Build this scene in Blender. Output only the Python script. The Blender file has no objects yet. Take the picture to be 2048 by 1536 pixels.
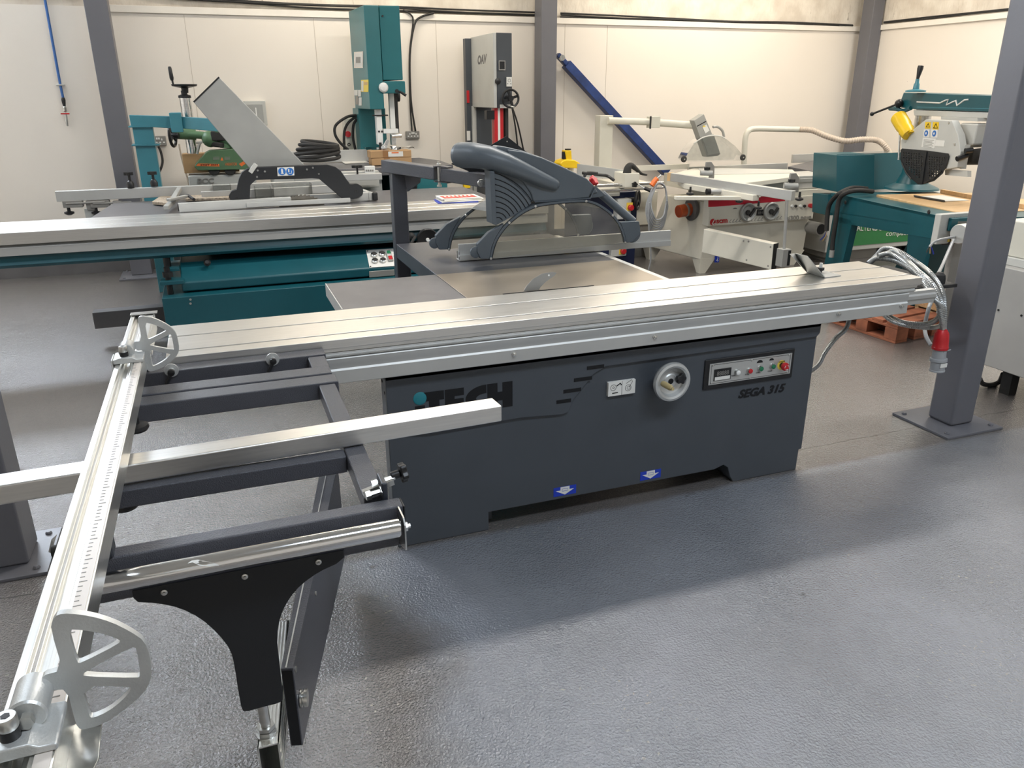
import bpy, bmesh, math, random
from mathutils import Vector, Matrix
random.seed(7)
PI = math.pi
scn = bpy.context.scene
COL = scn.collection
# ---------------------------------------------------------------- camera
F, PIT, ROL, YAW, H = 1561.19, 0.35674, -0.005063, 0.354315, 1.60
_f = Vector((math.sin(YAW)*math.cos(PIT), math.cos(YAW)*math.cos(PIT), -math.sin(PIT)))
_r = Vector((math.cos(YAW), -math.sin(YAW), 0)); _u = _r.cross(_f)
CR = math.cos(ROL)*_r + math.sin(ROL)*_u; CU = -math.sin(ROL)*_r + math.cos(ROL)*_u
CO = Vector((0, 0, H))
cd = bpy.data.cameras.new('camera'); cam = bpy.data.objects.new('camera', cd); COL.objects.link(cam)
cd.sensor_width = 36; cd.lens = F/2048*36; cd.clip_start = .05; cd.clip_end = 100
m = Matrix.Identity(4)
for i in range(3):
    m[i][0] = CR[i]; m[i][1] = CU[i]; m[i][2] = -_f[i]; m[i][3] = CO[i]
cam.matrix_world = m; scn.camera = cam

def P(u_, v_, **k):
    """point of the scene: sight line through a photo pixel met with a real plane of the room"""
    d = _f + CR*((u_-1024)/F) - CU*((v_-768)/F)
    if 'z' in k: return CO + d*((k['z']-H)/d.z)
    if 'y' in k: return CO + d*(k['y']/d.y)
    if 'x' in k: return CO + d*(k['x']/d.x)
    x0, y0, a = k['v']; a = math.radians(a); n = Vector((-math.sin(a), math.cos(a), 0))
    return CO + d*((Vector((x0, y0, H))-CO).dot(n)/d.dot(n))
def PP(pts, **k): return [P(a, b, **k) for a, b in pts]
def V(*a): return Vector(a)

# ---------------------------------------------------------------- materials
def mat(name, rgb, rough=.5, metal=0.0, var=.06, nscale=6, bump=0, bscale=200, alpha=1, trans=0, emit=None, coat=0, rvar=0, stretch=None):
    M = bpy.data.materials.new(name); M.use_nodes = True; nt = M.node_tree; N = nt.nodes; L = nt.links
    b = N['Principled BSDF']; b.inputs['Roughness'].default_value = rough; b.inputs['Metallic'].default_value = metal
    b.inputs['Coat Weight'].default_value = coat
    c = tuple(rgb)+(1,)
    tc = N.new('ShaderNodeTexCoord'); src = tc.outputs['Object']
    if stretch:
        mp = N.new('ShaderNodeMapping'); mp.inputs['Scale'].default_value = stretch; L.new(src, mp.inputs['Vector']); src = mp.outputs['Vector']
    if var:
        n = N.new('ShaderNodeTexNoise'); n.inputs['Scale'].default_value = nscale; n.inputs['Detail'].default_value = 4
        L.new(src, n.inputs['Vector'])
        r = N.new('ShaderNodeValToRGB'); r.color_ramp.elements[0].position = .3; r.color_ramp.elements[1].position = .7
        r.color_ramp.elements[0].color = tuple(v*(1-var) for v in rgb)+(1,); r.color_ramp.elements[1].color = tuple(min(1, v*(1+var)) for v in rgb)+(1,)
        L.new(n.outputs['Fac'], r.inputs['Fac']); L.new(r.outputs['Color'], b.inputs['Base Color'])
        if rvar:
            mr = N.new('ShaderNodeMapRange'); mr.inputs['To Min'].default_value = max(0, rough-rvar); mr.inputs['To Max'].default_value = rough+rvar
            L.new(n.outputs['Fac'], mr.inputs['Value']); L.new(mr.outputs['Result'], b.inputs['Roughness'])
    else: b.inputs['Base Color'].default_value = c
    if bump:
        n2 = N.new('ShaderNodeTexNoise'); n2.inputs['Scale'].default_value = bscale; n2.inputs['Detail'].default_value = 3; L.new(src, n2.inputs['Vector'])
        bp = N.new('ShaderNodeBump'); bp.inputs['Strength'].default_value = bump; bp.inputs['Distance'].default_value = .002
        L.new(n2.outputs['Fac'], bp.inputs['Height']); L.new(bp.outputs['Normal'], b.inputs['Normal'])
    if trans:
        b.inputs['Transmission Weight'].default_value = trans
    if alpha < 1: b.inputs['Alpha'].default_value = alpha
    if emit:
        b.inputs['Emission Color'].default_value = tuple(emit[0])+(1,); b.inputs['Emission Strength'].default_value = emit[1]
    return M
def hx(s):
    v = [int(s[i:i+2], 16)/255 for i in (0, 2, 4)]
    return tuple(x/12.92 if x <= .04045 else ((x+.055)/1.055)**2.4 for x in v)
M = {}
M['grey'] = mat('dark_grey_paint', (.056, .064, .075), .42, bump=.12, bscale=350, var=.05)
M['greyd'] = mat('charcoal_paint', (.022, .026, .036), .38, bump=.25, bscale=500)
M['hood'] = mat('hood_plastic', (.085, .102, .118), .38, bump=.1, bscale=400)
M['frame'] = mat('frame_paint', (.058, .060, .072), .30, bump=.9, bscale=420, var=.08)
M['column'] = mat('column_paint', (.135, .135, .150), .42, bump=.2, bscale=60, var=.08, nscale=2)
M['alu'] = mat('aluminium', (.78, .77, .74), .34, 1, var=.05, nscale=5, stretch=(1, 40, 40), rvar=.06)
M['aluy'] = mat('fence_aluminium', (.80, .80, .77), .30, 1, var=.05, nscale=5, stretch=(60, 1, 60), rvar=.05)
M['alum'] = mat('matt_aluminium', (.54, .54, .52), .5, .65, var=.04)
M['zinc'] = mat('zinc', (.60, .60, .58), .28, 1, var=.15, nscale=40)
M['cast'] = mat('cast_aluminium', (.56, .57, .56), .42, .6, var=.08, nscale=20, bump=.2, bscale=300)
M['chrome'] = mat('chrome', (.75, .75, .75), .12, 1, var=.1, nscale=4, stretch=(1, 20, 20))
M['black'] = mat('black_plastic', (.008, .008, .009), .4, var=0)
M['blackm'] = mat('black_matt_steel', (.010, .011, .013), .5, bump=.1, bscale=400)
M['rubber'] = mat('rubber', (.02, .019, .018), .7, var=.1, nscale=30)
M['void'] = mat('dark_gap', (.004, .004, .005), .9, var=0)
M['steel'] = mat('ground_steel', (.36, .32, .27), .34, .8, var=.16, nscale=2.5, rvar=.06)
M['tabgrey'] = mat('grey_table', (.16, .155, .16), .30, .25, var=.12, nscale=9, bump=.5, bscale=500)
M['tabdark'] = mat('dark_table', (.085, .087, .098), .34, .2, var=.12, nscale=6, bump=.4, bscale=500)
M['teal'] = mat('teal_paint', (.006, .078, .098), .36, var=.06, bump=.1, bscale=60)
M['teall'] = mat('light_teal_paint', (.045, .20, .25), .33, var=.08, bump=.2, bscale=60)
M['bsteal'] = mat('bandsaw_teal', (.022, .15, .165), .35, var=.04)
M['cream'] = mat('cream_paint', (.66, .63, .54), .38, var=.03)
M['bone'] = mat('bone_paint', (.60, .58, .50), .4, var=.04)
M['lgrey'] = mat('light_grey_paint', (.50, .50, .47), .42, var=.04)
M['mgrey'] = mat('mid_grey_paint', (.24, .23, .21), .45, var=.06)
M['mgrey2'] = mat('cabinet_grey', (.36, .35, .33), .45, var=.04)
M['white'] = mat('white_plastic', (.78, .78, .75), .4, var=0)
M['wlabel'] = mat('white_label', (.72, .71, .67), .5, var=0)
M['red'] = mat('red_plastic', (.50, .015, .02), .35, var=0)
M['redp'] = mat('red_panel', (.52, .012, .03), .35, var=0)
M['green'] = mat('green_button', (.01, .16, .07), .35, var=0)
M['greenp'] = mat('green_panel', (.03, .20, .06), .45, var=.05)
M['feed'] = mat('feeder_green', (.085, .17, .085), .42, var=.08)
M['yellow'] = mat('yellow_plastic', (.80, .52, .01), .35, var=.05)
M['lyel'] = mat('yellow_label', (.80, .60, .08), .5, var=0)
M['orange'] = mat('orange_plastic', (.75, .16, .03), .45, var=.1)
M['duct'] = mat('orange_duct', (.45, .08, .02), .45, var=.1)
M['blue'] = mat('blue_label', (.01, .04, .42), .45, var=0)
M['bluel'] = mat('sign_blue', (.02, .14, .45), .45, var=0)
M['navy'] = mat('navy_paint', (.006, .012, .045), .35, var=.1)
M['brace'] = mat('blue_brace_paint', (.012, .036, .15), .45, var=.3, nscale=12)
M['hose'] = mat('beige_hose', (.50, .42, .34), .5, var=.06)
M['pipe'] = mat('air_pipe_blue', (.03, .12, .36), .35, var=0)
M['beige'] = mat('handle_beige', (.45, .36, .18), .45, var=.05)
M['cyan'] = mat('cyan_dot', (.01, .18, .22), .3, var=0)
M['wood'] = mat('pallet_wood', (.42, .25, .12), .75, var=.25, nscale=8, stretch=(2, 12, 12))
M['woodr'] = mat('stained_pallet_wood', (.26, .085, .04), .75, var=.35, nscale=10, bump=.3, bscale=60)
M['ply'] = mat('bench_ply', (.58, .38, .19), .55, var=.12, nscale=5, stretch=(1, 8, 1))
M['card'] = mat('cardboard', (.44, .27, .13), .7, var=.08)
M['tape'] = mat('packing_tape', (.30, .15, .06), .3, var=0)
M['conduit'] = mat('steel_conduit', (.38, .39, .385), .36, .8, var=.1, nscale=30)
M['cable'] = mat('grey_cable', (.32, .33, .34), .45, var=0)
M['paper'] = mat('paper', (.70, .68, .62), .6, var=.05)
M['granite'] = mat('speckled_offcut', (.38, .31, .23), .6, var=.5, nscale=60)
M['pgrey'] = mat('plate_grey', (.36, .36, .34), .5, .3, var=.05)
M['blade'] = mat('blade_steel', (.22, .20, .17), .3, .9, var=.3, nscale=8)
M['plinth'] = mat('plinth_grey', (.12, .115, .115), .6, var=.1)
M['amber'] = mat('tan_label', (.55, .35, .15), .5, var=0)

def clear(name, tint, a, rough=.06):
    m = bpy.data.materials.new(name); m.use_nodes = True; nt = m.node_tree; N = nt.nodes; L = nt.links
    N.remove(N['Principled BSDF']); out = N['Material Output']
    t = N.new('ShaderNodeBsdfTransparent'); t.inputs['Color'].default_value = tint+(1,)
    g = N.new('ShaderNodeBsdfGlossy'); g.inputs['Roughness'].default_value = rough
    d = N.new('ShaderNodeBsdfDiffuse'); d.inputs['Color'].default_value = (.55, .52, .46, 1)
    tc = N.new('ShaderNodeTexCoord'); n = N.new('ShaderNodeTexNoise'); n.inputs['Scale'].default_value = 14; n.inputs['Detail'].default_value = 6
    L.new(tc.outputs['Object'], n.inputs['Vector'])
    mr = N.new('ShaderNodeMapRange'); mr.inputs['From Min'].default_value = .4; mr.inputs['From Max'].default_value = .8
    mr.inputs['To Min'].default_value = a; mr.inputs['To Max'].default_value = a+.12; L.new(n.outputs['Fac'], mr.inputs['Value'])
    m1 = N.new('ShaderNodeMixShader'); L.new(mr.outputs['Result'], m1.inputs['Fac']); L.new(t.outputs[0], m1.inputs[1]); L.new(d.outputs[0], m1.inputs[2])
    fr = N.new('ShaderNodeFresnel'); fr.inputs['IOR'].default_value = 1.4
    m2 = N.new('ShaderNodeMixShader'); L.new(fr.outputs[0], m2.inputs['Fac']); L.new(m1.outputs[0], m2.inputs[1]); L.new(g.outputs[0], m2.inputs[2])
    L.new(m2.outputs[0], out.inputs['Surface']); return m
M['clear'] = clear('scratched_polycarbonate', (.90, .89, .85), .07)
M['clear2'] = clear('clear_plastic', (.95, .96, .96), .03)

# ---------------------------------------------------------------- mesh builder
class B:
    def __init__(s): s.bm = bmesh.new(); s.m = 0
    def mi(s, i): s.m = i; return s
    def add(s, vs, fs):
        v = [s.bm.verts.new(p) for p in vs]
        for f in fs:
            try: q = s.bm.faces.new([v[i] for i in f]); q.material_index = s.m
            except ValueError: pass
        return s
    def box(s, x0, x1, y0, y1, z0, z1):
        return s.hexa([V(x, y, z) for z in (z0, z1) for x, y in ((x0, y0), (x1, y0), (x1, y1), (x0, y1))])
    def hexa(s, p):   # 4 bottom + 4 top
        return s.add(p, [(3, 2, 1, 0), (4, 5, 6, 7), (0, 1, 5, 4), (1, 2, 6, 5), (2, 3, 7, 6), (3, 0, 4, 7)])
    def obox(s, o, a, b, c):   # corner + three edge vectors
        o, a, b, c = Vector(o), Vector(a), Vector(b), Vector(c)
        return s.hexa([o, o+a, o+a+b, o+b, o+c, o+a+c, o+a+b+c, o+b+c])
    def beam(s, p0, p1, w, h, up=(0, 0, 1)):
        p0, p1 = Vector(p0), Vector(p1); d = (p1-p0).normalized(); sd = d.cross(Vector(up)).normalized(); u = sd.cross(d)
        o = p0 - sd*w/2 - u*h/2
        return s.obox(o, p1-p0, sd*w, u*h)
    def prism(s, pts, vec):
        vec = Vector(vec); n = len(pts); vs = [Vector(p) for p in pts]+[Vector(p)+vec for p in pts]
        return s.add(vs, [tuple(range(n))[::-1], tuple(range(n, 2*n))]+[(i, (i+1) % n, n+(i+1) % n, n+i) for i in range(n)])
    def frame(s, d):
        d = d.normalized(); a = d.orthogonal().normalized(); return a, d.cross(a)
    def lathe(s, p0, axis, prof, n=24):
        p0 = Vector(p0); ax = Vector(axis).normalized(); a, b = s.frame(ax); vs = []; fs = []
        for r, h in prof:
            for i in range(n):
                t = 2*PI*i/n; vs.append(p0+ax*h+(a*math.cos(t)+b*math.sin(t))*max(r, 1e-5))
        for k in range(len(prof)-1):
            for i in range(n):
                j = (i+1) % n; fs.append((k*n+i, k*n+j, (k+1)*n+j, (k+1)*n+i))
        fs.append(tuple(range(n))[::-1]); fs.append(tuple(range((len(prof)-1)*n, len(prof)*n)))
        return s.add(vs, fs)
    def cyl(s, p0, p1, r, r1=None, n=20):
        p0, p1 = Vector(p0), Vector(p1)
        return s.lathe(p0, p1-p0, [(r, 0), (r if r1 is None else r1, (p1-p0).length)], n)
    def tube(s, pts, r, n=10, sm=0, rib=0):
        pts = [Vector(p) for p in pts]
        if sm and len(pts) > 2:
            o = []; q = [pts[0]]+pts+[pts[-1]]
            for i in range(1, len(q)-2):
                for k in range(sm):
                    t = k/sm; a, b, c, d = q[i-1], q[i], q[i+1], q[i+2]
                    o.append(.5*((2*b)+(c-a)*t+(2*a-5*b+4*c-d)*t*t+(3*b-a-3*c+d)*t**3))
            pts = o+[pts[-1]]
        vs = []; fs = []; u = None; N = len(pts)
        for i, p in enumerate(pts):
            d = (pts[min(i+1, N-1)]-pts[max(i-1, 0)]).normalized()
            u = (d.orthogonal() if u is None else (u-d*u.dot(d))).normalized(); w = d.cross(u)
            rr = r(i/(N-1)) if callable(r) else r
            if rib and i % 2: rr *= 1-rib
            for k in range(n):
                t = 2*PI*k/n; vs.append(p+(u*math.cos(t)+w*math.sin(t))*rr)
        for i in range(N-1):
            for k in range(n):
                j = (k+1) % n; fs.append((i*n+k, i*n+j, (i+1)*n+j, (i+1)*n+k))
        fs.append(tuple(range(n))[::-1]); fs.append(tuple(range((N-1)*n, N*n)))
        return s.add(vs, fs)
    def torus(s, c, axis, R, r, n=32, m=10, a0=0, a1=2*PI):
        c = Vector(c); a, b = s.frame(Vector(axis))
        pts = [c+(a*math.cos(a0+(a1-a0)*i/n)+b*math.sin(a0+(a1-a0)*i/n))*R for i in range(n+1)]
        return s.tube(pts, r, m)
    def sphere(s, c, r, n=16):
        return s.lathe(Vector(c)-V(0, 0, r), (0, 0, 1), [(r*math.sin(PI*i/8), r-r*math.cos(PI*i/8)) for i in range(9)], n)

def origin_of(p):
    return p.get('_o', (0, 0, 0)) if p else (0, 0, 0)
def O(name, b, mats, parent=None, bev=0, smooth=True, seg=2):
    """links the builder as one mesh object, its origin on the thing's base"""
    me = bpy.data.meshes.new(name)
    if isinstance(b, B):
        bmesh.ops.recalc_face_normals(b.bm, faces=b.bm.faces[:]); b.bm.to_mesh(me); b.bm.free()
    else: me = b; me.name = name
    o = bpy.data.objects.new(name, me); COL.objects.link(o)
    root = parent
    while root is not None and root.parent is not None: root = root.parent
    if root is not None:
        me.transform(Matrix.Translation(-Vector(root.location))); o.parent = parent
    else:
        cs = [v.co for v in me.vertices]
        c = Vector(((min(v.x for v in cs)+max(v.x for v in cs))/2, (min(v.y for v in cs)+max(v.y for v in cs))/2, min(v.z for v in cs)))
        me.transform(Matrix.Translation(-c)); o.location = c
    for q in (mats if isinstance(mats, (list, tuple)) else [mats]): me.materials.append(M[q] if isinstance(q, str) else q)
    if bev:
        md = o.modifiers.new('bevel', 'BEVEL'); md.width = bev; md.segments = seg; md.limit_method = 'ANGLE'; md.angle_limit = math.radians(40); md.harden_normals = True
    if smooth and len(me.polygons):
        me.polygons.foreach_set('use_smooth', [True]*len(me.polygons)); me.set_sharp_from_angle(angle=math.radians(30))
    return o
def OS(name, b, mats, parent=None, **k):
    """every loose piece of the builder becomes a part of its own"""
    bm = b.bm; bm.verts.index_update(); bm.verts.ensure_lookup_table(); seen = set(); out = []
    for v in bm.verts:
        if v.index in seen: continue
        st = [v]; comp = []; seen.add(v.index)
        while st:
            w = st.pop(); comp.append(w)
            for e in w.link_edges:
                o = e.other_vert(w)
                if o.index not in seen: seen.add(o.index); st.append(o)
        out.append(comp)
    bm.verts.index_update(); res = []
    for comp in out:
        ids = {w.index: i for i, w in enumerate(comp)}; nb = B(); vs = [nb.bm.verts.new(w.co) for w in comp]; fs = {f for w in comp for f in w.link_faces}
        for f in fs:
            q = nb.bm.faces.new([vs[ids[w.index]] for w in f.verts]); q.material_index = f.material_index
        res.append(O(name, nb, mats, parent, **k))
    bm.free(); return res
def tag(o, label=None, cat=None, group=None, kind=None):
    for k, v in (('label', label), ('category', cat), ('group', group), ('kind', kind)):
        if v: o[k] = v
    return o
def thing(name, label, cat, loc, group=None):
    o = bpy.data.objects.new(name, None); COL.objects.link(o); o.location = loc; o.empty_display_size = .1
    return tag(o, label, cat, group)
def curve_mesh(cu):
    ob = bpy.data.objects.new('tmp', cu); COL.objects.link(ob)
    dg = bpy.context.evaluated_depsgraph_get(); dg.update()
    me = bpy.data.meshes.new_from_object(ob.evaluated_get(dg)); bpy.data.objects.remove(ob); return me
def holed(outline, holes, vec):
    """flat plate with holes, extruded along vec"""
    vec = Vector(vec); n = vec.normalized(); o = Vector(outline[0])
    e1 = (Vector(outline[1])-o); e1 = (e1-n*e1.dot(n)).normalized(); e2 = n.cross(e1)
    cu = bpy.data.curves.new('c', 'CURVE'); cu.dimensions = '2D'; cu.fill_mode = 'BOTH'; cu.extrude = vec.length/2
    for ring in [outline]+holes:
        sp = cu.splines.new('POLY'); sp.points.add(len(ring)-1)
        for i, p in enumerate(ring):
            q = Vector(p)-o; sp.points[i].co = (q.dot(e1), q.dot(e2), 0, 1)
        sp.use_cyclic_u = True
    me = curve_mesh(cu); mt = Matrix.Identity(4)
    c = o+vec/2
    for i in range(3): mt[i][0] = e1[i]; mt[i][1] = e2[i]; mt[i][2] = n[i]; mt[i][3] = c[i]
    me.transform(mt); return me
def textmesh(s, bl, br, tl, th=.0015, bold=0, shear=0, lift=.0008):
    cu = bpy.data.curves.new('t', 'FONT'); cu.body = s; cu.size = 1; cu.extrude = .01; cu.offset = bold; cu.shear = shear; cu.resolution_u = 3
    me = curve_mesh(cu)
    xs = [v.co.x for v in me.vertices]; ys = [v.co.y for v in me.vertices]; x0, x1, y0, y1 = min(xs), max(xs), min(ys), max(ys)
    bl, br, tl = Vector(bl), Vector(br), Vector(tl); ex = (br-bl)/(x1-x0); ey = (tl-bl)/(y1-y0); n = ex.cross(ey).normalized()
    for v in me.vertices:
        v.co = bl+ex*(v.co.x-x0)+ey*(v.co.y-y0)+n*((v.co.z+.01)/.02*th+lift)
    return me
def text(name, s, bl, br, tl, m, parent, **k): return O(name, textmesh(s, bl, br, tl, **k), m, parent, smooth=False)
def decal(b, bl, br, tl, th=.001):
    bl, br, tl = Vector(bl), Vector(br), Vector(tl); n = (br-bl).cross(tl-bl).normalized()
    return b.obox(bl-n*.0006, br-bl, tl-bl, n*(th+.0006))
def circle(c, a, b, r, n=24, t0=0, t1=2*PI):
    return [Vector(c)+(Vector(a)*math.cos(t0+(t1-t0)*i/n)+Vector(b)*math.sin(t0+(t1-t0)*i/n))*r for i in range(n)]
def star(b, c, ax, r, h):   # star knob
    c = Vector(c); ax = Vector(ax).normalized(); a, d = b.frame(ax); pts = []
    for i in range(30):
        t = 2*PI*i/30; pts.append(c+(a*math.cos(t)+d*math.sin(t))*r*(1+.18*math.cos(5*t))*.88)
    b.prism(pts, ax*h); return b
YN = V(0, -1, 0)
def chaikin(l, closed=True):
    o = []; n = len(l)
    for i in range(n if closed else n-1):
        a, c = Vector(l[i]), Vector(l[(i+1) % n]); o += [a*.75+c*.25, a*.25+c*.75]
    if not closed: o[0] = Vector(l[0]); o[-1] = Vector(l[-1])
    return o

# ================================================================ room
WY, WX, CH = 8.37, 7.75, 3.7
def floor_mat():
    m = bpy.data.materials.new('painted_concrete'); m.use_nodes = True; nt = m.node_tree; N = nt.nodes; L = nt.links; b = N['Principled BSDF']
    tc = N.new('ShaderNodeTexCoord')
    def noise(s, d=4, rough=.55):
        n = N.new('ShaderNodeTexNoise'); n.inputs['Scale'].default_value = s; n.inputs['Detail'].default_value = d; n.inputs['Roughness'].default_value = rough
        L.new(tc.outputs['Object'], n.inputs['Vector']); return n.outputs['Fac']
    def ramp(src, p0, c0, p1, c1):
        r = N.new('ShaderNodeValToRGB'); e = r.color_ramp.elements; e[0].position = p0; e[0].color = c0; e[1].position = p1; e[1].color = c1; L.new(src, r.inputs['Fac']); return r.outputs['Color']
    def mix(f, a, c):
        x = N.new('ShaderNodeMix'); x.data_type = 'RGBA'; L.new(f, x.inputs[0]); L.new(a, x.inputs[6]); L.new(c, x.inputs[7]) if not isinstance(c, tuple) else setattr(x.inputs[7], 'default_value', c); return x.outputs[2]
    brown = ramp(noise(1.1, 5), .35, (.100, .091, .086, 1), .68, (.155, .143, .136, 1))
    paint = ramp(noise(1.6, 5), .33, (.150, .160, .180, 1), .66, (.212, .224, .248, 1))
    sx = N.new('ShaderNodeSeparateXYZ'); L.new(tc.outputs['Object'], sx.inputs[0]); nz = noise(1.7, 4)
    def M_(op, a, c, d=None):
        q = N.new('ShaderNodeMath'); q.operation = op
        for i, v in enumerate((a, c, d)):
            if v is None: continue
            if isinstance(v, (int, float)): q.inputs[i].default_value = v
            else: L.new(v, q.inputs[i])
        return q.outputs[0]
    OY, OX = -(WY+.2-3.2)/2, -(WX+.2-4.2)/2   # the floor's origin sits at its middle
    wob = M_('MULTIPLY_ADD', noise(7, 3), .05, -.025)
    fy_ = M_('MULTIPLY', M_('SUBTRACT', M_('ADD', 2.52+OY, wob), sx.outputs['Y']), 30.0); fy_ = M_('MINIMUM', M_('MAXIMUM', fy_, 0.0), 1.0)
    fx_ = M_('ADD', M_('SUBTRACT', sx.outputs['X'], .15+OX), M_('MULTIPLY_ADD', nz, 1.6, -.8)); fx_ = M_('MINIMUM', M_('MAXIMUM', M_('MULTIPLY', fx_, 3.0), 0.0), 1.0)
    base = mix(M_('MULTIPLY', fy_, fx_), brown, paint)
    jd = M_('ABSOLUTE', M_('ADD', M_('SUBTRACT', sx.outputs['Y'], 2.69+OY), M_('MULTIPLY_ADD', noise(6, 4), .06, -.03)), None)
    jm = M_('MULTIPLY', M_('LESS_THAN', jd, .0035), .75)
    base = mix(jm, base, (.03, .028, .026, 1))
    spec = ramp(noise(60, 2, .5), .66, (0, 0, 0, 1), .72, (1, 1, 1, 1))
    dens = ramp(noise(2.5, 2), .5, (0, 0, 0, 1), .66, (1, 1, 1, 1))
    ml = N.new('ShaderNodeMath'); ml.operation = 'MULTIPLY'; L.new(spec, ml.inputs[0]); L.new(dens, ml.inputs[1])
    mm = N.new('ShaderNodeMath'); mm.operation = 'MULTIPLY'; L.new(ml.outputs[0], mm.inputs[0]); mm.inputs[1].default_value = .5
    c1 = mix(mm.outputs[0], base, (.36, .33, .26, 1))
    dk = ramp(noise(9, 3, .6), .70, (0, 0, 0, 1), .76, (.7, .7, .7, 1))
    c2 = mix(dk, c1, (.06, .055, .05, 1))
    L.new(c2, b.inputs['Base Color'])
    mr = N.new('ShaderNodeMapRange'); L.new(noise(3, 3), mr.inputs['Value']); mr.inputs['To Min'].default_value = .09; mr.inputs['To Max'].default_value = .17
    L.new(mr.outputs[0], b.inputs['Roughness']); b.inputs['Specular IOR Level'].default_value = 1.0; b.inputs['Coat Weight'].default_value = .8; b.inputs['Coat Roughness'].default_value = .09; b.inputs['Coat IOR'].default_value = 1.6
    b1 = N.new('ShaderNodeBump'); b1.inputs['Strength'].default_value = .9; b1.inputs['Distance'].default_value = .006; L.new(noise(135, 3, .55), b1.inputs['Height'])
    b2 = N.new('ShaderNodeBump'); b2.inputs['Strength'].default_value = .5; b2.inputs['Distance'].default_value = .006; L.new(noise(9, 3), b2.inputs['Height']); L.new(b1.outputs[0], b2.inputs['Normal'])
    L.new(b2.outputs[0], b.inputs['Normal']); L.new(b2.outputs[0], b.inputs['Coat Normal']); return m
def wall_mat(rough=False):
    m = bpy.data.materials.new('rough_plaster' if rough else 'wall_board'); m.use_nodes = True; nt = m.node_tree; N = nt.nodes; L = nt.links; b = N['Principled BSDF']
    tc = N.new('ShaderNodeTexCoord'); n = N.new('ShaderNodeTexNoise'); n.inputs['Scale'].default_value = 5 if rough else .8; n.inputs['Detail'].default_value = 5; L.new(tc.outputs['Object'], n.inputs['Vector'])
    r = N.new('ShaderNodeValToRGB'); e = r.color_ramp.elements
    e[0].position = .30; e[1].position = .7
    e[0].color = (.62, .55, .46, 1) if rough else (.77, .71, .63, 1); e[1].color = (.80, .74, .64, 1) if rough else (.81, .75, .67, 1)
    L.new(n.outputs['Fac'], r.inputs['Fac'])
    n3 = N.new('ShaderNodeTexNoise'); n3.inputs['Scale'].default_value = 9 if rough else 22; n3.inputs['Detail'].default_value = 4
    mp = N.new('ShaderNodeMapping'); mp.inputs['Scale'].default_value = (1, 1, .5) if rough else (1, 1, .6); L.new(tc.outputs['Object'], mp.inputs['Vector']); L.new(mp.outputs[0], n3.inputs['Vector'])
    r3 = N.new('ShaderNodeValToRGB'); e = r3.color_ramp.elements; e[0].position = .68 if rough else .78; e[0].color = (0, 0, 0, 1); e[1].position = .74 if rough else .80; e[1].color = (.75, .75, .75, 1); L.new(n3.outputs['Fac'], r3.inputs['Fac'])
    x = N.new('ShaderNodeMix'); x.data_type = 'RGBA'; L.new(r3.outputs['Color'], x.inputs[0]); L.new(r.outputs['Color'], x.inputs[6]); x.inputs[7].default_value = (.22, .17, .12, 1) if rough else (.38, .33, .27, 1)
    L.new(x.outputs[2], b.inputs['Base Color']); b.inputs['Roughness'].default_value = .75 if rough else .42
    b1 = N.new('ShaderNodeBump'); b1.inputs['Strength'].default_value = .9 if rough else .06; b1.inputs['Distance'].default_value = .02; L.new((n3 if rough else n).outputs['Fac'], b1.inputs['Height']); L.new(b1.outputs[0], b.inputs['Normal'])
    return m
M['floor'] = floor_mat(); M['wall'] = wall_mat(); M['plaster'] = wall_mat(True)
M['trim'] = mat('trim_paint', (.82, .77, .69), .45, var=.03)
M['ceil'] = mat('ceiling_paint', (.75, .74, .70), .8, var=.03)
M['joint'] = mat('panel_joint', (.50, .44, .36), .7, var=.1)

def struct(name, b, m, **k): return tag(O(name, b, m, **k), kind='structure')
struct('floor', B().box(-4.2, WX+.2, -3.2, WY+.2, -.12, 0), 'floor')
struct('ceiling', B().box(-4.2, WX+.2, -3.2, WY+.2, CH, CH+.1), 'ceil')
b = B().box(-4.2, WX+.2, WY, WY+.2, 0, 2.33); b.mi(1).box(-4.2, WX+.2, WY+.015, WY+.2, 2.33, CH)
b.mi(2)
for px, py in ((367, 25), (632, 100), (875, 150), (1130, 60), (1215, 60)):
    q = P(px, py, y=WY); b.box(q.x-.002, q.x+.002, WY-.0015, WY, .1, 2.28)
struct('wall_back', b, ['wall', 'plaster', 'joint'])
b = B().box(WX, WX+.2, -3.2, WY, 0, 2.33); b.mi(1).box(WX+.015, WX+.2, -3.2, WY, 2.33, CH)
struct('wall_right', b, ['wall', 'plaster'])
struct('wall_left', B().box(-4.2, -4.0, -3.2, WY, 0, CH), 'wall')
struct('wall_front', B().box(-4.0, WX, -3.2, -3.0, 0, CH), 'wall')
struct('trim_1', B().box(-.68, WX-.02, WY-.022, WY-.001, 2.287, 2.345), 'trim', bev=.003)
struct('trim_2', B().box(WX-.022, WX-.001, -2.9, WY-.03, 2.287, 2.345), 'trim', bev=.003)
struct('trim_3', B().box(-4.0, -.86, WY-.022, WY-.001, 2.40, 2.46), 'trim', bev=.003)
struct('baseboard_back', B().box(-4.0, WX-.02, WY-.03, WY-.001, 0, .12), 'plinth')
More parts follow.
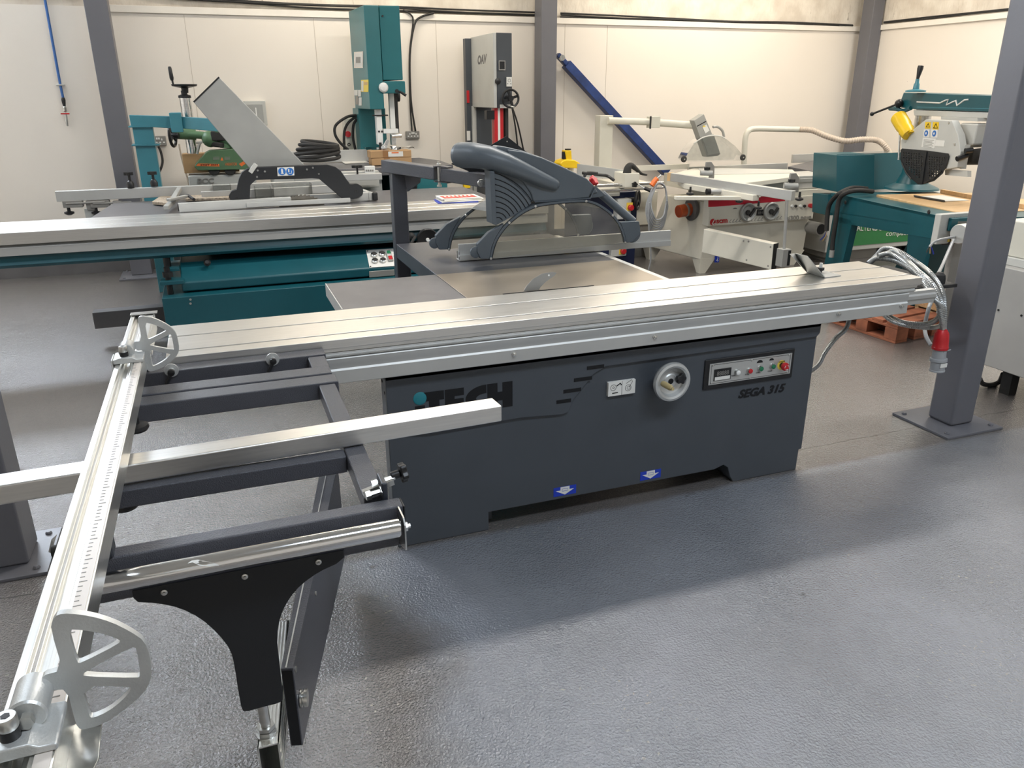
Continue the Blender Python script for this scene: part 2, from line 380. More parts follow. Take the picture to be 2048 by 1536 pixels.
# columns
def column(x0, x1, y0, y1, label, plate=None, bev=.006):
    t = thing('steel_column', label, 'column', ((x0+x1)/2, (y0+y1)/2, 0), 'grey steel columns')
    O('shaft', B().box(x0, x1, y0, y1, .012 if plate else 0, CH-.005), 'column', t, bev=bev, seg=4)
    if plate:
        a, c, d, e = plate
        O('base_plate', B().box(a, c, d, e, 0, .012), 'column', t, bev=.002)
        bb = B()
        for x in (a+.04, c-.04):
            for y in (d+.04, e-.04): bb.lathe((x, y, .012), (0, 0, 1), [(.012, 0), (.012, .004), (.008, .010)], 8)
        OS('plate_bolt', bb, 'column', t)
    return t
column(-.835, -.655, 8.02, 8.2, 'grey steel column against the back wall beside the blue air pipe', (-.93, -.54, 7.86, 8.25))
q = P(1083, 45, y=8.12)
column(q.x, q.x+.175, 8.12, 8.31, 'grey steel column on the back wall just right of the white and grey bandsaw', (q.x-.1, q.x+.27, 8.0, 8.36))
q = P(1728, 150, y=8.1)
column(q.x-.015, q.x+.145, 8.08, 8.26, 'grey steel column in the far corner where the two walls meet')
column(3.325, 3.475, 2.615, 2.765, 'grey steel column standing at right in front of the radial arm saw, bolted to a floor plate', (3.2, 3.57, 2.522, 2.87), bev=.018)
column(-.98, -.80, 2.88, 3.055, 'grey steel column cut by the left edge of the photo, behind the saw fence', (-1.1, -.73, 2.80, 3.13), bev=.012)
# cable run along the top of the wall, pipes and sockets
b = B()
pts = [(-.7, 2.52), (-.2, 2.43), (.5, 2.40), (1.1, 2.385), (1.9, 2.385), (2.5, 2.375), (3.4, 2.372)]
for k, dz in enumerate((0, .014, -.013)):
    b.tube([V(x, WY-.014-.006*(k == 0), z+dz+.006*math.sin(x*7+k*2)) for x, z in pts], .0085, 8, sm=5)
tag(O('cable_bundle', b, 'rubber'), 'bundle of black cables along the top of the back wall, left of the middle column', 'cable')
b = B()
pts = [(3.66, 2.372), (4.3, 2.365), (5, 2.362), (5.8, 2.352), (6.6, 2.36), (7.55, 2.35)]
for k, dz in enumerate((0, .014, -.013)):
    b.tube([V(x, WY-.014-.006*(k == 0), z+dz+.006*math.sin(x*7+k*2)) for x, z in pts], .0085, 8, sm=5)
tag(O('cable_bundle', b, 'rubber'), 'bundle of black cables on the back wall between the middle and corner columns', 'cable')
b = B()
for k, dz in enumerate((0, .013)):
    b.tube([V(WX-.014, y, 2.362+dz+.004*math.sin(y*5+k)) for y in (8.05, 7.4, 6.8, 6.0, 5.0)], .008, 8, sm=5)
tag(O('cable_bundle', b, 'rubber'), 'bundle of black cables along the top of the right wall', 'cable')

t = thing('air_pipe', 'blue compressed air drop pipe with a tap, clipped to the wall at far left', 'pipe', P(128, 240, y=8.33))
O('pipe', B().tube([P(88, -60, y=8.33), P(90, 0, y=8.33), P(121, 172, y=8.33), P(126, 195, y=8.33)], .011, 10), 'pipe', t)
q = P(121, 170, y=8.33)
O('clip', B().box(q.x-.03, q.x+.03, 8.31, 8.37, q.z-.006, q.z+.006), 'zinc', t, bev=.002)
a, c = P(126, 195, y=8.33), P(134, 247, y=8.33)
b = B().lathe(a, c-a, [(.012, 0), (.017, .02), (.014, .05), (.010, .08)], 12)
O('coupling', b, 'rubber', t)
b = B().lathe(a+(c-a)*.33, c-a, [(.010, 0), (.016, .01), (.016, .04), (.009, .05), (.012, .09), (.012, .12), (.008, .17)], 12)
O('fitting', b, 'zinc', t)
q = a+(c-a)*.62
O('tap_lever', B().box(q.x-.035, q.x+.035, 8.30, 8.315, q.z-.006, q.z+.006), 'red', t, bev=.003)

def socket(x0, y0, x1, y1, yy, label, sw=True):
    a, c = P(x0, y1, y=yy), P(x1, y0, y=yy)
    t = thing('wall_socket', label, 'socket', (a.x, yy, a.z), 'metal wall sockets')
    O('back_box', B().box(a.x, c.x, yy, WY-.002, a.z, c.z), 'mgrey', t, bev=.006)
    b = B(); w = c.x-a.x; h = c.z-a.z
    for k in (0, 1):
        cx = a.x+w*(.27+.46*k)
        b.box(cx-.006, cx+.006, yy-.003, yy-.0005, a.z+h*.55, a.z+h*.75)
        for s in (-1, 1): b.box(cx+s*.016-.008, cx+s*.016+.008, yy-.003, yy-.0005, a.z+h*.28, a.z+h*.42)
    for k in (0, 1): b.box(a.x+w*.5-.016+.018*k, a.x+w*.5-.002+.018*k, yy-.005, yy-.0005, a.z+h*.66, a.z+h*.86)
    O('outlets', b, 'white', t); return t
socket(302, 272, 331, 292, 8.33, 'grey metal double socket on the wall behind the teal beam, a black plug in it')
socket(813, 262, 839, 278, 8.33, 'grey metal double socket on the wall right of the teal bandsaw')
b = B().tube([P(317, 293, y=8.31), P(322, 305, y=8.30), P(325, 325, y=8.28), P(318, 345, y=8.25), P(309, 352, y=8.2), P(285, 353, y=8.27)], .011, 8, sm=5)
tag(O('power_cable', b, 'rubber'), 'black power cable hanging from the socket behind the teal beam', 'cable')
b = B()
b.tube([P(806, 20, y=8.34), P(822, 30, y=8.33), P(826, 46, y=8.34), P(819, 110, y=8.34), P(820, 200, y=8.34), P(824, 262, y=8.335)], .008, 8, sm=6)
b.tube([P(868, 26, y=8.33), P(842, 34, y=8.33), P(829, 50, y=8.325), P(820, 110, y=8.325), P(822, 200, y=8.33), P(831, 262, y=8.33)], .010, 8, sm=6)
tag(O('drop_cable', b, 'rubber'), 'pair of black cables dropping down the wall to the socket beside the teal bandsaw', 'cable')
q = P(487, 202, y=8.34); q2 = P(535, 250, y=8.34)
t = thing('distribution_box', 'shallow grey metal box on the back wall behind the tilted extraction duct', 'box', (q.x, 8.34, q2.z))
O('case', B().box(q.x, q2.x, 8.30, WY-.001, q2.z, q.z), 'lgrey', t, bev=.004)
O('lid', B().box(q.x+.02, q2.x-.03, 8.29, 8.30, q2.z+.02, q.z-.03), 'pgrey', t, bev=.003)
b = B().box(q2.x-.10, q2.x-.09, 8.285, 8.29, q2.z+.02, q.z-.06); O('document_slot', b, 'white', t)
# blue diagonal brace
t = thing('diagonal_brace', 'blue steel brace leaning from the middle column down along the back wall', 'brace', P(1325, 332, y=8.28))
a, c = P(1132, 128, y=8.28), P(1332, 345, y=8.28); d = (c-a).normalized()
O('channel', B().beam(a, c, .09, .105, up=(0, -1, 0)), 'brace', t, bev=.004)
b = B().mi(0).beam(a-d*.14, a+d*.03, .05, .075, up=(0, -1, 0))
O('end_plate', b, 'brace', t, bev=.01)
e = a-d*.09
O('pivot_bolt', B().cyl(e+V(0, -.06, 0), e+V(0, -.03, 0), .03), 'zinc', t)
# ================================================================ main panel saw
S = thing('panel_saw', 'dark grey sliding panel saw with long aluminium sliding table filling the middle of the photo', 'saw', V(1.4, 2.9, 0))
YF = 2.527
sil = [(.478, 0), (.836, 0), (.836, .078), (1.86, .078), (1.905, .092), (1.93, .075), (1.945, .03), (1.965, 0), (2.300, 0), (2.302, .098), (2.317, .10), (2.317, .64), (2.317, .672), (.466, .672), (.466, .10), (.478, .098)]
O('front_panel', B().prism([V(x, YF, z) for x, z in sil], (0, .075, 0)), 'grey', S, bev=.004)
# raised upper panel with swept lower edge
up = [P(x, y, y=2.515) for x, y in ((1639, 674), (1211, 733), (1185, 750), (1169, 772), (1146, 801), (1137, 824), (1125, 829), (1040, 836), (860, 868), (800, 872))]
up = [V(2.306, 2.515, .63)]+up[1:-1]+[V(.478, 2.515, .470), V(.466, 2.515, .49)]
b = B().prism(up+[V(.466, 2.515, .687), V(2.32, 2.515, .687), V(2.32, 2.515, .645)], (0, .012, 0))
b.box(.466, 2.32, 2.515, 2.60, .672, .687)
O('raised_panel', b, 'grey', S, bev=.002)
b = B()
for x0, x1, y in ((1174, 1208, 737), (1148, 1184, 761), (1127, 1162, 784), (1113, 1142, 805)):
    a, c = P(x0, y, y=2.5145), P(x1, y-5, y=2.5145); b.box(a.x, c.x, 2.5135, 2.5155, a.z-.006, a.z+.008)
OS('vent_slot', b, 'void', S, smooth=False)
b = B().box(.75, 2.25, 2.602, 3.05, .078, .70); b.box(.85, 1.75, 3.05, 3.9, .12, .70)
b.box(.84, .875, 2.602, 3.05, 0, .078); b.box(1.97, 2.28, 2.602, 3.05, 0, .078); b.box(.9, 1.0, 3.6, 3.88, 0, .12); b.box(1.6, 1.7, 3.6, 3.88, 0, .12)
O('cabinet', b, 'grey', S, bev=.004)
b = B()
for x, y, in ((764, 762), (769, 786)):
    q = P(x, y, x=.4655); b.cyl(q, q-V(.002, 0, 0), .006, n=10)
OS('side_screw', b, 'black', S)
# lettering iTECH
def L3(x, y, yy=2.5145): return P(x, y, y=yy)
zt, zb = L3(1025, 762).z, L3(1025, 812).z
h = zt-zb; yy = 2.5145
def lt(px, yy=yy): return P(px, 795, y=yy).x
b = B()
def blk(x0, x1, a, c): b.box(x0, x1, yy-.001, yy+.0008, zb+h*a, zb+h*c)
x0, x1 = lt(829), lt(849); blk(x0, x1, 0, .52)
x0, x1 = lt(848), lt(888); w = x1-x0; blk(x0, x1, .66, 1); blk(x0+w*.24, x0+w*.76, 0, .66)
x0, x1 = lt(890), lt(928); w = x1-x0; blk(x0, x0+w*.5, 0, 1); blk(x0+w*.5, x1, .72, 1); blk(x0+w*.5, x1-w*.02, .37, .60); blk(x0+w*.5, x1, 0, .26)
x0, x1 = lt(975), lt(1025); w = x1-x0; blk(x0, x0+w*.40, 0, 1); blk(x0+w*.60, x1, 0, 1); blk(x0+w*.4, x0+w*.6, .30, .64)
x0, x1 = lt(931), lt(973); cx = x1; cz = zb+h/2
O_, I_ = [], []
for i in range(17):
    t = PI/2+PI*i/16; O_.append(V(cx+math.cos(t)*(x1-x0), yy-.001, cz+math.sin(t)*h/2)); I_.append(V(cx+math.cos(t)*(x1-x0)*.5, yy-.001, cz+math.sin(t)*h*.17))
for i in range(16): b.prism([O_[i], O_[i+1], I_[i+1], I_[i]], (0, .0018, 0))
O('lettering', b, 'void', S, smooth=False)
q = L3(840, 797); O('logo_dot', B().lathe((q.x, 2.5155, q.z), (0, -1, 0), [(.0245, 0), (.0245, .0015), (.0215, .003)], 28), ['cyan'], S)
text('model_lettering', 'SEGA 315', P(1476, 797, y=2.527), P(1569, 783, y=2.527), P(1478, 780, y=2.527), 'void', S, bold=.035, shear=.25)
# control panel
b = B(); y0 = 2.526
c4 = [P(x, y, y=y0) for x, y in ((1406, 780), (1583, 754), (1588, 696), (1408, 720))]
xs0, xs1, zs0, zs1 = (c4[0].x+c4[3].x)/2, (c4[1].x+c4[2].x)/2, (c4[0].z+c4[1].z)/2, (c4[2].z+c4[3].z)/2
cp = O('control_panel', b.box(xs0, xs1, y0-.006, y0+.002, zs0, zs1), 'black', S, bev=.009, seg=3)
p4 = [P(x, y, y=y0) for x, y in ((1414, 770), (1576.5, 745), (1582, 705), (1418, 727))]
u0, u1, w0, w1 = (p4[0].x+p4[3].x)/2, (p4[1].x+p4[2].x)/2, (p4[0].z+p4[1].z)/2, (p4[2].z+p4[3].z)/2
O('face_plate', B().box(u0, u1, y0-.009, y0-.005, w0, w1), 'alum', cp)
U = lambda f: u0+(u1-u0)*f
W = lambda f: w0+(w1-w0)*f
b = B()
for z in (.06, .94): b.box(U(.02), U(.98), y0-.0098, y0-.0088, W(z)-.0006, W(z)+.0006)
for x in (.02, .98): b.box(U(x)-.0006, U(x)+.0006, y0-.0098, y0-.0088, W(.06), W(.94))
O('border_line', b, 'void', cp, smooth=False)
b = B()
for fx in (.035, .5, .965):
    for fz in (.08, .92): b.lathe((U(fx), y0-.009, W(fz)), YN, [(.0045, 0), (.004, .002), (.001, .003)], 12)
OS('panel_screw', b, 'zinc', cp)
b = B().box(U(.055), U(.255), y0-.012, y0-.009, W(.18), W(.72)); b.mi(1).box(U(.065), U(.245), y0-.0125, y0-.0118, W(.20), W(.36))
O('counter_display', b, ['black', 'wlabel'], cp)
text('counter_digits', '88888', (U(.085), y0-.012, W(.42)), (U(.225), y0-.012, W(.42)), (U(.085), y0-.012, W(.62)), 'mgrey', cp, th=.0005)
def pxu(x, y): q = P(x, y, y=y0-.01); return q.x, q.z
for nm, x, y, mm in (('reset_button', 1474, 744, 'white'), ('stop_button', 1498.5, 741, 'red'), ('start_button', 1520, 736.5, 'green'), ('start_button', 1544.5, 732, 'green')):
    X_, Z_ = pxu(x, y)
    bt = B().lathe((X_, y0-.009, Z_), YN, [(.0135, 0), (.0135, .006), (.0115, .010)], 24); bt.mi(1).lathe((X_, y0-.018, Z_), YN, [(.0098, 0), (.0098, .004), (.006, .006)], 24)
    O(nm, bt, ['zinc', mm], cp)
for s, x, y in (('RESET', 1463, 753), ('STOP', 1490, 750.5), ('START', 1512, 747), ('START', 1535.5, 744)):
    X_, Z_ = pxu(x, y); text('button_caption', s, (X_, y0-.009, Z_), (X_+.022, y0-.009, Z_), (X_, y0-.009, Z_+.005), 'void', cp, th=.0004)
b = B()
for x, y, r in ((1520, 724, .015), (1543.5, 719, .0115)):
    X_, Z_ = pxu(x, y); b.prism([V(X_+r*math.cos(t*PI/8), y0-.0096, Z_+r*.85*math.sin(t*PI/8)-.004) for t in range(9)], (0, .0006, 0))
OS('blade_icon', b, 'void', cp, smooth=False)
X_, Z_ = pxu(1563, 730)
O('danger_ring', B().lathe((X_, y0-.009, Z_), YN, [(.021, 0), (.021, .0012)], 28), 'lyel', cp)
ring = textmesh('DANGER', (X_-.016, y0-.0102, Z_+.0125), (X_+.016, y0-.0102, Z_+.0125), (X_-.016, y0-.0102, Z_+.0185), th=.0004); O('danger_text', ring, 'void', cp, smooth=False)
b = B().lathe((X_, y0-.009, Z_), YN, [(.011, 0), (.011, .012)], 20); b.mi(1).lathe((X_, y0-.021, Z_), YN, [(.0125, 0), (.0175, .008), (.0175, .016), (.014, .022), (.004, .023)], 24)
b.mi(2)
for a in (0, 2.1, 4.2): b.tube([V(X_+.010*math.cos(a+t*.3), y0-.0445, Z_+.010*math.sin(a+t*.3)) for t in range(5)], .0011, 5)
O('emergency_stop', b, ['black', 'red', 'wlabel'], cp)
# handwheel
hc = P(1344, 764, y=2.455); hw_l = O('handwheel', B().lathe((hc.x, 2.478, hc.z), YN, [(.028, -.055), (.028, 0), (.060, .0), (.076, .008), (.080, .020), (.077, .031), (.068, .034), (.060, .030), (.052, .014), (.040, .009), (.030, .010), (.026, .014), (.012, .014)], 56), 'cast', S)
q = P(1346, 764, y=2.463); O('hub_bore', B().cyl(V(hc.x, 2.4655, hc.z), V(hc.x, 2.4625, hc.z), .0115), 'void', hw_l)
q = V(hc.x-.040, 2.45, hc.z-.001); O('wheel_handle', B().lathe(q, (.06, -1, .0), [(.011, -.006), (.0125, .004), (.0115, .045), (.008, .055), (.0065, .056), (.0065, .062)], 20), 'beige', hw_l)
q = V(hc.x+.036, 2.458, hc.z+.010); O('lock_knob', star(B().cyl(q+V(0, .01, 0), q, .007), q, YN, .022, .016), 'black', hw_l, bev=.003)
# stickers
st = B()
a, c, e = P(1216, 792, y=2.5145), P(1269.5, 787, y=2.5145), P(1216, 766, y=2.5145)
ax, cx2, z0_, z1_ = a.x, c.x, (a.z+c.z)/2, e.z
st.box(ax, cx2, 2.5135, 2.5275, z0_, z1_)
sk = O('instruction_label', st, 'wlabel', S, smooth=False)
b = B().box((ax+cx2)/2-.0006, (ax+cx2)/2+.0006, 2.5128, 2.5136, z0_, z1_)
b.torus(((ax*3+cx2)/4-.008, 2.5132, z0_+.035), (0, 1, 0), .012, .0008, 20, 4); b.torus(((ax*3+cx2)/4-.008, 2.5132, z0_+.035), (0, 1, 0), .004, .0008, 12, 4)
b.tube([V((ax*3+cx2)/4+.006, 2.513, z0_+.04), V((ax*3+cx2)/4+.022, 2.513, z0_+.05), V((ax*3+cx2)/4+.026, 2.513, z0_+.042)], .0022, 5)
b.tube([V((ax*3+cx2)/4-.012, 2.513, z0_+.012), V((ax*3+cx2)/4+.012, 2.513, z0_+.013)], .002, 5)
b.torus(((ax+cx2*3)/4-.002, 2.5132, z0_+.026), (0, 1, 0), .013, .0008, 20, 4); b.torus(((ax+cx2*3)/4, 2.5132, z0_+.026), (0, 1, 0), .007, .0007, 16, 4)
b.tube([V((ax+cx2*3)/4-.012, 2.513, z0_+.045), V((ax+cx2*3)/4+.012, 2.513, z0_+.058), V((ax+cx2*3)/4+.016, 2.513, z0_+.05), V((ax+cx2*3)/4+.002, 2.513, z0_+.028)], .0008, 5)
O('label_drawing', b, 'void', sk, smooth=False)
for x0, x1, ya, yb in ((1107, 1152, 977, 994.5), (1280, 1321, 945, 962)):
    a, c = P(x0, yb, y=YF-.001), P(x1, (ya+yb)/2, y=YF-.001); zt2 = P(x0, ya, y=YF-.001).z
    s1 = O('forklift_label', B().box(a.x, c.x, YF-.0012, YF+.001, a.z, zt2), 'blue', S, smooth=False)
    mx = (a.x+c.x)/2; zz = a.z; hh = zt2-a.z; Wd = (c.x-a.x)
    ar = [(-.2, .98), (.2, .98), (.2, .62), (.40, .62), (0, .08), (-.40, .62), (-.2, .62)]
    O('arrow_mark', B().prism([V(mx+Wd*u, YF-.0018, zz+hh*v) for u, v in ar], (0, .0008, 0)), 'wlabel', s1, smooth=False)
    bb = B().tube([V(mx-.012, YF-.002, zz+.02), V(mx-.012, YF-.002, zz+.03), V(mx+.012, YF-.002, zz+.03), V(mx+.012, YF-.002, zz+.02), V(mx-.012, YF-.002, zz+.02)], .0008, 4)
    O('arrow_drawing', bb, 'blue', s1, smooth=False)
# sliding table: deck profile along X
def xprof(pts, x0, x1): return B().prism([V(x0, y, z) for y, z in pts], (x1-x0, 0, 0))
T0, T1 = -.205, 2.79; YN0, YF0 = 2.470, 2.842
g = .005
deck = [(YN0, .853), (2.536-g, .853), (2.536-g, .845), (2.536+g, .845), (2.536+g, .853), (2.701-g, .853), (2.701-g, .843), (2.701+g, .843), (2.701+g, .853), (YF0, .853), (YF0, .825), (2.80, .825), (2.80, .805), (2.49, .805), (2.49, .817), (2.476, .817), (2.476, .822), (YN0, .824)]
sl = O('sliding_table', xprof(deck, T0, T1), 'alu', S, bev=.0012)
b = B().box(T0+.001, T1-.001, 2.531, 2.541, .8445, .8462).box(T0+.001, T1-.001, 2.696, 2.706, .8425, .8442)
O('slot_floor', b, 'plinth', sl, smooth=False)
ribs = [(2.484, .805), (2.484, .800), (2.479, .799), (2.479, .793), (2.484, .792), (2.484, .789), (2.52, .789), (2.52, .805)]
O('slide_rail', xprof(ribs, T0, T1-.018), 'alum', sl, bev=.001)
low = [(2.50, .788), (2.478, .788), (2.476, .785), (2.477, .765), (2.480, .757), (2.480, .750), (2.475, .744), (2.474, .700), (2.478, .698), (2.56, .698), (2.60, .70), (2.60, .788)]
O('table_beam', xprof(low, T0-.02, T1-.052), 'alum', S, bev=.0015)
O('rear_beam', xprof([(2.64, .70), (2.82, .70), (2.82, .80), (2.64, .80)], T0, T1-.01), 'alum', S, bev=.002)
b = xprof([(2.60, .752), (2.60, .738), (2.592, .732), (2.592, .716), (2.60, .712), (2.60, .690), (2.63, .690), (2.63, .752)], 2.70, 3.03)
O('inner_rail', b, 'alum', S, bev=.001)
b = B()
for x, y in ((1030, 710), (1312, 675), (1680, 629), (1806, 613)):
    q = P(x, y, y=2.465); b.lathe(V(q.x, 2.474, q.z), YN, [(.009, 0), (.009, .003), (.006, .004), (.006, .010), (.003, .011)], 12)
OS('beam_screw', b, 'zinc', S)
# tables
tb = B().box(.868, 1.752, 2.846, 3.302, .800, .851); O('saw_table', tb, 'steel', S, bev=.002)
O('table_extension', B().box(.868, 1.752, 3.304, 4.11, .775, .850), 'tabdark', S, bev=.003)
O('side_table', B().box(.388, .866, 2.846, 3.306, .800, .851), 'tabgrey', S, bev=.004)
b = B().box(.384, .388, 2.85, 3.30, .80, .853); b.box(.388, .86, 2.8435, 2.846, .80, .8525); O('edge_trim', b, 'alum', S)
b = B().box(1.754, 1.785, 2.86, 4.05, .832, .848); b.box(1.79, 1.80, 2.86, 4.05, .815, .84); O('fence_rail', b, 'alum', S, bev=.002)
O('blade_slot', B().box(1.02, 1.42, 2.852, 2.860, .8505, .8522), 'void', S, smooth=False)
kn = [(1420, 1052), (1450, 1000), (1490, 955), (1550, 920), (1620, 908), (1642, 915), (1630, 932), (1575, 970), (1540, 1005), (1512, 1050)]
kn = [P(600+.3125*a, 260+.3125*c, y=2.875) for a, c in kn]
rk = O('riving_knife', B().prism(kn, (0, .003, 0)), 'mgrey', S)
q = P(600+.3125*1593, 260+.3125*930, y=2.874); O('knife_hole', B().cyl(q, q+V(0, .0035, 0), .004, n=12), 'wlabel', rk)
# rip fence
a0, a1 = P(918, 522, z=.852), P(1340, 490, z=.855); dr = (a1-a0); dr.z = 0; n = dr.normalized().cross(V(0, 0, 1))*-1
zh = P(918, 489, v=(a0.x, a0.y, math.degrees(math.atan2(dr.y, dr.x)))).z-.852
b = B().obox(V(a0.x, a0.y, .853), dr, n*.012, V(0, 0, zh)); b.obox(V(a0.x, a0.y, .853)+n*.012, dr, n*.03, V(0, 0, .006)); b.obox(V(a0.x, a0.y, .853)-n*.012, dr*.998, n*.012, V(0, 0, .028)); b.obox(V(a0.x, a0.y, .853)+n*.038, dr, n*.006, V(0, 0, .04))
rf = O('rip_fence', b, 'alum', S, bev=.0015)
b = B()
for z in (.86, .883): b.obox(V(a0.x-.001, a0.y, z)-n*.009, V(.001, 0, 0), n*.006, V(0, 0, .012))
O('end_slots', b, 'void', rf, smooth=False)
# overhead arm and post
po = B().box(.868, .945, 4.125, 4.20, .62, 1.215)
ps = O('guard_post', po, 'frame', S, bev=.006)
b = B().box(.83, 1.02, 4.08, 4.26, .604, .62); b.box(.83, 1.02, 4.10, 4.24, .560, .572); b.box(.86, 1.3, 4.12, 4.18, .45, .56); b.box(1.25, 1.3, 3.85, 4.18, .45, .56)
O('post_foot', b, 'frame', ps, bev=.004)
b = B()
for x in (.845, .93, 1.0): b.lathe((x, 4.10, .62), (0, 0, 1), [(.012, 0), (.012, .008), (.007, .010), (.007, .02)], 6)
O('foot_bolts', b, 'zinc', ps)
A = V(.885, 4.165, 1.243); Cc = V(1.215, 3.55, 1.215); mid = A+(Cc-A)*.52
b = B().beam(A-(Cc-A).normalized()*.06, A+(Cc-A)*.49, .062, .062); O('upper_arm', b, 'frame', S, bev=.004)
b = B().prism([V(.93, 4.12, 1.215), V(.99, 4.02, 1.21), V(.985, 4.03, 1.17), V(.94, 4.11, 1.12)], (.01, .006, 0)); O('arm_gusset', b, 'frame', ps)
O('fore_arm', B().beam(A+(Cc-A)*.55, Cc, .060, .062), 'frame', S, bev=.004)
b = B(); nn = V(1, 0, 0)
for dz in (-.038, .034): b.lathe(mid+V(-.01, 0, dz), (0, 0, 1), [(.030, 0), (.030, .005)], 20); b.beam(mid+V(-.01, 0, dz+.0025), mid+(Cc-A)*.09+V(0, 0, dz+.0025), .045, .005)
hj = O('hinge', b, 'frame', S)
b = B().cyl(mid+V(-.018, -.02, -.06), mid+V(-.018, -.02, .055), .007); b.lathe(mid+V(-.018, -.02, .04), (0, 0, 1), [(.013, 0), (.013, .010), (.007, .012), (.007, .02)], 6); b.lathe(mid+V(-.018, -.02, -.05), (0, 0, -1), [(.012, 0), (.012, .010)], 6)
O('hinge_bolt', b, 'zinc', hj)
# guard
GY = 3.42; c4 = lambda l, y=GY: [P(840+.2441*a, 260+.2441*c, y=y) for a, c in l]
inner = [(590, 1052), (610, 960), (640, 890), (680, 830), (725, 778), (780, 730), (850, 680), (930, 640), (1000, 622), (1100, 608), (1200, 598), (1345, 590), (1400, 600), (1450, 618), (1510, 655), (1560, 695), (1605, 745), (1640, 810), (1662, 870), (1672, 922)]
inner = [tuple(p) for p in chaikin(inner, False)]
outer = [(572, 1058), (590, 955), (622, 880), (662, 818), (708, 764), (765, 716), (838, 664), (925, 618), (1000, 602), (1100, 590), (1200, 580), (1350, 572), (1408, 582), (1460, 600), (1522, 638), (1574, 680), (1622, 733), (1658, 800), (1680, 865), (1690, 925)]
_zw = P(955, 503, y=GY).z
outer = [tuple(p) for p in chaikin(outer, False)]
GD = P(872, 485, z=_zw)-P(955, 503, y=GY)  # offset to the far side of the guard
hd = c4([(580, 345), (595, 290), (600, 200), (650, 130), (720, 140), (850, 170), (1010, 225), (1180, 300), (1380, 398), (1440, 455), (1480, 520), (1405, 536), (1390, 562), (1150, 575), (940, 590), (860, 640), (760, 705), (690, 745), (625, 782)])
gd = O('overhead_guard', B().prism([p+V(0, .02, 0) for p in hd], (0, .075, 0)), 'hood', S, bev=.010, seg=3)
# raised side cheek of the hood
ck = c4([(760, 330), (860, 440), (915, 520), (938, 594), (1150, 582), (1395, 560), (1440, 460), (1380, 400), (1180, 303), (1010, 228), (850, 178), (720, 160)])
O('hood_cheek', B().prism([p+V(0, .012, 0) for p in ck], (0, .04, 0)), 'hood', gd, bev=.008, seg=3)
b = B().tube(c4([(938, 590), (1150, 578), (1395, 560)], GY+.012), .0035, 6); b.tube(c4([(1395, 560), (1440, 462)], GY+.012), .0035, 6); O('hood_lip', b, 'hood', gd)
# curved fins on the rear quarter
b = B()
for k in range(9):
    f = k/8
    p0_ = (608, 350+f*375); p2 = (925-f*250, 600+f*140); mx_ = ((p0_[0]+p2[0])/2+60-f*45, (p0_[1]+p2[1])/2-60+f*30)
    l = [((1-t)**2*p0_[0]+2*t*(1-t)*mx_[0]+t*t*p2[0], (1-t)**2*p0_[1]+2*t*(1-t)*mx_[1]+t*t*p2[1]) for t in [i/8 for i in range(9)]]
    b.tube(c4(l, GY+.011), .0020, 5)
O('fin_grooves', b, 'void', gd)
b = B().prism([p+V(0, .012, 0) for p in c4([(610, 350), (660, 368), (740, 420), (820, 480), (885, 550), (920, 605), (860, 648), (760, 712), (690, 752), (632, 782)])], (0, .012, 0)); O('fin_panel', b, 'hood', gd)
b = B().prism([p+V(0, -.005, 0) for p in c4([(572, 335), (608, 338), (628, 782), (590, 768), (583, 600)])], (0, .085, 0)); O('mounting_bracket', b, 'hood', gd, bev=.003)
# suction spout: tapering elbow lying over the cheek
sp = [((345, 205), .066), ((440, 208), .066), ((560, 228), .062), ((700, 275), .055), ((830, 330), .047), ((940, 380), .042), ((1030, 420), .038), ((1095, 445), .034)]
pts = [P(840+.2441*a, 260+.2441*c, y=(3.57, 3.50, 3.455, 3.435, 3.425, 3.425, 3.425, 3.43)[i]) for i, ((a, c), r) in enumerate(sp)]
rs = [r*.86 for _, r in sp]
b = B(); b.tube(pts, lambda t: rs[min(7, int(t*7))]+(rs[min(7, int(t*7)+1)]-rs[min(7, int(t*7))])*(t*7-int(t*7)), 32, sm=1)
b.sphere(pts[-1], rs[-1]*1.0, 24)
b.lathe(pts[0]+(pts[0]-pts[1]).normalized()*.022, pts[1]-pts[0], [(.050, 0), (.055, .004), (.057, .022)], 32)
O('suction_spout', b, 'hood', gd)
pl = [P(x, y, y=3.66) for x, y in ((1013, 272), (984, 289), (902, 328), (960, 352), (1062, 332), (1056, 306))]
O('backing_plate', B().prism(pl, (0, .004, 0)), 'blackm', gd)
q = P(1014, 283, y=3.655); O('plate_rivet', B().cyl(q, q-V(0, .002, 0), .003, n=10), 'zinc', gd)
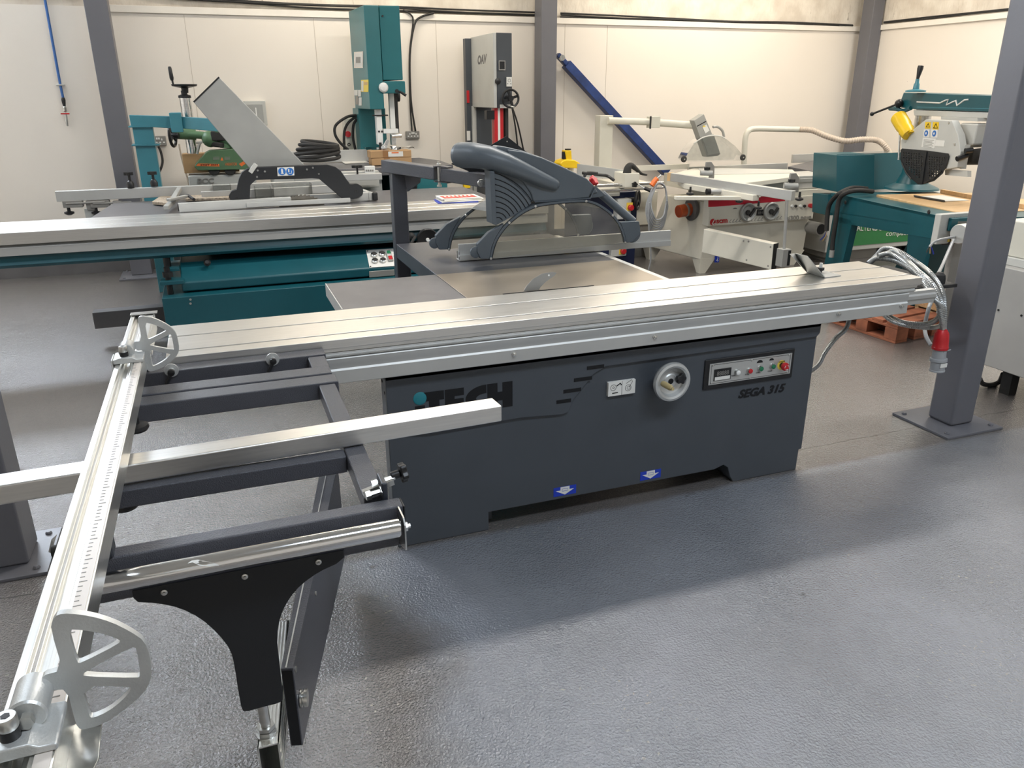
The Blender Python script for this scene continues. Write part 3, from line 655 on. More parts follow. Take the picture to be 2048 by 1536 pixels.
# clear panels + frames
def side(yy, n0, n1):
    return [P(840+.2441*a, 260+.2441*c, y=GY)+yy for a, c in inner], [P(840+.2441*a, 260+.2441*c, y=GY)+yy for a, c in outer]
for yy, nm in ((V(0, 0, 0), 'near'), (GD, 'far')):
    ii, oo = side(yy, 0, 20)
    O('clear_panel', B().prism(ii, (0, .004, 0)), 'clear', gd, smooth=False)
    b = B()
    for k in range(len(ii)-1): b.prism([ii[k], ii[k+1], oo[k+1], oo[k]], (0, .012, 0))
    O('panel_frame', b, 'hood', gd)
    b = B().tube([p+V(0, -.002, 0) for p in ii], .0014, 5); O('panel_seal', b, 'void', gd)
    b = B()
    for k in (0, 8, 14, 22, 30, 37):
        q = (ii[k]+oo[k])/2; b.lathe(q, YN, [(.0065, 0), (.006, .003), (.003, .004)], 12)
    OS('frame_screw', b, 'zinc', gd)
    lg = [(572, 1056), (500, 1058), (470, 1000), (472, 935), (565, 838), (690, 768), (660, 820), (622, 880), (590, 955)]
    q = [P(840+.2441*a, 260+.2441*c, y=GY)+yy for a, c in lg]
    O('guard_leg', B().prism(q, (0, .028, 0)), 'hood', gd, bev=.003)
    q = P(840+.2441*470, 260+.2441*1005, y=GY)+V(-.004, 0, 0)+yy
    O('guard_wheel', B().lathe(q+V(0, .006, 0), (0, 1, 0), [(.020, 0), (.026, .002), (.026, .014), (.020, .016)], 28), 'hood', gd)
    lg = [(1640, 755), (1795, 748), (1805, 800), (1800, 860), (1745, 918), (1692, 926), (1680, 865), (1655, 790)]
    q = [P(840+.2441*a, 260+.2441*c, y=GY)+yy for a, c in lg]
    O('guard_leg', B().prism(q, (0, .028, 0)), 'hood', gd, bev=.003)
    q = P(840+.2441*1752, 260+.2441*853, y=GY)+V(0, .004, 0)+yy
    O('guard_wheel', B().lathe(q+V(0, .006, 0), (0, 1, 0), [(.040, 0), (.045, .003), (.045, .020), (.040, .023)], 32), 'hood', gd)
ii, oo = side(V(0, 0, 0), 0, 20)
b = B()
for k in list(range(10, 28)): b.add([oo[k], oo[k+1], oo[k+1]+GD, oo[k]+GD], [(0, 1, 2, 3)])
O('clear_top', b, 'hood', gd)
a, c = P(1203, 388, y=3.50), P(1266, 443, y=3.46); O('lift_handle', B().tube([a, a+(c-a)*.6, c], .021, 20), 'hood', gd)
b = B().prism(c4([(1440, 458), (1530, 535), (1480, 550), (1400, 560), (1405, 535)], GY+.03), (0, .10, 0)); O('handle_bracket', b, 'hood', gd, bev=.004)
q = P(1184, 364, y=GY+.05); b = star(B(), q, V(.5, -.6, .6), .026, .022); b.cyl(q, q-V(.5, -.6, .6)*.03, .012); O('red_knob', b, 'red', gd, bev=.004)
q = P(962, 366, y=3.53); b = B().lathe(V(q.x, 3.53, q.z), YN, [(.018, 0), (.016, .006)], 20); b.lathe(V(q.x, 3.522, q.z), YN, [(.010, 0), (.010, .006)], 6); O('arm_bolt', b, 'zinc', S)
# end shelf with cap
b = B().prism([V(2.60, 2.72, .716), V(3.28, 2.70, .716), V(3.30, 3.16, .716), V(2.62, 3.19, .716)], (0, 0, .017)); b.box(2.60, 2.92, 2.64, 2.72, .70, .75)
O('end_shelf', b, 'rubber', S, bev=.003)
# flexible conduit from right side of the cabinet
b = B().tube([P(1622, 742, y=2.75), P(1638, 728, y=2.74), P(1650, 705, y=2.74), P(1672, 676, y=2.74), P(1690, 660, y=2.74), P(1698, 640, y=2.74), P(1699, 612, y=2.76)], .011, 12, sm=24, rib=.12)
O('motor_conduit', b, 'conduit', S)

# ================================================================ crosscut table
C = thing('crosscut_table', 'dark grey crosscut outrigger frame hooked on the left end of the sliding table', 'table', V(0, 1.9, 0))
ZT = .83
rb = O('frame_bar', B().box(-.285, .262, 2.40, 2.468, .725, .832), 'frame', C, bev=.003)
b = B(); q = P(601, 692, z=.8325); b.cyl(q, q-V(0, 0, .002), .006, n=12); O('bar_hole', b, 'void', rb)
for x, y in ((343, 740), (545, 718)):
    q = P(x, y, y=2.398); w_ = O('clamp_lever', B().lathe(q, YN, [(.020, 0), (.020, .005), (.009, .006), (.009, .018)], 24).mi(1).lathe(q+V(0, -.018, 0), YN, [(.010, 0), (.010, .012), (.005, .014)], 16).tube([q+V(0, -.024, 0), q+V(-.012, -.026, -.022), q+V(-.028, -.03, -.055)], .006, 8), ['cast', 'black'], C)
def bar(x0, x1, y0, y1, z0, z1): return O('frame_bar', B().box(x0, x1, y0, y1, z0, z1), 'frame', C, bev=.004)
bar(-.30, .256, 2.222, 2.292, .775, ZT); bar(-.30, .262, 2.138, 2.208, .780, ZT+.001)
bar(.205, .258, 2.292, 2.40, .785, .828); sb = bar(.205, .252, 1.43, 2.138, .785, .826)
bar(-.30, .205, 1.646, 1.690, .782, .824)
bar(-.305, .272, 1.362, 1.400, .742, .832)
b = B().box(.272, .2745, 1.362, 1.400, .744, .830); O('bar_cap', b, 'black', C)
# chrome roller with brackets
r0, r1 = V(-.30, 1.322, .808), V(.256, 1.322, .808)
ro = O('roller', B().lathe(r0, r1-r0, [(.015, 0), (.018, .002), (.0185, .006), (.0185, .548), (.018, .553), (.015, .556)], 40), 'chrome', C)
b = B().prism([V(.260, 1.306, .765), V(.260, 1.362, .745), V(.260, 1.362, .832), V(.260, 1.314, .832), V(.260, 1.304, .82)], (.003, 0, 0)); b.lathe((.263, 1.322, .808), (1, 0, 0), [(.010, 0), (.010, .006), (.005, .007), (.005, .012)], 6); O('roller_bracket', b, 'zinc', C)
q = P(395, 1131, y=1.30); b = B()
pt = [(375, 1133), (382, 1128), (395, 1127), (415, 1128), (436, 1131), (438, 1133), (420, 1135), (400, 1134), (385, 1131)]
bm_ = []
for x, y in pt:
    s = P(x, y, y=1.30); dz = max(-.017, min(.017, s.z-.808)); bm_.append(V(s.x, 1.322-math.sqrt(.0188**2-dz*dz), .808+dz))
O('torn_sticker', B().prism(bm_, (0, -.0006, 0)), 'wlabel', ro, smooth=False)
gp = [(267, 1160), (267, 1194), (276, 1202), (314, 1204), (359, 1213), (401, 1234), (436, 1265), (461, 1297), (469, 1331), (478, 1390), (483, 1415), (489, 1422), (520, 1413), (561, 1403), (566, 1395), (563, 1360), (558, 1319), (553, 1271), (561, 1227), (580, 1192), (602, 1167), (637, 1142), (672, 1126), (688, 1113), (690, 1085)]
gq = [P(x, y, y=1.360) for x, y in gp]; gq[0] = V(gq[1].x, 1.36, .76); gq[-1] = V(gq[-2].x, 1.36, .76)
gq = [gq[0], gq[1]]+[Vector(p) for p in chaikin(gq[2:-2], False)]+[gq[-2], gq[-1]]
gs = O('gusset_plate', B().prism(gq, (0, -.004, 0)), 'blackm', C, bev=.0008)
b = B()
for x, y in ((325, 1166), (487, 1135), (635, 1106)): q = P(x, y, y=1.356); b.lathe(V(q.x, 1.356, .742+.004), YN, [(.006, 0), (.006, .003), (.003, .004), (.003, .008)], 12)
OS('plate_bolt', b, 'zinc', gs)
# clamp knob at front right
q = V(.235, 1.415, .835)
b = B().beam(q+V(-.03, .02, .0), q+V(.035, .028, .012), .012, .012); b.lathe(q+V(-.028, .0, .004), (1, .1, .1), [(.011, 0), (.011, .010), (.006, .011), (.006, .03), (.012, .031), (.012, .04)], 6); b.lathe(q+V(-.010, .03, .012), (1, .1, .1), [(.009, 0), (.009, .012), (.006, .013), (.006, .05)], 6)
O('clamp_bolt', b, 'zinc', C)
q2 = q+V(.052, .038, .022); O('star_knob', star(B().cyl(q2-V(.02, 0, .003), q2, .009), q2, V(1, .1, .12), .022, .014), 'black', C, bev=.003)
b = B().box(q.x+.004, q.x+.016, q.y-.01, q.y+.045, .815, .865); O('clamp_block', b, 'greyd', C, bev=.004)
# underslung hand knobs
for x, y, yy in ((272, 862, 2.0), (250, 1016, 1.75)):
    q = P(x, y, y=yy); O('height_knob', B().lathe(q, (0, 0, 1), [(.010, 0), (.028, .002), (.032, .008), (.030, .016), (.012, .020), (.010, .06), (.010, max(.07, .78-q.z))], 24), 'black', C)
# telescopic swing arm
na, nb_ = V(.002, 1.470, .425), V(.028, 1.463, .425); fa, fb = V(.213, 2.431, .425), V(.272, 2.436, .425)
n0b = P(606, 1491, y=1.463).z
dirA = (fa-na)
b = B().hexa([V(na.x, na.y, n0b), V(nb_.x, nb_.y, n0b), V(fb.x, fb.y, .08), V(fa.x, fa.y, .08), na, nb_, fb, fa])
sa = O('swing_arm', b, 'frame', C, bev=.002)
b = B(); mid_ = lambda t, f: na+(fa-na)*t+((nb_-na)*(1-t)+(fb-fa)*t)*f
b.beam(mid_(.002, .42)+V(0, 0, .0008), mid_(.99, .42)+V(0, 0, .0008), .003, .002)
O('arm_seam', b, 'alum', sa, smooth=False)
b = B()
for t, zz, r in ((.02, .405, .007), (.02, .20, .005), (.35, .37, .006), (.62, .37, .006)):
    p_ = nb_+(fb-nb_)*t; b.lathe(V(p_.x, p_.y, zz), V(1, -.2, 0), [(r, 0), (r, .003)], 12)
OS('arm_screw', b, 'zinc', sa)
p_ = nb_+(fb-nb_)*.03; O('roller_bearing', B().lathe(V(p_.x+.001, p_.y, .315), V(1, -.2, 0), [(.020, 0), (.020, .004), (.014, .005), (.014, .008), (.020, .009), (.020, .016)], 24), 'zinc', sa)
b = B().prism([V(na.x+.002, na.y-.0015, n0b+.004), V(nb_.x-.003, nb_.y-.0015, n0b+.004), V(nb_.x-.003, nb_.y-.0015, .42), V(na.x+.002, na.y-.0015, .42)], (0, .001, 0)); O('arm_mouth', b, 'void', sa, smooth=False)
# inner aluminium bar + threaded rod
zi = .30; i0, i1 = P(513, 1491, z=zi), P(559, 1491, z=zi); i0.y = i1.y = (i0.y+i1.y)/2; dI = V(.06, .42, 0)
Wb = V(i1.x-i0.x, 0, 0); Hh = .10
b = B(); tk = .004
b.obox(i0-V(0, 0, tk), Wb, dI, V(0, 0, tk)); b.obox(i0-V(0, 0, Hh), Wb, dI, V(0, 0, tk)); b.obox(i0-V(0, 0, Hh), V(tk, 0, 0), dI, V(0, 0, Hh)); b.obox(i0+Wb-V(tk, 0, Hh), V(tk, 0, 0), dI, V(0, 0, Hh))
for k in range(5): b.obox(i0+V(.006+.008*k, 0, 0), V(.004, 0, 0), dI, V(0, 0, .0012))
for k in range(4): b.obox(i0+Wb+V(0, 0, -.016-.022*k), V(.0014, 0, 0), dI, V(0, 0, .012))
O('telescopic_bar', b, 'aluy', C, bev=.0006)
rc = V((i0.x+i1.x)/2, i0.y+.035, 0)
b = B().cyl(V(rc.x, rc.y, .325), V(rc.x-.003, rc.y+.01, .52), .0115); b.cyl(V(rc.x, rc.y, zi), V(rc.x, rc.y, .33), .009)
b.lathe(V(rc.x, rc.y, zi), (0, 0, 1), [(.022, 0), (.022, .004)], 20); b.lathe(V(rc.x, rc.y, zi+.004), (0, 0, 1), [(.021, 0), (.021, .011)], 6); b.lathe(V(rc.x, rc.y, zi+.016), (0, 0, 1), [(.0195, 0), (.0195, .009)], 6)
for k in range(6): b.torus((rc.x, rc.y, zi+.027+.003*k), (0, 0, 1), .0095, .0012, 16, 5)
O('support_rod', b, 'zinc', C)
O('rod_bracket', B().box(rc.x-.03, rc.x+.03, rc.y-.01, 1.395, .48, .50), 'greyd', C)

# ================================================================ crosscut fence
FE = thing('crosscut_fence', 'long aluminium fence with measuring scale running down to the lower left corner', 'fence', V(-.27, 1.6, .872))
FX0, FX1, FZ = -.307, -.240, .930; Y0, Y1 = .60, 2.735
pr = [(FX0, .884), (FX1, .884), (FX1, FZ), (FX1-.026, FZ), (FX1-.028, FZ-.007), (FX1-.034, FZ-.007), (FX1-.034, FZ-.014), (FX0+.020, FZ-.014), (FX0+.020, FZ-.007), (FX0+.014, FZ-.006), (FX0+.012, FZ), (FX0, FZ)]
fp = O('fence_profile', B().prism([V(x, Y0, z) for x, z in pr], (0, Y1-Y0, 0)), 'aluy', FE, bev=.0012)
def scale_mat():
    m = bpy.data.materials.new('measuring_scale'); m.use_nodes = True; nt = m.node_tree; N = nt.nodes; L = nt.links; b = N['Principled BSDF']; b.inputs['Roughness'].default_value = .4; b.inputs['Metallic'].default_value = .2
    b.inputs['Base Color'].default_value = (.66, .60, .54, 1); return m
M['scale'] = scale_mat()
sc_ = O('measuring_scale', B().box(FX1-.020, FX1-.003, Y0, 2.28, FZ, FZ+.0012), 'scale', fp, smooth=False)
b = B(); y = .82; k = 0
while y < 2.25:
    L_ = .0065 if k % 5 else .011
    b.box(FX1-.0195, FX1-.0195+L_, y-.0009, y+.0009, FZ+.0012, FZ+.0016); y += .0125; k += 1
tk_ = O('scale_marks', b, 'mgrey', sc_, smooth=False)
b = B().box(FX0+.004, FX1-.004, Y1, Y1+.006, .888, FZ+.003); O('end_cap', b, 'black', FE, bev=.002)
b = B().box(FX0-.002, FX1+.012, Y1-.02, Y1+.014, FZ+.002, FZ+.0045); O('tip_plate', b, 'zinc', FE, bev=.001)
O('fence_foot', B().box(-.295, -.250, 2.42, 2.47, .832, .884), 'greyd', FE, bev=.003)
O('fence_foot', B().box(-.295, -.250, 1.36, 1.40, .832, .884), 'greyd', FE, bev=.003)
fr_ = B().box(FX1, FX1+.003, 2.44, 2.735, .875, .925); O('face_strip', fr_, 'alum', FE)
O('guide_plate', B().prism([P(x, y, z=.885) for x, y in ((138, 1452), (205, 1450), (198, 1522), (186, 1545), (132, 1545))], (0, 0, .003)), 'zinc', FE, bev=.001)
def flip_stop(outline, holes, yy, hub, sc):
    f = lambda l: [P(x, y, y=yy) for x, y in l]
    fs = O('flip_stop', holed(chaikin(f(outline)), [chaikin(f(h)) for h in holes], (0, .009, 0)), 'cast', FE, bev=.001)
    h = P(hub[0], hub[1], y=yy)
    O('stop_hub', B().lathe(V(h.x, yy+.012, h.z), YN, [(.018, 0), (.020, .002), (.020, .050), (.018, .053)], 28), 'cast', fs)
    b = B().lathe(V(h.x, yy-.03, h.z), YN, [(.007, 0), (.007, .014)], 16); b.lathe(V(h.x, yy-.044, h.z), YN, [(.009, 0), (.009, .008)], 6); O('hub_screw', b, 'zinc', fs)
    zc = FZ+.001
    body = [(FX0-.004, zc), (FX0-.004, zc+.012), (FX0+.012, zc+.016), (FX1-.024, zc+.016), (FX1-.014, zc+.010), (FX1+.003, zc+.009), (FX1+.003, zc)]
    b = B().prism([V(x, yy-.075, z) for x, z in body], (0, .07, 0)); b.beam(V(h.x, yy-.035, zc+.012), V(h.x, yy-.020, h.z-.012), .022, .018, up=(0, 1, 0)); b.box(FX0-.009, FX0-.004, yy-.07, yy-.01, .895, zc+.012)
    br = O('stop_bracket', b, 'cast', fs, bev=.003)
    qx = FX0+.024
    b = B().lathe(V(qx, yy-.055, zc+.016), (0, 0, 1), [(.0105, 0), (.0105, .012)], 20); b.mi(1).lathe(V(qx, yy-.055, zc+.028), (0, 0, 1), [(.010, 0), (.011, .003), (.011, .014), (.010, .016)], 20); b.mi(0).lathe(V(qx, yy-.055, zc+.0435), (0, 0, 1), [(.005, 0), (.005, .001)], 6)
    O('clamp_screw', b, ['black', 'zinc'], fs)
    return fs
z2 = lambda l: [(a*.3489, 1000+c*.3489) for a, c in l]
flip_stop(z2([(300, 690), (330, 655), (400, 650), (520, 665), (640, 700), (750, 755), (830, 810), (860, 900), (870, 1000), (850, 1070), (800, 1130), (700, 1215), (590, 1285), (480, 1320), (445, 1305), (425, 1250), (385, 1085), (290, 1090), (275, 1040), (230, 1010), (360, 975), (290, 740)]),
  [z2([(388, 742), (475, 745), (600, 768), (688, 800), (685, 822), (470, 932), (440, 935)]), z2([(470, 992), (755, 842), (785, 850), (805, 1008), (790, 1020), (482, 1012)]), z2([(468, 1068), (745, 1068), (752, 1088), (700, 1150), (620, 1212), (530, 1252), (512, 1240)])], .866, (68, 1384), 1)
z5 = lambda l: [(200+a*.10742, 620+c*.10742) for a, c in l]
flip_stop(z5([(700, 160), (740, 120), (830, 118), (1000, 150), (1180, 230), (1340, 330), (1420, 440), (1450, 560), (1478, 720), (1450, 820), (1340, 960), (1150, 1080), (960, 1150), (890, 1130), (865, 1080), (815, 745), (660, 755), (600, 600), (780, 575), (720, 260)]),
  [z5([(832, 235), (960, 255), (1100, 310), (1225, 378), (1222, 395), (920, 545), (885, 535)]), z5([(925, 640), (1290, 455), (1330, 460), (1380, 720), (1365, 742), (940, 665)]), z5([(925, 750), (960, 745), (1305, 818), (1308, 835), (1200, 940), (1000, 1050), (970, 1030)])], 2.272, (255, 695), 1)
# galvanised profile lying loosely across the frame
b0, b1 = P(985, 795, z=.872), P(0, 947, z=.872); f0, f1 = P(1004, 811, z=.872), P(0, 972, z=.872)
d = (b1-b0).normalized(); ext = d*.5
b = B().prism([b0, f0, f1+ext, b1+ext], (0, 0, -.043))
t = tag(O('aluminium_profile', b, 'alu', bev=.004, seg=3), 'light aluminium square profile lying loose across the crosscut frame and under the fence', 'bar')
# clamping shoe on the table
t = thing('clamping_shoe', 'folded grey steel shoe bolted near the right end of the sliding table', 'bracket', P(1640, 550, z=.853))
a, c = P(1613, 545, z=.854), P(1650, 556, z=.854); e, f_ = P(1682, 552, z=.854), P(1645, 541, z=.854)
b = B().prism([a, c, e, f_], (0, 0, .003))
u1_, u2 = P(1613, 514, y=a.y+.03), P(1618, 545, y=c.y)
tl, tr_ = P(1582, 508, y=a.y-.0), P(1615, 513, y=c.y)
b.prism([a, c, P(1615, 513, y=c.y-.03), P(1590, 507, y=a.y+.01)], (.002, .001, .002))
b.prism([a, P(1590, 507, y=a.y+.01), P(1579, 508, y=a.y-.03), P(1608, 538, y=a.y-.02)], (.002, .002, 0))
O('folded_plate', b, 'pgrey', t)
q = P(1640, 545, z=.857); b = star(B().cyl(q, q+V(0, 0, .02), .008), q+V(0, 0, .010), (0, 0, 1), .016, .012); O('hand_knob', b, 'black', t)
O('stud', B().cyl(q+V(0, 0, .02), q+V(0, 0, .042), .007), 'cast', t)
# coiled conduit with plug
t = thing('conduit_cable', 'coiled steel flexible conduit cable with red and grey industrial plug hanging over the saw end', 'cable', P(1875, 742, y=2.6))
b = B()
loops = [
 [(1736, 528, 3.0), (1752, 512, 3.0), (1768, 497, 3.0), (1795, 502, 2.96), (1830, 523, 2.88), (1862, 548, 2.74), (1884, 582, 2.65), (1889, 620, 2.62), (1888, 658, 2.62)],
 [(1740, 527, 2.96), (1758, 512, 2.96), (1790, 516, 2.92), (1830, 538, 2.82), (1866, 570, 2.68), (1884, 610, 2.62), (1886, 645, 2.64), (1866, 655, 2.74), (1820, 652, 2.84), (1785, 642, 2.92), (1764, 626, 2.98)],
 [(1735, 528, 2.92), (1752, 517, 2.92), (1788, 521, 2.86), (1822, 540, 2.76), (1848, 568, 2.66), (1862, 592, 2.62), (1874, 604, 2.62)],
 [(1772, 508, 2.92), (1788, 503, 2.90), (1812, 520, 2.84), (1842, 550, 2.70), (1862, 590, 2.62), (1880, 612, 2.60), (1876, 636, 2.64), (1852, 648, 2.74), (1812, 646, 2.86), (1785, 636, 2.94), (1770, 626, 3.0)],
 [(1756, 512, 2.90), (1780, 508, 2.88), (1812, 528, 2.80), (1844, 558, 2.68), (1870, 592, 2.62), (1883, 636, 2.60), (1885, 664, 2.61)],
]
for l in loops: b.tube([P(x, y, y=yy) for x, y, yy in l], .0125, 12, sm=24, rib=.14)
O('conduit_coil', b, 'conduit', t)
a, c = P(1885, 658, y=2.61), P(1874, 742, y=2.60); ax = c-a; L_ = ax.length
pg = O('plug_body', B().lathe(a+ax*.46, ax, [(.030, 0), (.031, L_*.22), (.038, L_*.23), (.039, L_*.29), (.033, L_*.31), (.032, L_*.50), (.034, L_*.51), (.034, L_*.54), (.028, L_*.54)], 32), 'cable', t)
O('plug_collar', B().lathe(a, ax, [(.014, 0), (.022, .004), (.031, L_*.10), (.034, L_*.25), (.035, L_*.40), (.037, L_*.42), (.036, L_*.47)], 32), 'red', t)
q = a+ax*.50; O('plug_lever', B().tube([q+V(-.01, -.028, 0), q+V(.045, -.02, .003)], .003, 8), 'cable', t)
q = a+ax*.82+V(0, -.0345, 0); O('plug_label', B().box(q.x-.02, q.x+.02, q.y, q.y+.004, q.z-.010, q.z+.010), 'wlabel', t)
# ================================================================ teal panel saw behind
T = thing('panel_saw', 'teal panel saw with long silver sliding table standing behind the dark grey saw at left', 'saw', V(.6, 5.7, 0))
sY = 5.30
pz = lambda x, y, yy=sY: P(x, y, y=yy).z
zt = pz(640, 431.5)
zg1, zg2, zb_ = pz(640, 450), pz(640, 455), pz(640, 474)
def xp2(pts, x0, x1): return B().prism([V(x0, y, z) for y, z in pts], (x1-x0, 0, 0))
f_ = 5.78
X0s, X1s = -2.3, 2.25
b = xp2([(sY+.13, zt), (sY+.13, zt-.008), (sY+.14, zt-.008), (sY+.14, zt), (sY+.33, zt), (sY+.33, zt-.008), (sY+.34, zt-.008), (sY+.34, zt), (f_, zt), (f_, zt-.07), (sY, zt-.07), (sY, zt-.0025), (sY+.0025, zt)], X0s, X1s)
O('sliding_table', b, 'alu', T, bev=.002)
b = xp2([(sY+.035, zt-.072), (f_-.02, zt-.072), (f_-.02, zb_), (sY+.012, zb_), (sY+.012, zg2-.012), (sY+.035, zg2)], X0s, X1s); O('table_beam', b, 'alum', T, bev=.002)
zl = pz(640, 499, sY+.03)
b = xp2([(sY+.05, zb_), (f_-.08, zb_), (f_-.08, zl+.01), (sY+.05, zl+.01), (sY+.03, zl+.03), (sY+.05, zl+.07)], X0s, X1s); O('support_beam', b, 'teal', T, bev=.003)
# base
q = P(323, 597, y=5.15); zz = q.z
O('base_box', B().box(q.x, 1.95, 5.15, 6.4, 0, zz), 'teal', T, bev=.006)
b = B()
for dy in (0, 8): c = P(381, 599+dy, y=5.149); b.cyl(c, c-V(0, .003, 0), .007, n=10)
OS('rivet', b, 'zinc', T)
p1, p2, p3 = P(355, 526, y=5.40), P(362, 566, y=5.24), P(366, 588, y=5.24)
xl = p2.x
b = B().prism([V(xl, 5.40, p1.z), V(xl, 5.24, p2.z), V(xl, 5.24, zz+.01), V(xl, 5.9, zz+.01), V(xl, 5.9, p1.z)], (2.1, 0, 0))
O('sloping_cover', b, 'teal', T, bev=.01, seg=3)
q = P(415, 530, y=5.33); b = B().lathe(q+V(0, .02, .0), V(0, -1, .6), [(.012, 0), (.012, .02), (.020, .022), (.022, .035), (.012, .045)], 16); O('cover_knob', b, 'black', T)
b = B(); q = P(320, 568, y=5.2); b.box(q.x, xl+.02, 5.2, 5.32, q.z-.012, q.z+.012); q2 = P(328, 540, y=5.32); b.box(q2.x, xl, 5.3, 5.5, q2.z-.01, q2.z+.01); O('levelling_lug', b, 'teal', T, bev=.003)
b = B(); q = P(337, 560, y=5.25); b.cyl(V(q.x, 5.25, zz), V(q.x, 5.25, q.z+.08), .018); b.cyl(V(q.x, 5.25, q.z+.02), V(q.x, 5.25, q.z+.05), .032, n=6); q2 = P(335, 530, y=5.38); b.cyl(V(q2.x, 5.38, q2.z-.06), V(q2.x, 5.38, zb_), .022); O('levelling_bolts', b, 'black', T)
# control plate on sloping cover
up_ = (V(0, 5.40, p1.z)-V(0, 5.24, p2.z)); n_ = V(0, -up_.z, up_.y).normalized()
def onslope(x, y):
    d = P(x, y, y=1)-CO; o = V(0, 5.24, p2.z); t = ((o-CO).dot(n_))/d.dot(n_); return CO+d*t+n_*.001
A0, A1, A2 = onslope(739, 536), onslope(796, 532), onslope(732, 501)
cpl = O('control_plate', decal(B(), A0, A1, A2, .003), 'wlabel', T, bev=.001)
b = B(); b2 = B()
for x, y in ((748, 512), (764, 510), (750, 524), (766, 523)):
    q = onslope(x, y); b.lathe(q, n_, [(.022, 0), (.022, .018), (.017, .022)], 20); b2.lathe(q+n_*.0221, n_, [(.017, 0), (.014, .004)], 20)
OS('push_button', b, 'zinc', cpl); OS('button_cap', b2, 'rubber', cpl)
q = onslope(779, 514.5); uu = up_.normalized()
b = B().obox(q-V(.018, 0, 0)-uu*.05+n_*.003, V(.036, 0, 0), uu*.1, n_*.016); b.mi(1).obox(q-V(.014, 0, 0)+uu*.014+n_*.015, V(.028, 0, 0), uu*.032, n_*.008); b.mi(2).obox(q-V(.014, 0, 0)-uu*.046+n_*.015, V(.028, 0, 0), uu*.036, n_*.010); O('on_off_switch', b, ['lgrey', 'green', 'red'], cpl, bev=.004)
b = B()
for x, y in ((735, 503), (741, 534)): q = onslope(x, y); b.lathe(q+n_*.003, n_, [(.006, 0), (.004, .003)], 8)
OS('plate_screw', b, 'black', cpl)
a, c = P(738, 543, y=5.235), P(790, 560, y=5.235); O('cover_slot', B().box(a.x, c.x, 5.2355, 5.25, c.z+.03, a.z), 'mgrey', T, bev=.004)
q = P(856, 480, y=5.26); hw = B().lathe(V(q.x, 5.30, q.z), YN, [(.04, 0), (.075, .01), (.078, .03), (.072, .045), (.03, .03), (.012, .03)], 32)
hh = O('handwheel', hw, 'black', T); O('wheel_hub', B().lathe(V(q.x, 5.27, q.z), YN, [(.013, 0), (.011, .012)], 16), 'white', hh)
q = P(825, 475, y=5.27); b = B().lathe(V(q.x, 5.33, q.z), YN, [(.028, 0), (.028, .02), (.012, .05)], 16); b.tube([q, q+V(.012, -.03, .01), q+V(-.05, -.07, -.06)], .010, 8); O('lock_lever', b, 'rubber', T)
# rear tables
tq = [P(186, 434, z=zt-.004), P(225, 404, z=zt-.004), P(300, 398, z=zt-.004)]
b = B().prism([V(-.79, f_+.005, zt-.004), V(-.72, 6.60, zt-.004), V(2.0, 6.60, zt-.004), V(2.0, f_+.005, zt-.004)], (0, 0, -.05)); O('table_top', b, 'tabgrey', T, bev=.003)
b = B().box(-.1, 1.9, 5.9, 6.5, zz, zt-.06); O('saw_housing', b, 'teal', T)
# floor rail
a, c = P(184, 626, y=5.7), P(190, 658, y=5.7)
O('floor_rail', B().prism([V(a.x, 5.7, a.z), V(c.x, 5.7, c.z), V(-.2, 5.7, c.z), V(-.2, 5.7, a.z)], (0, .10, 0)), 'plinth', T, bev=.003)
O('rail_foot', B().box(-.36, -.2, 5.6, 5.85, 0, .25), 'teal', T)
# rip fence and its rail at rear
ry = 6.62
zA = P(110, 386, y=ry); e_ = P(97, 0, y=ry)
b = B().box(zA.x, .9, ry, ry+.05, P(110, 404, y=ry).z, P(260, 377, y=ry).z)
O('rear_rail', b, 'alum', T, bev=.003)
for x0 in (125, 180):
    a = P(x0, 408, y=ry-.02); b = B().box(a.x, a.x+.13, ry-.02, ry+.05, a.z-.03, a.z+.02); b.box(a.x+.15, a.x+.21, ry-.01, ry+.04, a.z-.055, a.z+.01); b.cyl(a+V(.02, 0, 0), a+V(.28, 0, .0), .007)
    O('rail_clamp', b, 'mgrey', T, bev=.004)
    b = B().lathe(V(a.x+.03, ry, a.z-.085), (0, 0, 1), [(.012, 0), (.034, .012), (.034, .024), (.012, .03), (.012, .06)], 16); O('clamp_knob', b, 'black', T)
    b = B().box(a.x+.13, a.x+.20, ry+.01, ry+.05, a.z-.16, a.z-.05); b.mi(0).box(a.x+.11, a.x+.25, ry, ry+.06, a.z-.18, a.z-.14); O('clamp_post', b, 'lgrey', T)
for x0, yb_, yt_ in ((262, 376, 346), (309, 373, 345)):
    a, c = P(x0, yb_, y=ry+.02), P(x0-2, yt_, y=ry+.02)
    b = B().lathe(a, (0, 0, 1), [(.026, 0), (.028, .03), (.018, .05), (.010, .055), (.010, c.z-a.z-.01)], 14); star(b, V(a.x, a.y, c.z-.015), (0, 0, 1), .034, .022); O('clamp_spindle', b, 'black', T)
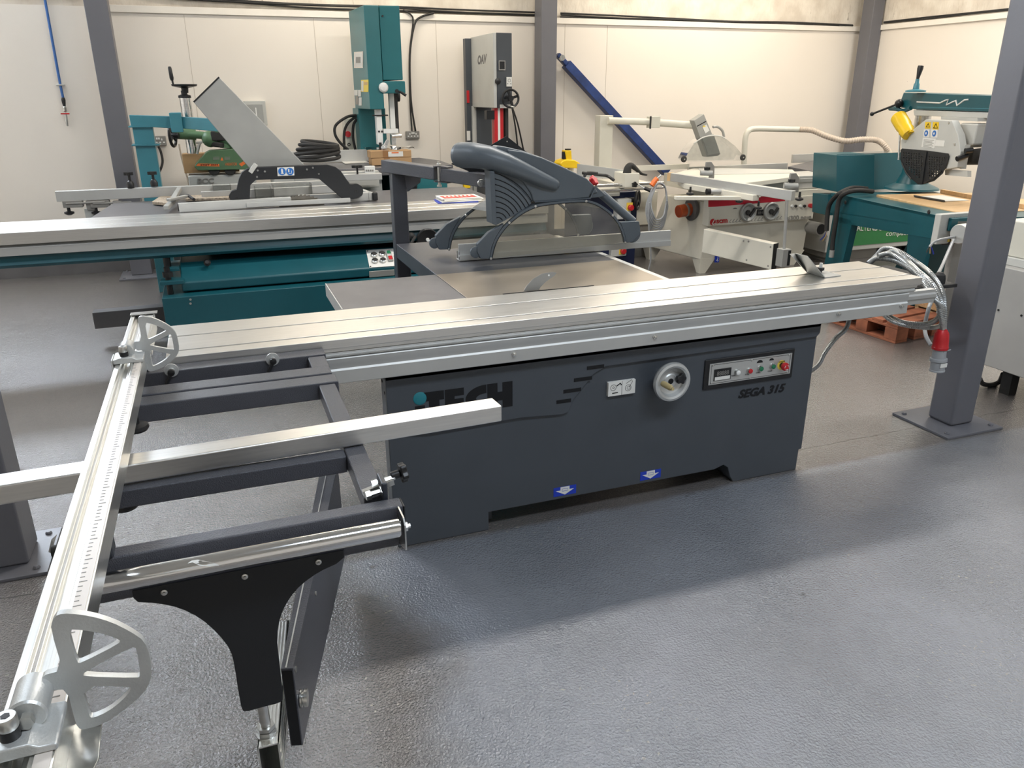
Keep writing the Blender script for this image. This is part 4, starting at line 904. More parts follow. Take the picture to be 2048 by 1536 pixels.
# black blade guard
g2 = lambda l, y=5.86: [P(380+.20508*a, 280+.20508*c, y=y) for a, c in l]
gl = [(1490, 575), (1600, 577), (1650, 560), (1682, 535), (1690, 490), (1675, 450), (1640, 430), (1560, 430), (1470, 300), (1420, 262), (1340, 240), (1200, 243), (640, 268), (560, 280), (505, 318), (478, 380), (455, 485), (405, 500), (380, 550), (400, 610), (450, 642), (520, 636), (558, 630), (582, 600), (590, 440), (640, 392), (740, 386), (1070, 380), (1190, 375), (1260, 380)]
gb = O('blade_guard', B().prism(g2(gl), (0, .06, 0)), 'blackm', T, bev=.004)
b = B()
for a, c in ((660, 297), (730, 307), (653, 360), (1140, 287), (1198, 271), (1256, 331)): q = P(380+.20508*a, 280+.20508*c, y=5.859); b.lathe(q, YN, [(.0075, 0), (.006, .004)], 10)
OS('guard_rivet', b, 'zinc', gb)
b = B()
for a, c in ((458, 568), (1618, 500)): q = P(380+.20508*a, 280+.20508*c, y=5.86); b.torus(q, (0, 1, 0), .010, .0025, 16, 5); b.torus(q, (0, 1, 0), .052, .0015, 24, 4)
O('roller_pins', b, 'rubber', gb)
A0, A1, A2 = g2([(855, 352), (1018, 345), (850, 268)], 5.858)
sg = O('safety_sign', decal(B(), A0, A1, A2), 'wlabel', gb, smooth=False)
for a in (897, 975):
    q = P(380+.20508*a, 280+.20508*307, y=5.856); b = B().cyl(q, q-V(0, .0015, 0), .0255, n=28); b.mi(1)
    if a < 900: b.box(q.x-.005, q.x+.007, q.y-.003, q.y-.0015, q.z-.015, q.z+.010); b.cyl(q+V(.001, -.0015, .014), q+V(.001, -.003, .014), .005); b.box(q.x-.009, q.x+.011, q.y-.003, q.y-.0015, q.z-.017, q.z-.013)
    else: b.cyl(q+V(-.008, -.0015, .012), q+V(-.008, -.003, .012), .005); b.box(q.x-.013, q.x-.004, q.y-.003, q.y-.0015, q.z-.004, q.z+.008); b.tube([q+V(-.008, -.002, -.012), q+V(.008, -.002, -.014), q+V(.012, -.002, .006)], .0018, 5)
    O('sign_symbol', b, ['bluel', 'wlabel'], sg, smooth=False)
# extraction duct (flat, tilted)
dl = [P(x, y, y=5.93) for x, y in ((387, 204), (438, 154), (613, 334), (560, 352), (500, 338))]
d0 = (dl[1]-dl[0]); O('extraction_duct', B().prism(dl, (0, .09, 0)), 'pgrey', gb, bev=.004)
dn = (dl[2]-dl[1]).normalized()
O('duct_end_frame', B().prism([dl[0]-dn*.004+V(0, -.003, 0), dl[1]-dn*.004+V(0, -.003, 0), dl[1]+dn*.006+V(0, -.003, 0), dl[0]+dn*.006+V(0, -.003, 0)], (0, .096, 0)), 'black', gb)
q1, q2 = P(500, 345, y=5.87), P(512, 328, y=5.87); O('duct_hinge', B().beam(q1, q2, .03, .03), 'lgrey', gb, bev=.004)
b = B().tube(g2([(1180, 243), (1320, 245), (1400, 270), (1470, 330), (1550, 420)], 5.93), .005, 6, sm=4); O('guard_cord', b, 'black', gb)
# saw blade showing below the guard
q = P(380+.20508*1100, 280+.20508*700, y=5.875)
q.z = zt-.145; R_ = P(380+.20508*1100, 280+.20508*527, y=5.875).z-q.z
n = 48; pts = []
for i in range(n*3):
    t = 2*PI*i/(n*3); pts.append(q+V(math.cos(t), 0, math.sin(t))*(R_ if i % 3 == 0 else R_*.97 if i % 3 == 1 else R_*.945))
O('saw_blade', B().prism(pts, (0, .004, 0)), 'blade', T)
a = g2([(980, 545), (900, 556), (845, 580), (820, 600), (960, 590)], 5.883); O('riving_knife', B().prism(a, (0, .003, 0)), 'mgrey', T)
# rail lying through guard
a, c = P(492, 405, z=zt+.0), P(690, 393, z=zt+.0)
b = B().box(P(492, 405, y=5.845).x, P(700, 393, y=5.845).x, 5.835, 5.855, zt+.008, zt+.04)
O('guard_bar', b, 'alum', gb, bev=.002)
# U-shaped crosscut guide frame lying on table
fr = thing('guide_frame', 'silver rectangular guide frame with grey corner blocks lying on the teal saw table', 'frame', P(540, 400, z=zt))
zf = zt+.002; hgt = .060
a, c = P(350, 421, z=zf), P(500, 413, z=zf); e, g_ = P(762, 396, z=zf), P(745, 372, z=zf)
def rail(p, q, w=.035, h=hgt): return B().obox(V(p.x, p.y, zf), V(q.x-p.x, q.y-p.y, 0), (V(q.x-p.x, q.y-p.y, 0).cross(V(0, 0, 1)).normalized())*-w, V(0, 0, h))
fl = V(-.245, 5.80, zf); fr1 = V(1.10, 5.93, zf); fb1 = V(1.03, 6.55, zf); fb0 = V(-.10, 6.45, zf)
O('front_rail', rail(fl, V(.5, 5.87, zf)), 'alum', fr, bev=.003)
O('front_rail', rail(V(.56, 5.95, zf), fr1), 'alum', fr, bev=.003)
O('rear_rail', rail(fb0, fb1), 'alum', fr, bev=.003)
O('side_rail', rail(fr1, fb1), 'alum', fr, bev=.003)
b = B().box(fr1.x-.01, fr1.x+.03, 5.91, 6.0, zf, zf+hgt); O('corner_cap', b, 'black', fr, bev=.008)
b = B().box(fl.x-.006, fl.x, 5.812, 5.828, zf+.008, zf+.052); O('open_end', b, 'void', fr, smooth=False)
b = B().beam(P(332, 416, z=zf+.03), P(352, 396, z=zf+.04), .035, .03).beam(P(336, 400, z=zf+.07), P(374, 392, z=zf+.07), .03, .02).beam(P(346, 400, z=zf+.06), P(360, 376, z=zf+.07), .035, .03); O('corner_block', b, 'pgrey', fr, bev=.006)
b = B().tube([P(360, 393, z=zf+.07), P(376, 391, z=zf+.07), P(388, 399, z=zf+.06)], .011, 8); O('lock_lever', b, 'black', fr)
# oddments lying on the table
b = B().prism([V(*(P(x, y, z=zt+.003))) for x, y in ((305, 409), (330, 392), (352, 396), (338, 412))], (0, 0, .022)); tag(O('board_offcut', b, 'granite', bev=.003), 'small speckled board offcut lying left of the grey corner block on the teal saw', 'offcut')
b = B().prism([V(*(P(x, y, z=zt+.003))) for x, y in ((372, 403), (380, 387), (475, 384), (470, 400))], (0, 0, .02)); tag(O('board_offcut', b, 'granite', bev=.003), 'long speckled board offcut lying inside the guide frame behind the black guard', 'offcut')
def tub(x0, y0, x1, y1, zz_, h, label):
    a = P(x0, y0, z=zz_); c = P(x1, y1, z=zz_); w = .14; t = .003
    b = B().box(a.x, c.x, a.y, a.y+t, zz_, zz_+h).box(a.x, c.x, a.y+w, a.y+w+t, zz_, zz_+h).box(a.x, a.x+t, a.y, a.y+w, zz_, zz_+h).box(c.x-t, c.x, a.y, a.y+w, zz_, zz_+h).box(a.x, c.x, a.y, a.y+w, zz_, zz_+t)
    b.box(a.x-.006, c.x+.006, a.y-.006, a.y, zz_+h-.005, zz_+h)
    return tag(O('plastic_tub', b, 'clear2', bev=.0015), label, 'container')
tub(428, 392, 464, 391, zt+.026, .075, 'small clear plastic tub sitting on the offcut left of the black guard')
t = tub(512, 398, 545, 397, zt+.004, .085, 'clear plastic tub standing under the left end of the black guard')
tub(548, 394, 626, 391, zt+.004, .09, 'wide clear plastic tub standing under the middle of the black guard')
# magazines
t = thing('magazine_stack', 'pile of red-covered magazines lying on the end of the silver sliding table', 'magazines', P(915, 403, z=zt))
b = B()
def mag(b, dz, dx, ang, th, w=.30, h=.21):
    c = P(917, 402, z=zt)+V(dx, 0, dz); u = V(math.cos(ang), math.sin(ang), 0); v = V(-math.sin(ang), math.cos(ang), 0)
    return b.obox(c-u*w/2-v*h/2, u*w, v*h, V(0, 0, th))
O('blue_folder', mag(B(), .001, -.02, -.12, .004), 'blue', t)
O('magazine', mag(B(), .006, 0, -.05, .010), 'paper', t, bev=.002); O('magazine', mag(B(), .017, .01, .03, .010), 'paper', t, bev=.002); top = O('magazine', mag(B(), .028, .0, -.04, .006), 'paper', t, bev=.002)
cc = P(917, 402, z=zt); b = B().box(cc.x-.13, cc.x+.12, cc.y-.09, cc.y+.06, zt+.0345, zt+.0352); O('red_cover', b, mat('magazine_red', (.60, .09, .07), .35, var=.6, nscale=30), top, smooth=False)
b = B()
for k in range(7): b.obox(V(cc.x-.11+.031*k, cc.y-.02, zt+.0356), V(.016, 0, 0), V(.006, .06, 0), V(0, 0, .0004))
O('cover_title', b, 'paper', top, smooth=False)

# teal gantry of the guard
G = thing('guard_gantry', 'teal steel gantry post and arm standing on the floor behind the teal saw', 'gantry', V(-.45, 7.3, 0))
gy = 7.25
a, c = P(268, 254, y=gy), P(301, 254, y=gy); x0 = (a.x+c.x)/2
O('post', B().box(x0-.075, x0+.075, gy, gy+.13, 0, P(280, 252, y=gy).z), 'teall', G, bev=.004)
zf_ = P(285, 290, y=gy).z; b = B().box(x0-.10, x0+.11, gy-.03, gy+.16, zf_-.006, zf_+.006); zf_ = P(285, 253, y=gy).z; b.box(x0-.10, x0+.11, gy-.03, gy+.16, zf_-.006, zf_+.006); O('flange', b, 'teall', G, bev=.002)
a, c, d_, e_ = P(258, 230, y=gy-.0), P(350, 233, y=gy-.06), P(348, 257, y=gy-.06), P(262, 252, y=gy)
O('arm', B().prism([a, c, d_, e_], (0, .10, 0)), 'teall', G, bev=.004)
a, c, d_, e_ = P(352, 233, y=gy-.06), P(470, 240, y=gy-.35), P(470, 266, y=gy-.35), P(352, 256, y=gy-.06)
O('fore_arm', B().prism([a, c, d_, e_], (0, .10, 0)), 'teall', G, bev=.004)
q = P(354, 245, y=gy-.09); O('joint_block', B().box(q.x-.05, q.x+.04, gy-.12, gy+.03, q.z-.075, q.z+.075), 'teall', G, bev=.006)

# ---- power feeder (green) on timber block, BCC casting
fy = 7.55
K = thing('cast_machine_base', 'cream cast iron machine head with raised BCC letters behind the teal saw', 'machine', V(.35, 7.9, 0))
a, c = P(376, 352, y=7.6), P(512, 352, y=7.6); lo = P(380, 385, y=7.6)
O('casting', B().box(a.x, c.x, 7.6, 8.2, lo.z-.35, a.z), 'lgrey', K, bev=.01)
O('pedestal', B().box(a.x+.1, c.x-.05, 7.7, 8.1, 0, lo.z-.35), 'lgrey', K)
text('cast_letters', 'BCC', P(395, 368, y=7.599), P(428, 367, y=7.599), P(395, 357, y=7.599), 'mgrey', K, th=.006, bold=.03)
a, c = P(369, 348, y=7.62), P(480, 348, y=7.62); t_ = P(369, 309, y=7.62)
tag(O('timber_block', B().box(a.x, c.x, 7.66, 7.85, a.z+.001, t_.z), 'card', bev=.004), 'brown timber block under the green power feeder on the cream casting', 'block')
Fd = thing('power_feeder', 'green power feeder with orange side stripe on a steel column behind the teal saw', 'power feeder', P(440, 340, y=fy))
fl_ = [(389, 334), (392, 327), (412, 305), (420, 301), (475, 297), (505, 305), (518, 330), (500, 339), (395, 341)]
body = O('feeder_body', B().prism([P(x, y, y=fy) for x, y in fl_], (0, .14, 0)), 'feed', Fd, bev=.008, seg=3)
b = B().prism([P(x, y, y=fy-.0015) for x, y in ((396, 327), (440, 328), (440, 333), (392, 332))], (0, .003, 0)); b.prism([P(x, y, y=fy-.0015) for x, y in ((478, 328), (498, 316), (500, 321), (483, 333))], (0, .003, 0))
O('orange_stripe', b, 'orange', body, smooth=False)
text('maker_lettering', 'STEFF 2034', P(401, 331.5, y=fy-.002), P(436, 331, y=fy-.002), P(401, 328.3, y=fy-.002), 'black', body, th=.001, bold=.02)
q = P(443, 330, y=fy-.001); O('badge', B().cyl(q, q-V(0, .003, 0), .019), 'feed', body)
text('model_lettering', 'VARIATOR', P(450, 331.5, y=fy-.002), P(474, 331, y=fy-.002), P(450, 325.5, y=fy-.002), 'orange', body, th=.001)
b = B(); 
for k in range(3):
    for s0, s1 in ((426, 439), (449, 460)): q0, q1 = P(s0, 314.5+2.2*k, y=fy-.001), P(s1, 314+2.2*k, y=fy-.001); b.box(q0.x, q1.x, fy-.002, fy, q0.z-.002, q0.z+.002)
O('small_print', b, 'mgrey', body, smooth=False)
b = B().prism([P(x, y, y=fy-.001) for x, y in ((441, 321), (447, 321), (444, 314))], (0, -.0015, 0)); O('warning_triangle', b, 'orange', body, smooth=False)
for x in (428, 460): q = P(x, 339, y=fy+.02); O('feed_wheel', B().lathe(q, (0, 1, 0), [(.045, 0), (.05, .01), (.05, .06), (.045, .07)], 24), 'rubber', Fd)
b = B().cyl(P(452, 296, y=fy+.07), P(450, 262, y=fy+.07), .05); b.cyl(P(430, 262, y=fy+.07), P(470, 285, y=fy+.07), .07); b.sphere(P(420, 278, y=fy+.07), .07); b.cyl(P(418, 272, y=fy+.07), P(350, 266, y=fy+.12), .032); b.cyl(P(345, 266, y=fy+.12), P(392, 268, y=fy+.12), .05); O('gear_head', b, 'feed', Fd)
b = B().box(P(420, 258, y=fy).x, P(470, 258, y=fy).x, fy, fy+.14, P(440, 282, y=fy).z, P(440, 262, y=fy).z); b.cyl(P(435, 294, y=fy+.05), P(435, 284, y=fy+.05), .06); O('motor', b, 'rubber', Fd, bev=.012)
a = P(383, 306, y=fy+.12); c = P(372, 196, y=fy+.12); a.x = c.x = (a.x+c.x)/2
O('column_tube', B().cyl(V(a.x, a.y+.06, t_.z+.001), V(a.x, a.y+.06, c.z), .047), 'chrome', Fd)
b = B().lathe(V(a.x, a.y, c.z), (0, 0, 1), [(.052, 0), (.052, .02), (.025, .03), (.025, .06)], 20); O('column_cap', b, 'black', Fd)
w = V(a.x+.01, a.y, c.z+.06)
b = B().lathe(w, (0, 0, 1), [(.025, -.02), (.03, .02), (.10, .035), (.105, .05), (.03, .04)], 28); b.tube([w+V(-.085, -.02, .04), w+V(-.09, -.02, .09)], .008, 8); b.lathe(w+V(-.09, -.02, .08), V(-.05, 0, 1), [(.012, 0), (.017, .02), (.015, .10), (.010, .11)], 12); O('top_crank', b, 'black', Fd)
q = P(345, 271, y=fy+.02); b = B().torus(q, V(1, -.25, 0), .088, .013, 32, 8); b.cyl(q-V(.03, -.01, 0), q+V(.05, -.02, 0), .022)
for k in range(3):
    t = PI/2+k*2*PI/3; e1 = V(.25, 1, 0).normalized(); b.beam(q, q+(e1*math.cos(t)+V(0, 0, 1)*math.sin(t))*.086, .018, .02, up=(1, 0, 0))
O('side_handwheel', b, 'black', Fd)
b = B().tube([P(358, 288, y=7.9), P(362, 310, y=7.9), P(370, 340, y=7.9), P(378, 372, y=7.9), V(P(380, 372, y=7.9).x, 7.9, .3), V(P(380, 372, y=7.9).x, 7.9, .008)], .008, 6, sm=3); tag(O('thin_cable', b, 'hose'), 'thin beige cable running down the wall left of the green power feeder', 'cable')
b = B().tube([P(394, 308, y=fy-.04), P(399, 287, y=fy-.04)], .012, 8); b.cyl(P(392, 285, y=fy-.04), P(405, 285, y=fy-.04), .010); O('clamp_handle', b, 'zinc', Fd)
# coil of black hose
b = B(); c = P(630, 318, y=7.2)
for k in range(6):
    pts = [c+V((.21-.012*k)*math.cos(t*2*PI/24)+.01*k, .16*math.sin(t*2*PI/24)-.02, .02+.022*k+.02*math.sin(t*2*PI/24+k)) for t in range(25)]
    b.tube(pts, .015, 8)
tag(O('cable_coil', b, 'rubber'), 'coil of thick black cable lying on the grey machine left of the teal bandsaw', 'cable')
# grey planer table/fence and electric box under bandsaw
Q = thing('surface_planer', 'grey flat-table machine with long fence between black guard and teal bandsaw', 'machine', V(1.0, 7.3, 0))
b = B(); a, c = P(590, 303, y=7.69), P(742, 298, y=7.69); b.box(P(560, 300, y=7.69).x, c.x, 7.69, 7.73, P(650, 325, y=7.69).z, a.z); O('long_fence', b, 'alum', Q, bev=.003)
zz2 = P(650, 325, y=7.75).z
b = B().box(.47, 1.48, 7.02, 7.73, zz2-.07, zz2); O('machine_table', b, 'tabgrey', Q, bev=.004)
b = B().box(.47, 1.35, 6.95, 7.02, zz2-.16, zz2-.02); O('front_casting', b, 'lgrey', Q, bev=.006)
O('machine_body', B().box(.49, 1.40, 7.1, 7.7, 0, zz2-.07), 'lgrey', Q)
a, c = P(729, 337, y=6.94), P(750, 346, y=6.94); b = B().box(a.x, c.x, 6.925, 6.95, c.z, a.z+.02); O('digital_readout', b, 'white', Q, bev=.004)
b = B()
for k in range(4): q = P(733+4.2*k, 341, y=6.924); b.box(q.x-.006, q.x+.006, 6.922, 6.925, q.z-.007, q.z+.007)
O('readout_digits', b, 'mgrey', Q, smooth=False)
a, c = P(682, 324, z=zz2+.002), P(740, 322, z=zz2+.002)
b = B().prism([P(x, y, z=zz2+.003) for x, y in ((690, 328), (737, 325), (718, 318), (676, 319))], (0, 0, .004)); tag(O('paper_sheets', b, 'paper'), 'white paper sheets lying on the grey table left of the cardboard boxes', 'papers')
a = P(715, 348, y=6.75); b = star(B().cyl(a, V(a.x, a.y, a.z+.05), .008), V(a.x, a.y, a.z+.05), (0, 0, 1), .045, .02); tag(O('star_knob', b, 'black'), 'black star knob standing on the silver rail behind the black guard', 'knob')
b = B().box(P(590, 360, y=6.75).x, P(764, 350, y=6.75).x, 6.75, 6.84, P(700, 362, y=6.75).z, P(700, 349, y=6.75).z); 
x_ = P(680, 362, y=6.8).x
b.box(x_-.04, x_+.04, 6.77, 6.82, zt-.05, P(700, 362, y=6.75).z); tag(O('support_rail', b, 'alum', bev=.003), 'silver rail carrying the black star knob behind the teal saw', 'rail')
# ================================================================ teal bandsaw
D = thing('bandsaw', 'tall teal bandsaw with a chamfered upper wheel housing against the back wall', 'bandsaw', V(1.5, 7.6, 0))
zT = 2.305
A_, B_, C_, D_ = [P(x, y, z=zT) for x, y in ((697, 23), (727, 10), (757, 11), (799, 11))]
zB = P(741, 219, y=B_.y).z
def col3(p, z): return V(p.x, p.y, z)
back = V(D_.x+.02, A_.y, 0)
door = [A_, B_, C_, V(C_.x, A_.y, zT)]
O('wheel_housing', B().prism([col3(p, zB) for p in door], (0, 0, zT-zB)), 'bsteal', D, bev=.006)
zP = P(806, 160, y=D_.y).z
pn = [V(C_.x+.004, C_.y+.006, 0), V(D_.x, D_.y+.006, 0), V(D_.x, A_.y, 0), V(C_.x+.004, A_.y, 0)]
O('blade_door', B().prism([col3(p, zP) for p in pn], (0, 0, zT-zP)), 'bsteal', D, bev=.006)
zG = P(800, 187, y=D_.y).z
pn = [V(C_.x+.004, C_.y-.01, 0), V(D_.x+.015, D_.y-.01, 0), V(D_.x+.015, A_.y, 0), V(C_.x+.004, A_.y, 0)]
gh = O('guide_head', B().prism([col3(p, zG) for p in pn], (0, 0, zP-zG-.008)), 'bsteal', D, bev=.008)
b = B()
for x, y in ((765, 32), (776, 32), (786, 166), (791, 166)): q = P(x, y, y=C_.y-.005); b.cyl(q+V(0, .02, 0), q-V(0, .008, 0), .008, n=10)
OS('door_screw', b, 'black', D)
lq = lambda x, y, A=A_, Bq=B_: P(x, y, v=(A.x, A.y, math.degrees(math.atan2(Bq.y-A.y, Bq.x-A.x))))
ln = (B_-A_).cross(V(0, 0, 1)); ln.z = 0; ln.normalize()
if ln.x > 0: ln = -ln
def lquad(x0, y0, x1, y1, m_, nm, par, th=.004):
    bl, br, tl = lq(x0, y1), lq(x1, y1), lq(x0, y0); 
    return O(nm, B().obox(bl+ln*.0005, br-bl, tl-bl, ln*th), m_, par, smooth=False)
hs = D
pl_ = lquad(709, 104, 727, 136, 'chrome', 'badge_plate', hs); lquad(711, 106, 725.5, 134, 'wlabel', 'badge_face', pl_, .006)
lquad(713.5, 114, 722.5, 126, 'mgrey', 'badge_mark', pl_, .0075)
w_ = lquad(723, 160, 737, 184, 'lyel', 'warning_label', hs); lquad(724, 162, 728, 183, 'wlabel', 'warning_figure', w_, .0055); lquad(729, 164, 736, 170, 'amber', 'warning_text', w_, .0055)
lquad(709, 180, 716, 191, 'wlabel', 'rating_label', hs); lquad(717, 180, 722.5, 193, 'wlabel', 'oval_label', hs); lquad(712, 192, 717, 209, 'mgrey', 'dark_label', hs); lquad(718, 195, 724, 211, 'wlabel', 'text_label', hs)
q = P(767, 175, y=C_.y-.015); O('white_knob', B().lathe(q+V(0, .02, 0), YN, [(.04, 0), (.042, .025), (.03, .04), (.01, .045)], 28), 'white', D)
q = P(793, 182, y=C_.y-.03); b = B().lathe(q+V(0, .03, 0), YN, [(.016, 0), (.016, .05)], 12); b.tube([q, q+V(.03, -.03, -.01), P(812, 191, y=C_.y-.08)], lambda t: .007+.006*t, 8); O('tension_lever', b, 'black', D)
xs = P(713, 300, y=7.8).x
O('spine', B().box(A_.x-.0, 1.60, 7.74, 8.05, 0, zB+.002), 'bsteal', D, bev=.004)
a, c = P(751, 220, y=7.36), P(768, 289, y=7.36); gu = O('guide_post', B().box(a.x+.004, c.x-.005, 7.36, 7.44, c.z, zB+.02), 'white', D, bev=.004)
b = B(); 
for x in (758, 764): q = P(x, 263, y=7.359); b.cyl(q, q-V(0, .006, 0), .009, n=12)
q = P(745, 231, y=7.35); b.cyl(q, q+V(.14, 0, 0), .006)
O('guide_bolts', b, 'rubber', gu)
a, c = P(778, 190, y=7.45), P(787, 285, y=7.45); b = B().box(a.x, a.x+.045, 7.45, 7.5, c.z, zG+.05); b.box(gu.location.x*0+P(767, 260, y=7.37).x, P(797, 260, y=7.37).x, 7.37, 7.44, P(770, 267, y=7.37).z, P(770, 258, y=7.37).z); O('blade_guard', b, 'white', D, bev=.003)
a, c = P(785, 190, y=7.5), P(794, 266, y=7.5); O('rise_bar', B().box(a.x, a.x+.045, 7.5, 7.56, c.z, zG+.05), 'rubber', D)
q = P(794, 192, y=7.6); O('belt_pulley', B().lathe(q, (1, 0, 0), [(.05, 0), (.05, .02)], 20), 'rubber', D)
b = B().box(P(783, 280, y=7.3).x, P(792, 280, y=7.3).x, 7.3, 7.36, P(785, 290, y=7.3).z, P(785, 268, y=7.3).z); b.cyl(P(783, 272, y=7.3), P(803, 271, y=7.3), .017); b.lathe(P(768, 296, y=7.3), YN, [(.03, 0), (.03, .02), (.012, .022), (.012, .04)], 20); b.beam(P(768, 296, y=7.3), P(776, 280, y=7.3), .03, .03); O('lower_guides', b, 'zinc', gu, bev=.003)
q = P(762, 310, y=7.33); O('blade', B().box(q.x-.012, q.x+.012, 7.33, 7.335, zz2, P(762, 285, y=7.33).z), 'rubber', D)
tz = P(800, 327, y=7.30).z
b = B().prism([V(1.50, 6.95, tz), V(2.02, 6.95, tz), V(2.05, 7.5, tz), V(1.95, 7.9, tz), V(1.50, 7.9, tz)], (0, 0, -.05)); O('bandsaw_table', b, 'tabdark', D, bev=.004)
tc_ = P(790, 340, z=tz)
O('lower_housing', B().box(1.50, 1.95, 6.9, 7.72, 0, tz-.05), 'bsteal', D, bev=.01)
q = P(818, 372, y=6.88); O('lower_knob', B().lathe(V(q.x, 6.9, q.z), YN, [(.075, 0), (.075, .02), (.06, .03)], 28), 'black', D)
# cables & red stop box behind
q0, q1 = P(688, 236, y=7.95), P(709, 297, y=7.95); sb_ = thing('switch_box', 'tall beige switch box with a red stop button left of the teal bandsaw', 'switch', V(q0.x, 7.95, q1.z))
O('box', B().box(q0.x, q1.x+.06, 7.95, 8.1, q1.z-.3, q0.z), 'bone', sb_, bev=.01)
q = P(695, 268, y=7.945); O('stop_button', B().lathe(V(q.x, 7.95, q.z), YN, [(.02, 0), (.028, .02), (.028, .035)], 20), 'red', sb_)
b = B(); q = P(698, 289, y=7.94); b.torus(q, (0, 1, 0), .012, .004, 16, 6); O('lock', b, 'black', sb_)
b = B()
b.tube([P(712, 231, y=7.85), P(694, 234, y=7.8), P(672, 250, y=7.8), P(670, 268, y=7.8), P(680, 285, y=7.8), P(697, 300, y=7.8)], .013, 8, sm=6)
b.tube([P(712, 233, y=7.85), P(698, 244, y=7.82), P(690, 258, y=7.82), P(688, 275, y=7.82), P(689, 300, y=7.82)], .013, 8, sm=6)
b.tube([P(714, 238, y=7.85), P(707, 250, y=7.85), P(706, 275, y=7.85), P(711, 300, y=7.85)], .013, 8, sm=6)
tag(O('looped_cables', b, 'rubber'), 'three looping black cables at the left side of the teal bandsaw', 'cable')
# cardboard boxes on bandsaw table
def carton(x0, y0, x1, y1, yy, d, label):
    a, c = P(x0, y1, y=yy), P(x1, y0, y=yy); t = thing('cardboard_box', label, 'box', V((a.x+c.x)/2, yy, a.z))
    O('carton', B().box(a.x, c.x, yy, yy+d, a.z, c.z), 'card', t, bev=.004)
    w = c.x-a.x; O('tape_strip', B().box(a.x+w*.35, a.x+w*.52, yy-.001, yy+d+.001, a.z+.001, c.z+.0008), 'tape', t, smooth=False); return t
zc_ = tz+.001
a = P(742, 321, y=7.22); 
def carton2(x0, x1, z0, z1, yy, d, label):
    xa, xb = P(x0, 312, y=yy).x, P(x1, 312, y=yy).x; t = thing('cardboard_box', label, 'box', V((xa+xb)/2, yy, z0))
    O('carton', B().box(xa, xb, yy, yy+d, z0, z1), 'card', t, bev=.004); w = xb-xa
    O('tape_strip', B().box(xa+w*.30, xa+w*.45, yy-.001, yy+d+.001, z0+.001, z1+.0008), 'tape', t, smooth=False); return t
carton2(743, 823, zc_, zc_+.062, 7.16, .155, 'lower of two flat cardboard boxes stacked on the teal bandsaw table')
k2 = carton2(741, 823, zc_+.064, zc_+.124, 7.16, .155, 'upper of two flat cardboard boxes on the teal bandsaw table, white label in front')
q0, q1 = P(776, 300, y=7.158), P(806, 306, y=7.158); O('box_label', B().box(q0.x, q1.x, 7.157, 7.159, zc_+.072, zc_+.115), 'wlabel', k2, smooth=False)
O('red_print', B().box(q0.x+.03, q1.x-.04, 7.1555, 7.157, zc_+.10, zc_+.110), 'orange', k2, smooth=False)
b = B(); random.seed(3); xa, xb = P(737, 300, y=7.16).x, P(825, 300, y=7.16).x
gr = [[V(xa-.02+(xb-xa+.04)*i/9, 7.15+.17*j/4, zc_+.128+random.uniform(0, .028)) for i in range(10)] for j in range(5)]
vs = [p for r_ in gr for p in r_]; fs_ = [(j*10+i, j*10+i+1, j*10+i+11, j*10+i+10) for j in range(4) for i in range(9)]
b.add(vs, fs_); tag(O('plastic_bag', b, 'clear2'), 'crumpled clear plastic bag lying on top of the cardboard boxes', 'bag')
# box on floor behind gap
a, c = P(822, 400, y=7.0), P(848, 376, y=7.0)
t = thing('cardboard_box', 'open brown cardboard box on the floor behind the guard post of the dark saw', 'box', V(a.x+.1, 7.3, 0))
O('carton', B().hexa([V(2.0, 7.1, 0), V(2.35, 7.1, 0), V(2.35, 7.5, 0), V(2.0, 7.5, 0), V(2.0, 7.1, .78), V(2.25, 7.1, .66), V(2.25, 7.5, .66), V(2.0, 7.5, .78)]), 'card', t, bev=.004)

# ================================================================ white/grey bandsaw
W_ = thing('bandsaw', 'light grey and dark blue-grey bandsaw with a black handwheel beside the middle column', 'bandsaw', V(2.8, 8.0, 0))
z0 = 2.125
a, c, d_, e_ = [P(x, y, z=z0) for x, y in ((941, 75), (986, 65), (993, 65), (1024, 66))]
for p in (a, c, d_, e_): p.z = 0
zb0 = P(993, 216, y=d_.y).z
yb = min(a.y, 8.3)
O('door', B().prism([V(a.x, a.y, zb0), V(c.x, c.y, zb0), V(d_.x-.002, d_.y, zb0), V(d_.x-.002, yb, zb0)], (0, 0, z0-zb0)), 'lgrey', W_, bev=.005)
O('wheel_housing', B().prism([V(d_.x, d_.y+.004, zb0), V(e_.x, e_.y+.004, zb0), V(e_.x, yb, zb0), V(d_.x, yb, zb0)], (0, 0, z0-zb0)), 'grey', W_, bev=.004)
sp_ = B().box(P(929, 80, y=yb).x, P(941, 80, y=yb).x, yb-.02, yb+.06, 0, P(930, 77, y=yb).z); spn = O('rear_spine', sp_, 'grey', W_, bev=.004)
b = B().box(P(945, 240, y=yb-.05).x, P(962, 240, y=yb-.05).x+.0, yb-.05, yb+.04, 0, zb0+.01); O('side_strip', b, 'lgrey', W_)
q0, q1 = P(951, 230, y=yb-.02), P(981, 230, y=yb-.02); b = B().box(q0.x, q1.x, yb-.06, yb+.02, 0, zb0+.01); O('inner_spine', b, 'grey', W_, bev=.003)
q0, q1 = P(933, 181, y=yb-.025), P(939, 206, y=yb-.025); O('red_handle', B().box(q0.x, q1.x, yb-.03, yb-.02, q1.z, q0.z), 'red', W_, bev=.003)
def w_left(x, y): return P(x, y, v=(a.x, a.y, math.degrees(math.atan2(c.y-a.y, c.x-a.x))))
dn_ = (c-a).normalized(); dn2 = V(0, 0, 1).cross(dn_); dn2 = dn2 if dn2.y < 0 else -dn2
text('maker_lettering', 'OAV', w_left(955, 130)+dn2*.002, w_left(973, 127)+dn2*.002, w_left(955.5, 111)+dn2*.002, 'plinth', W_, bold=.045)
b = B()
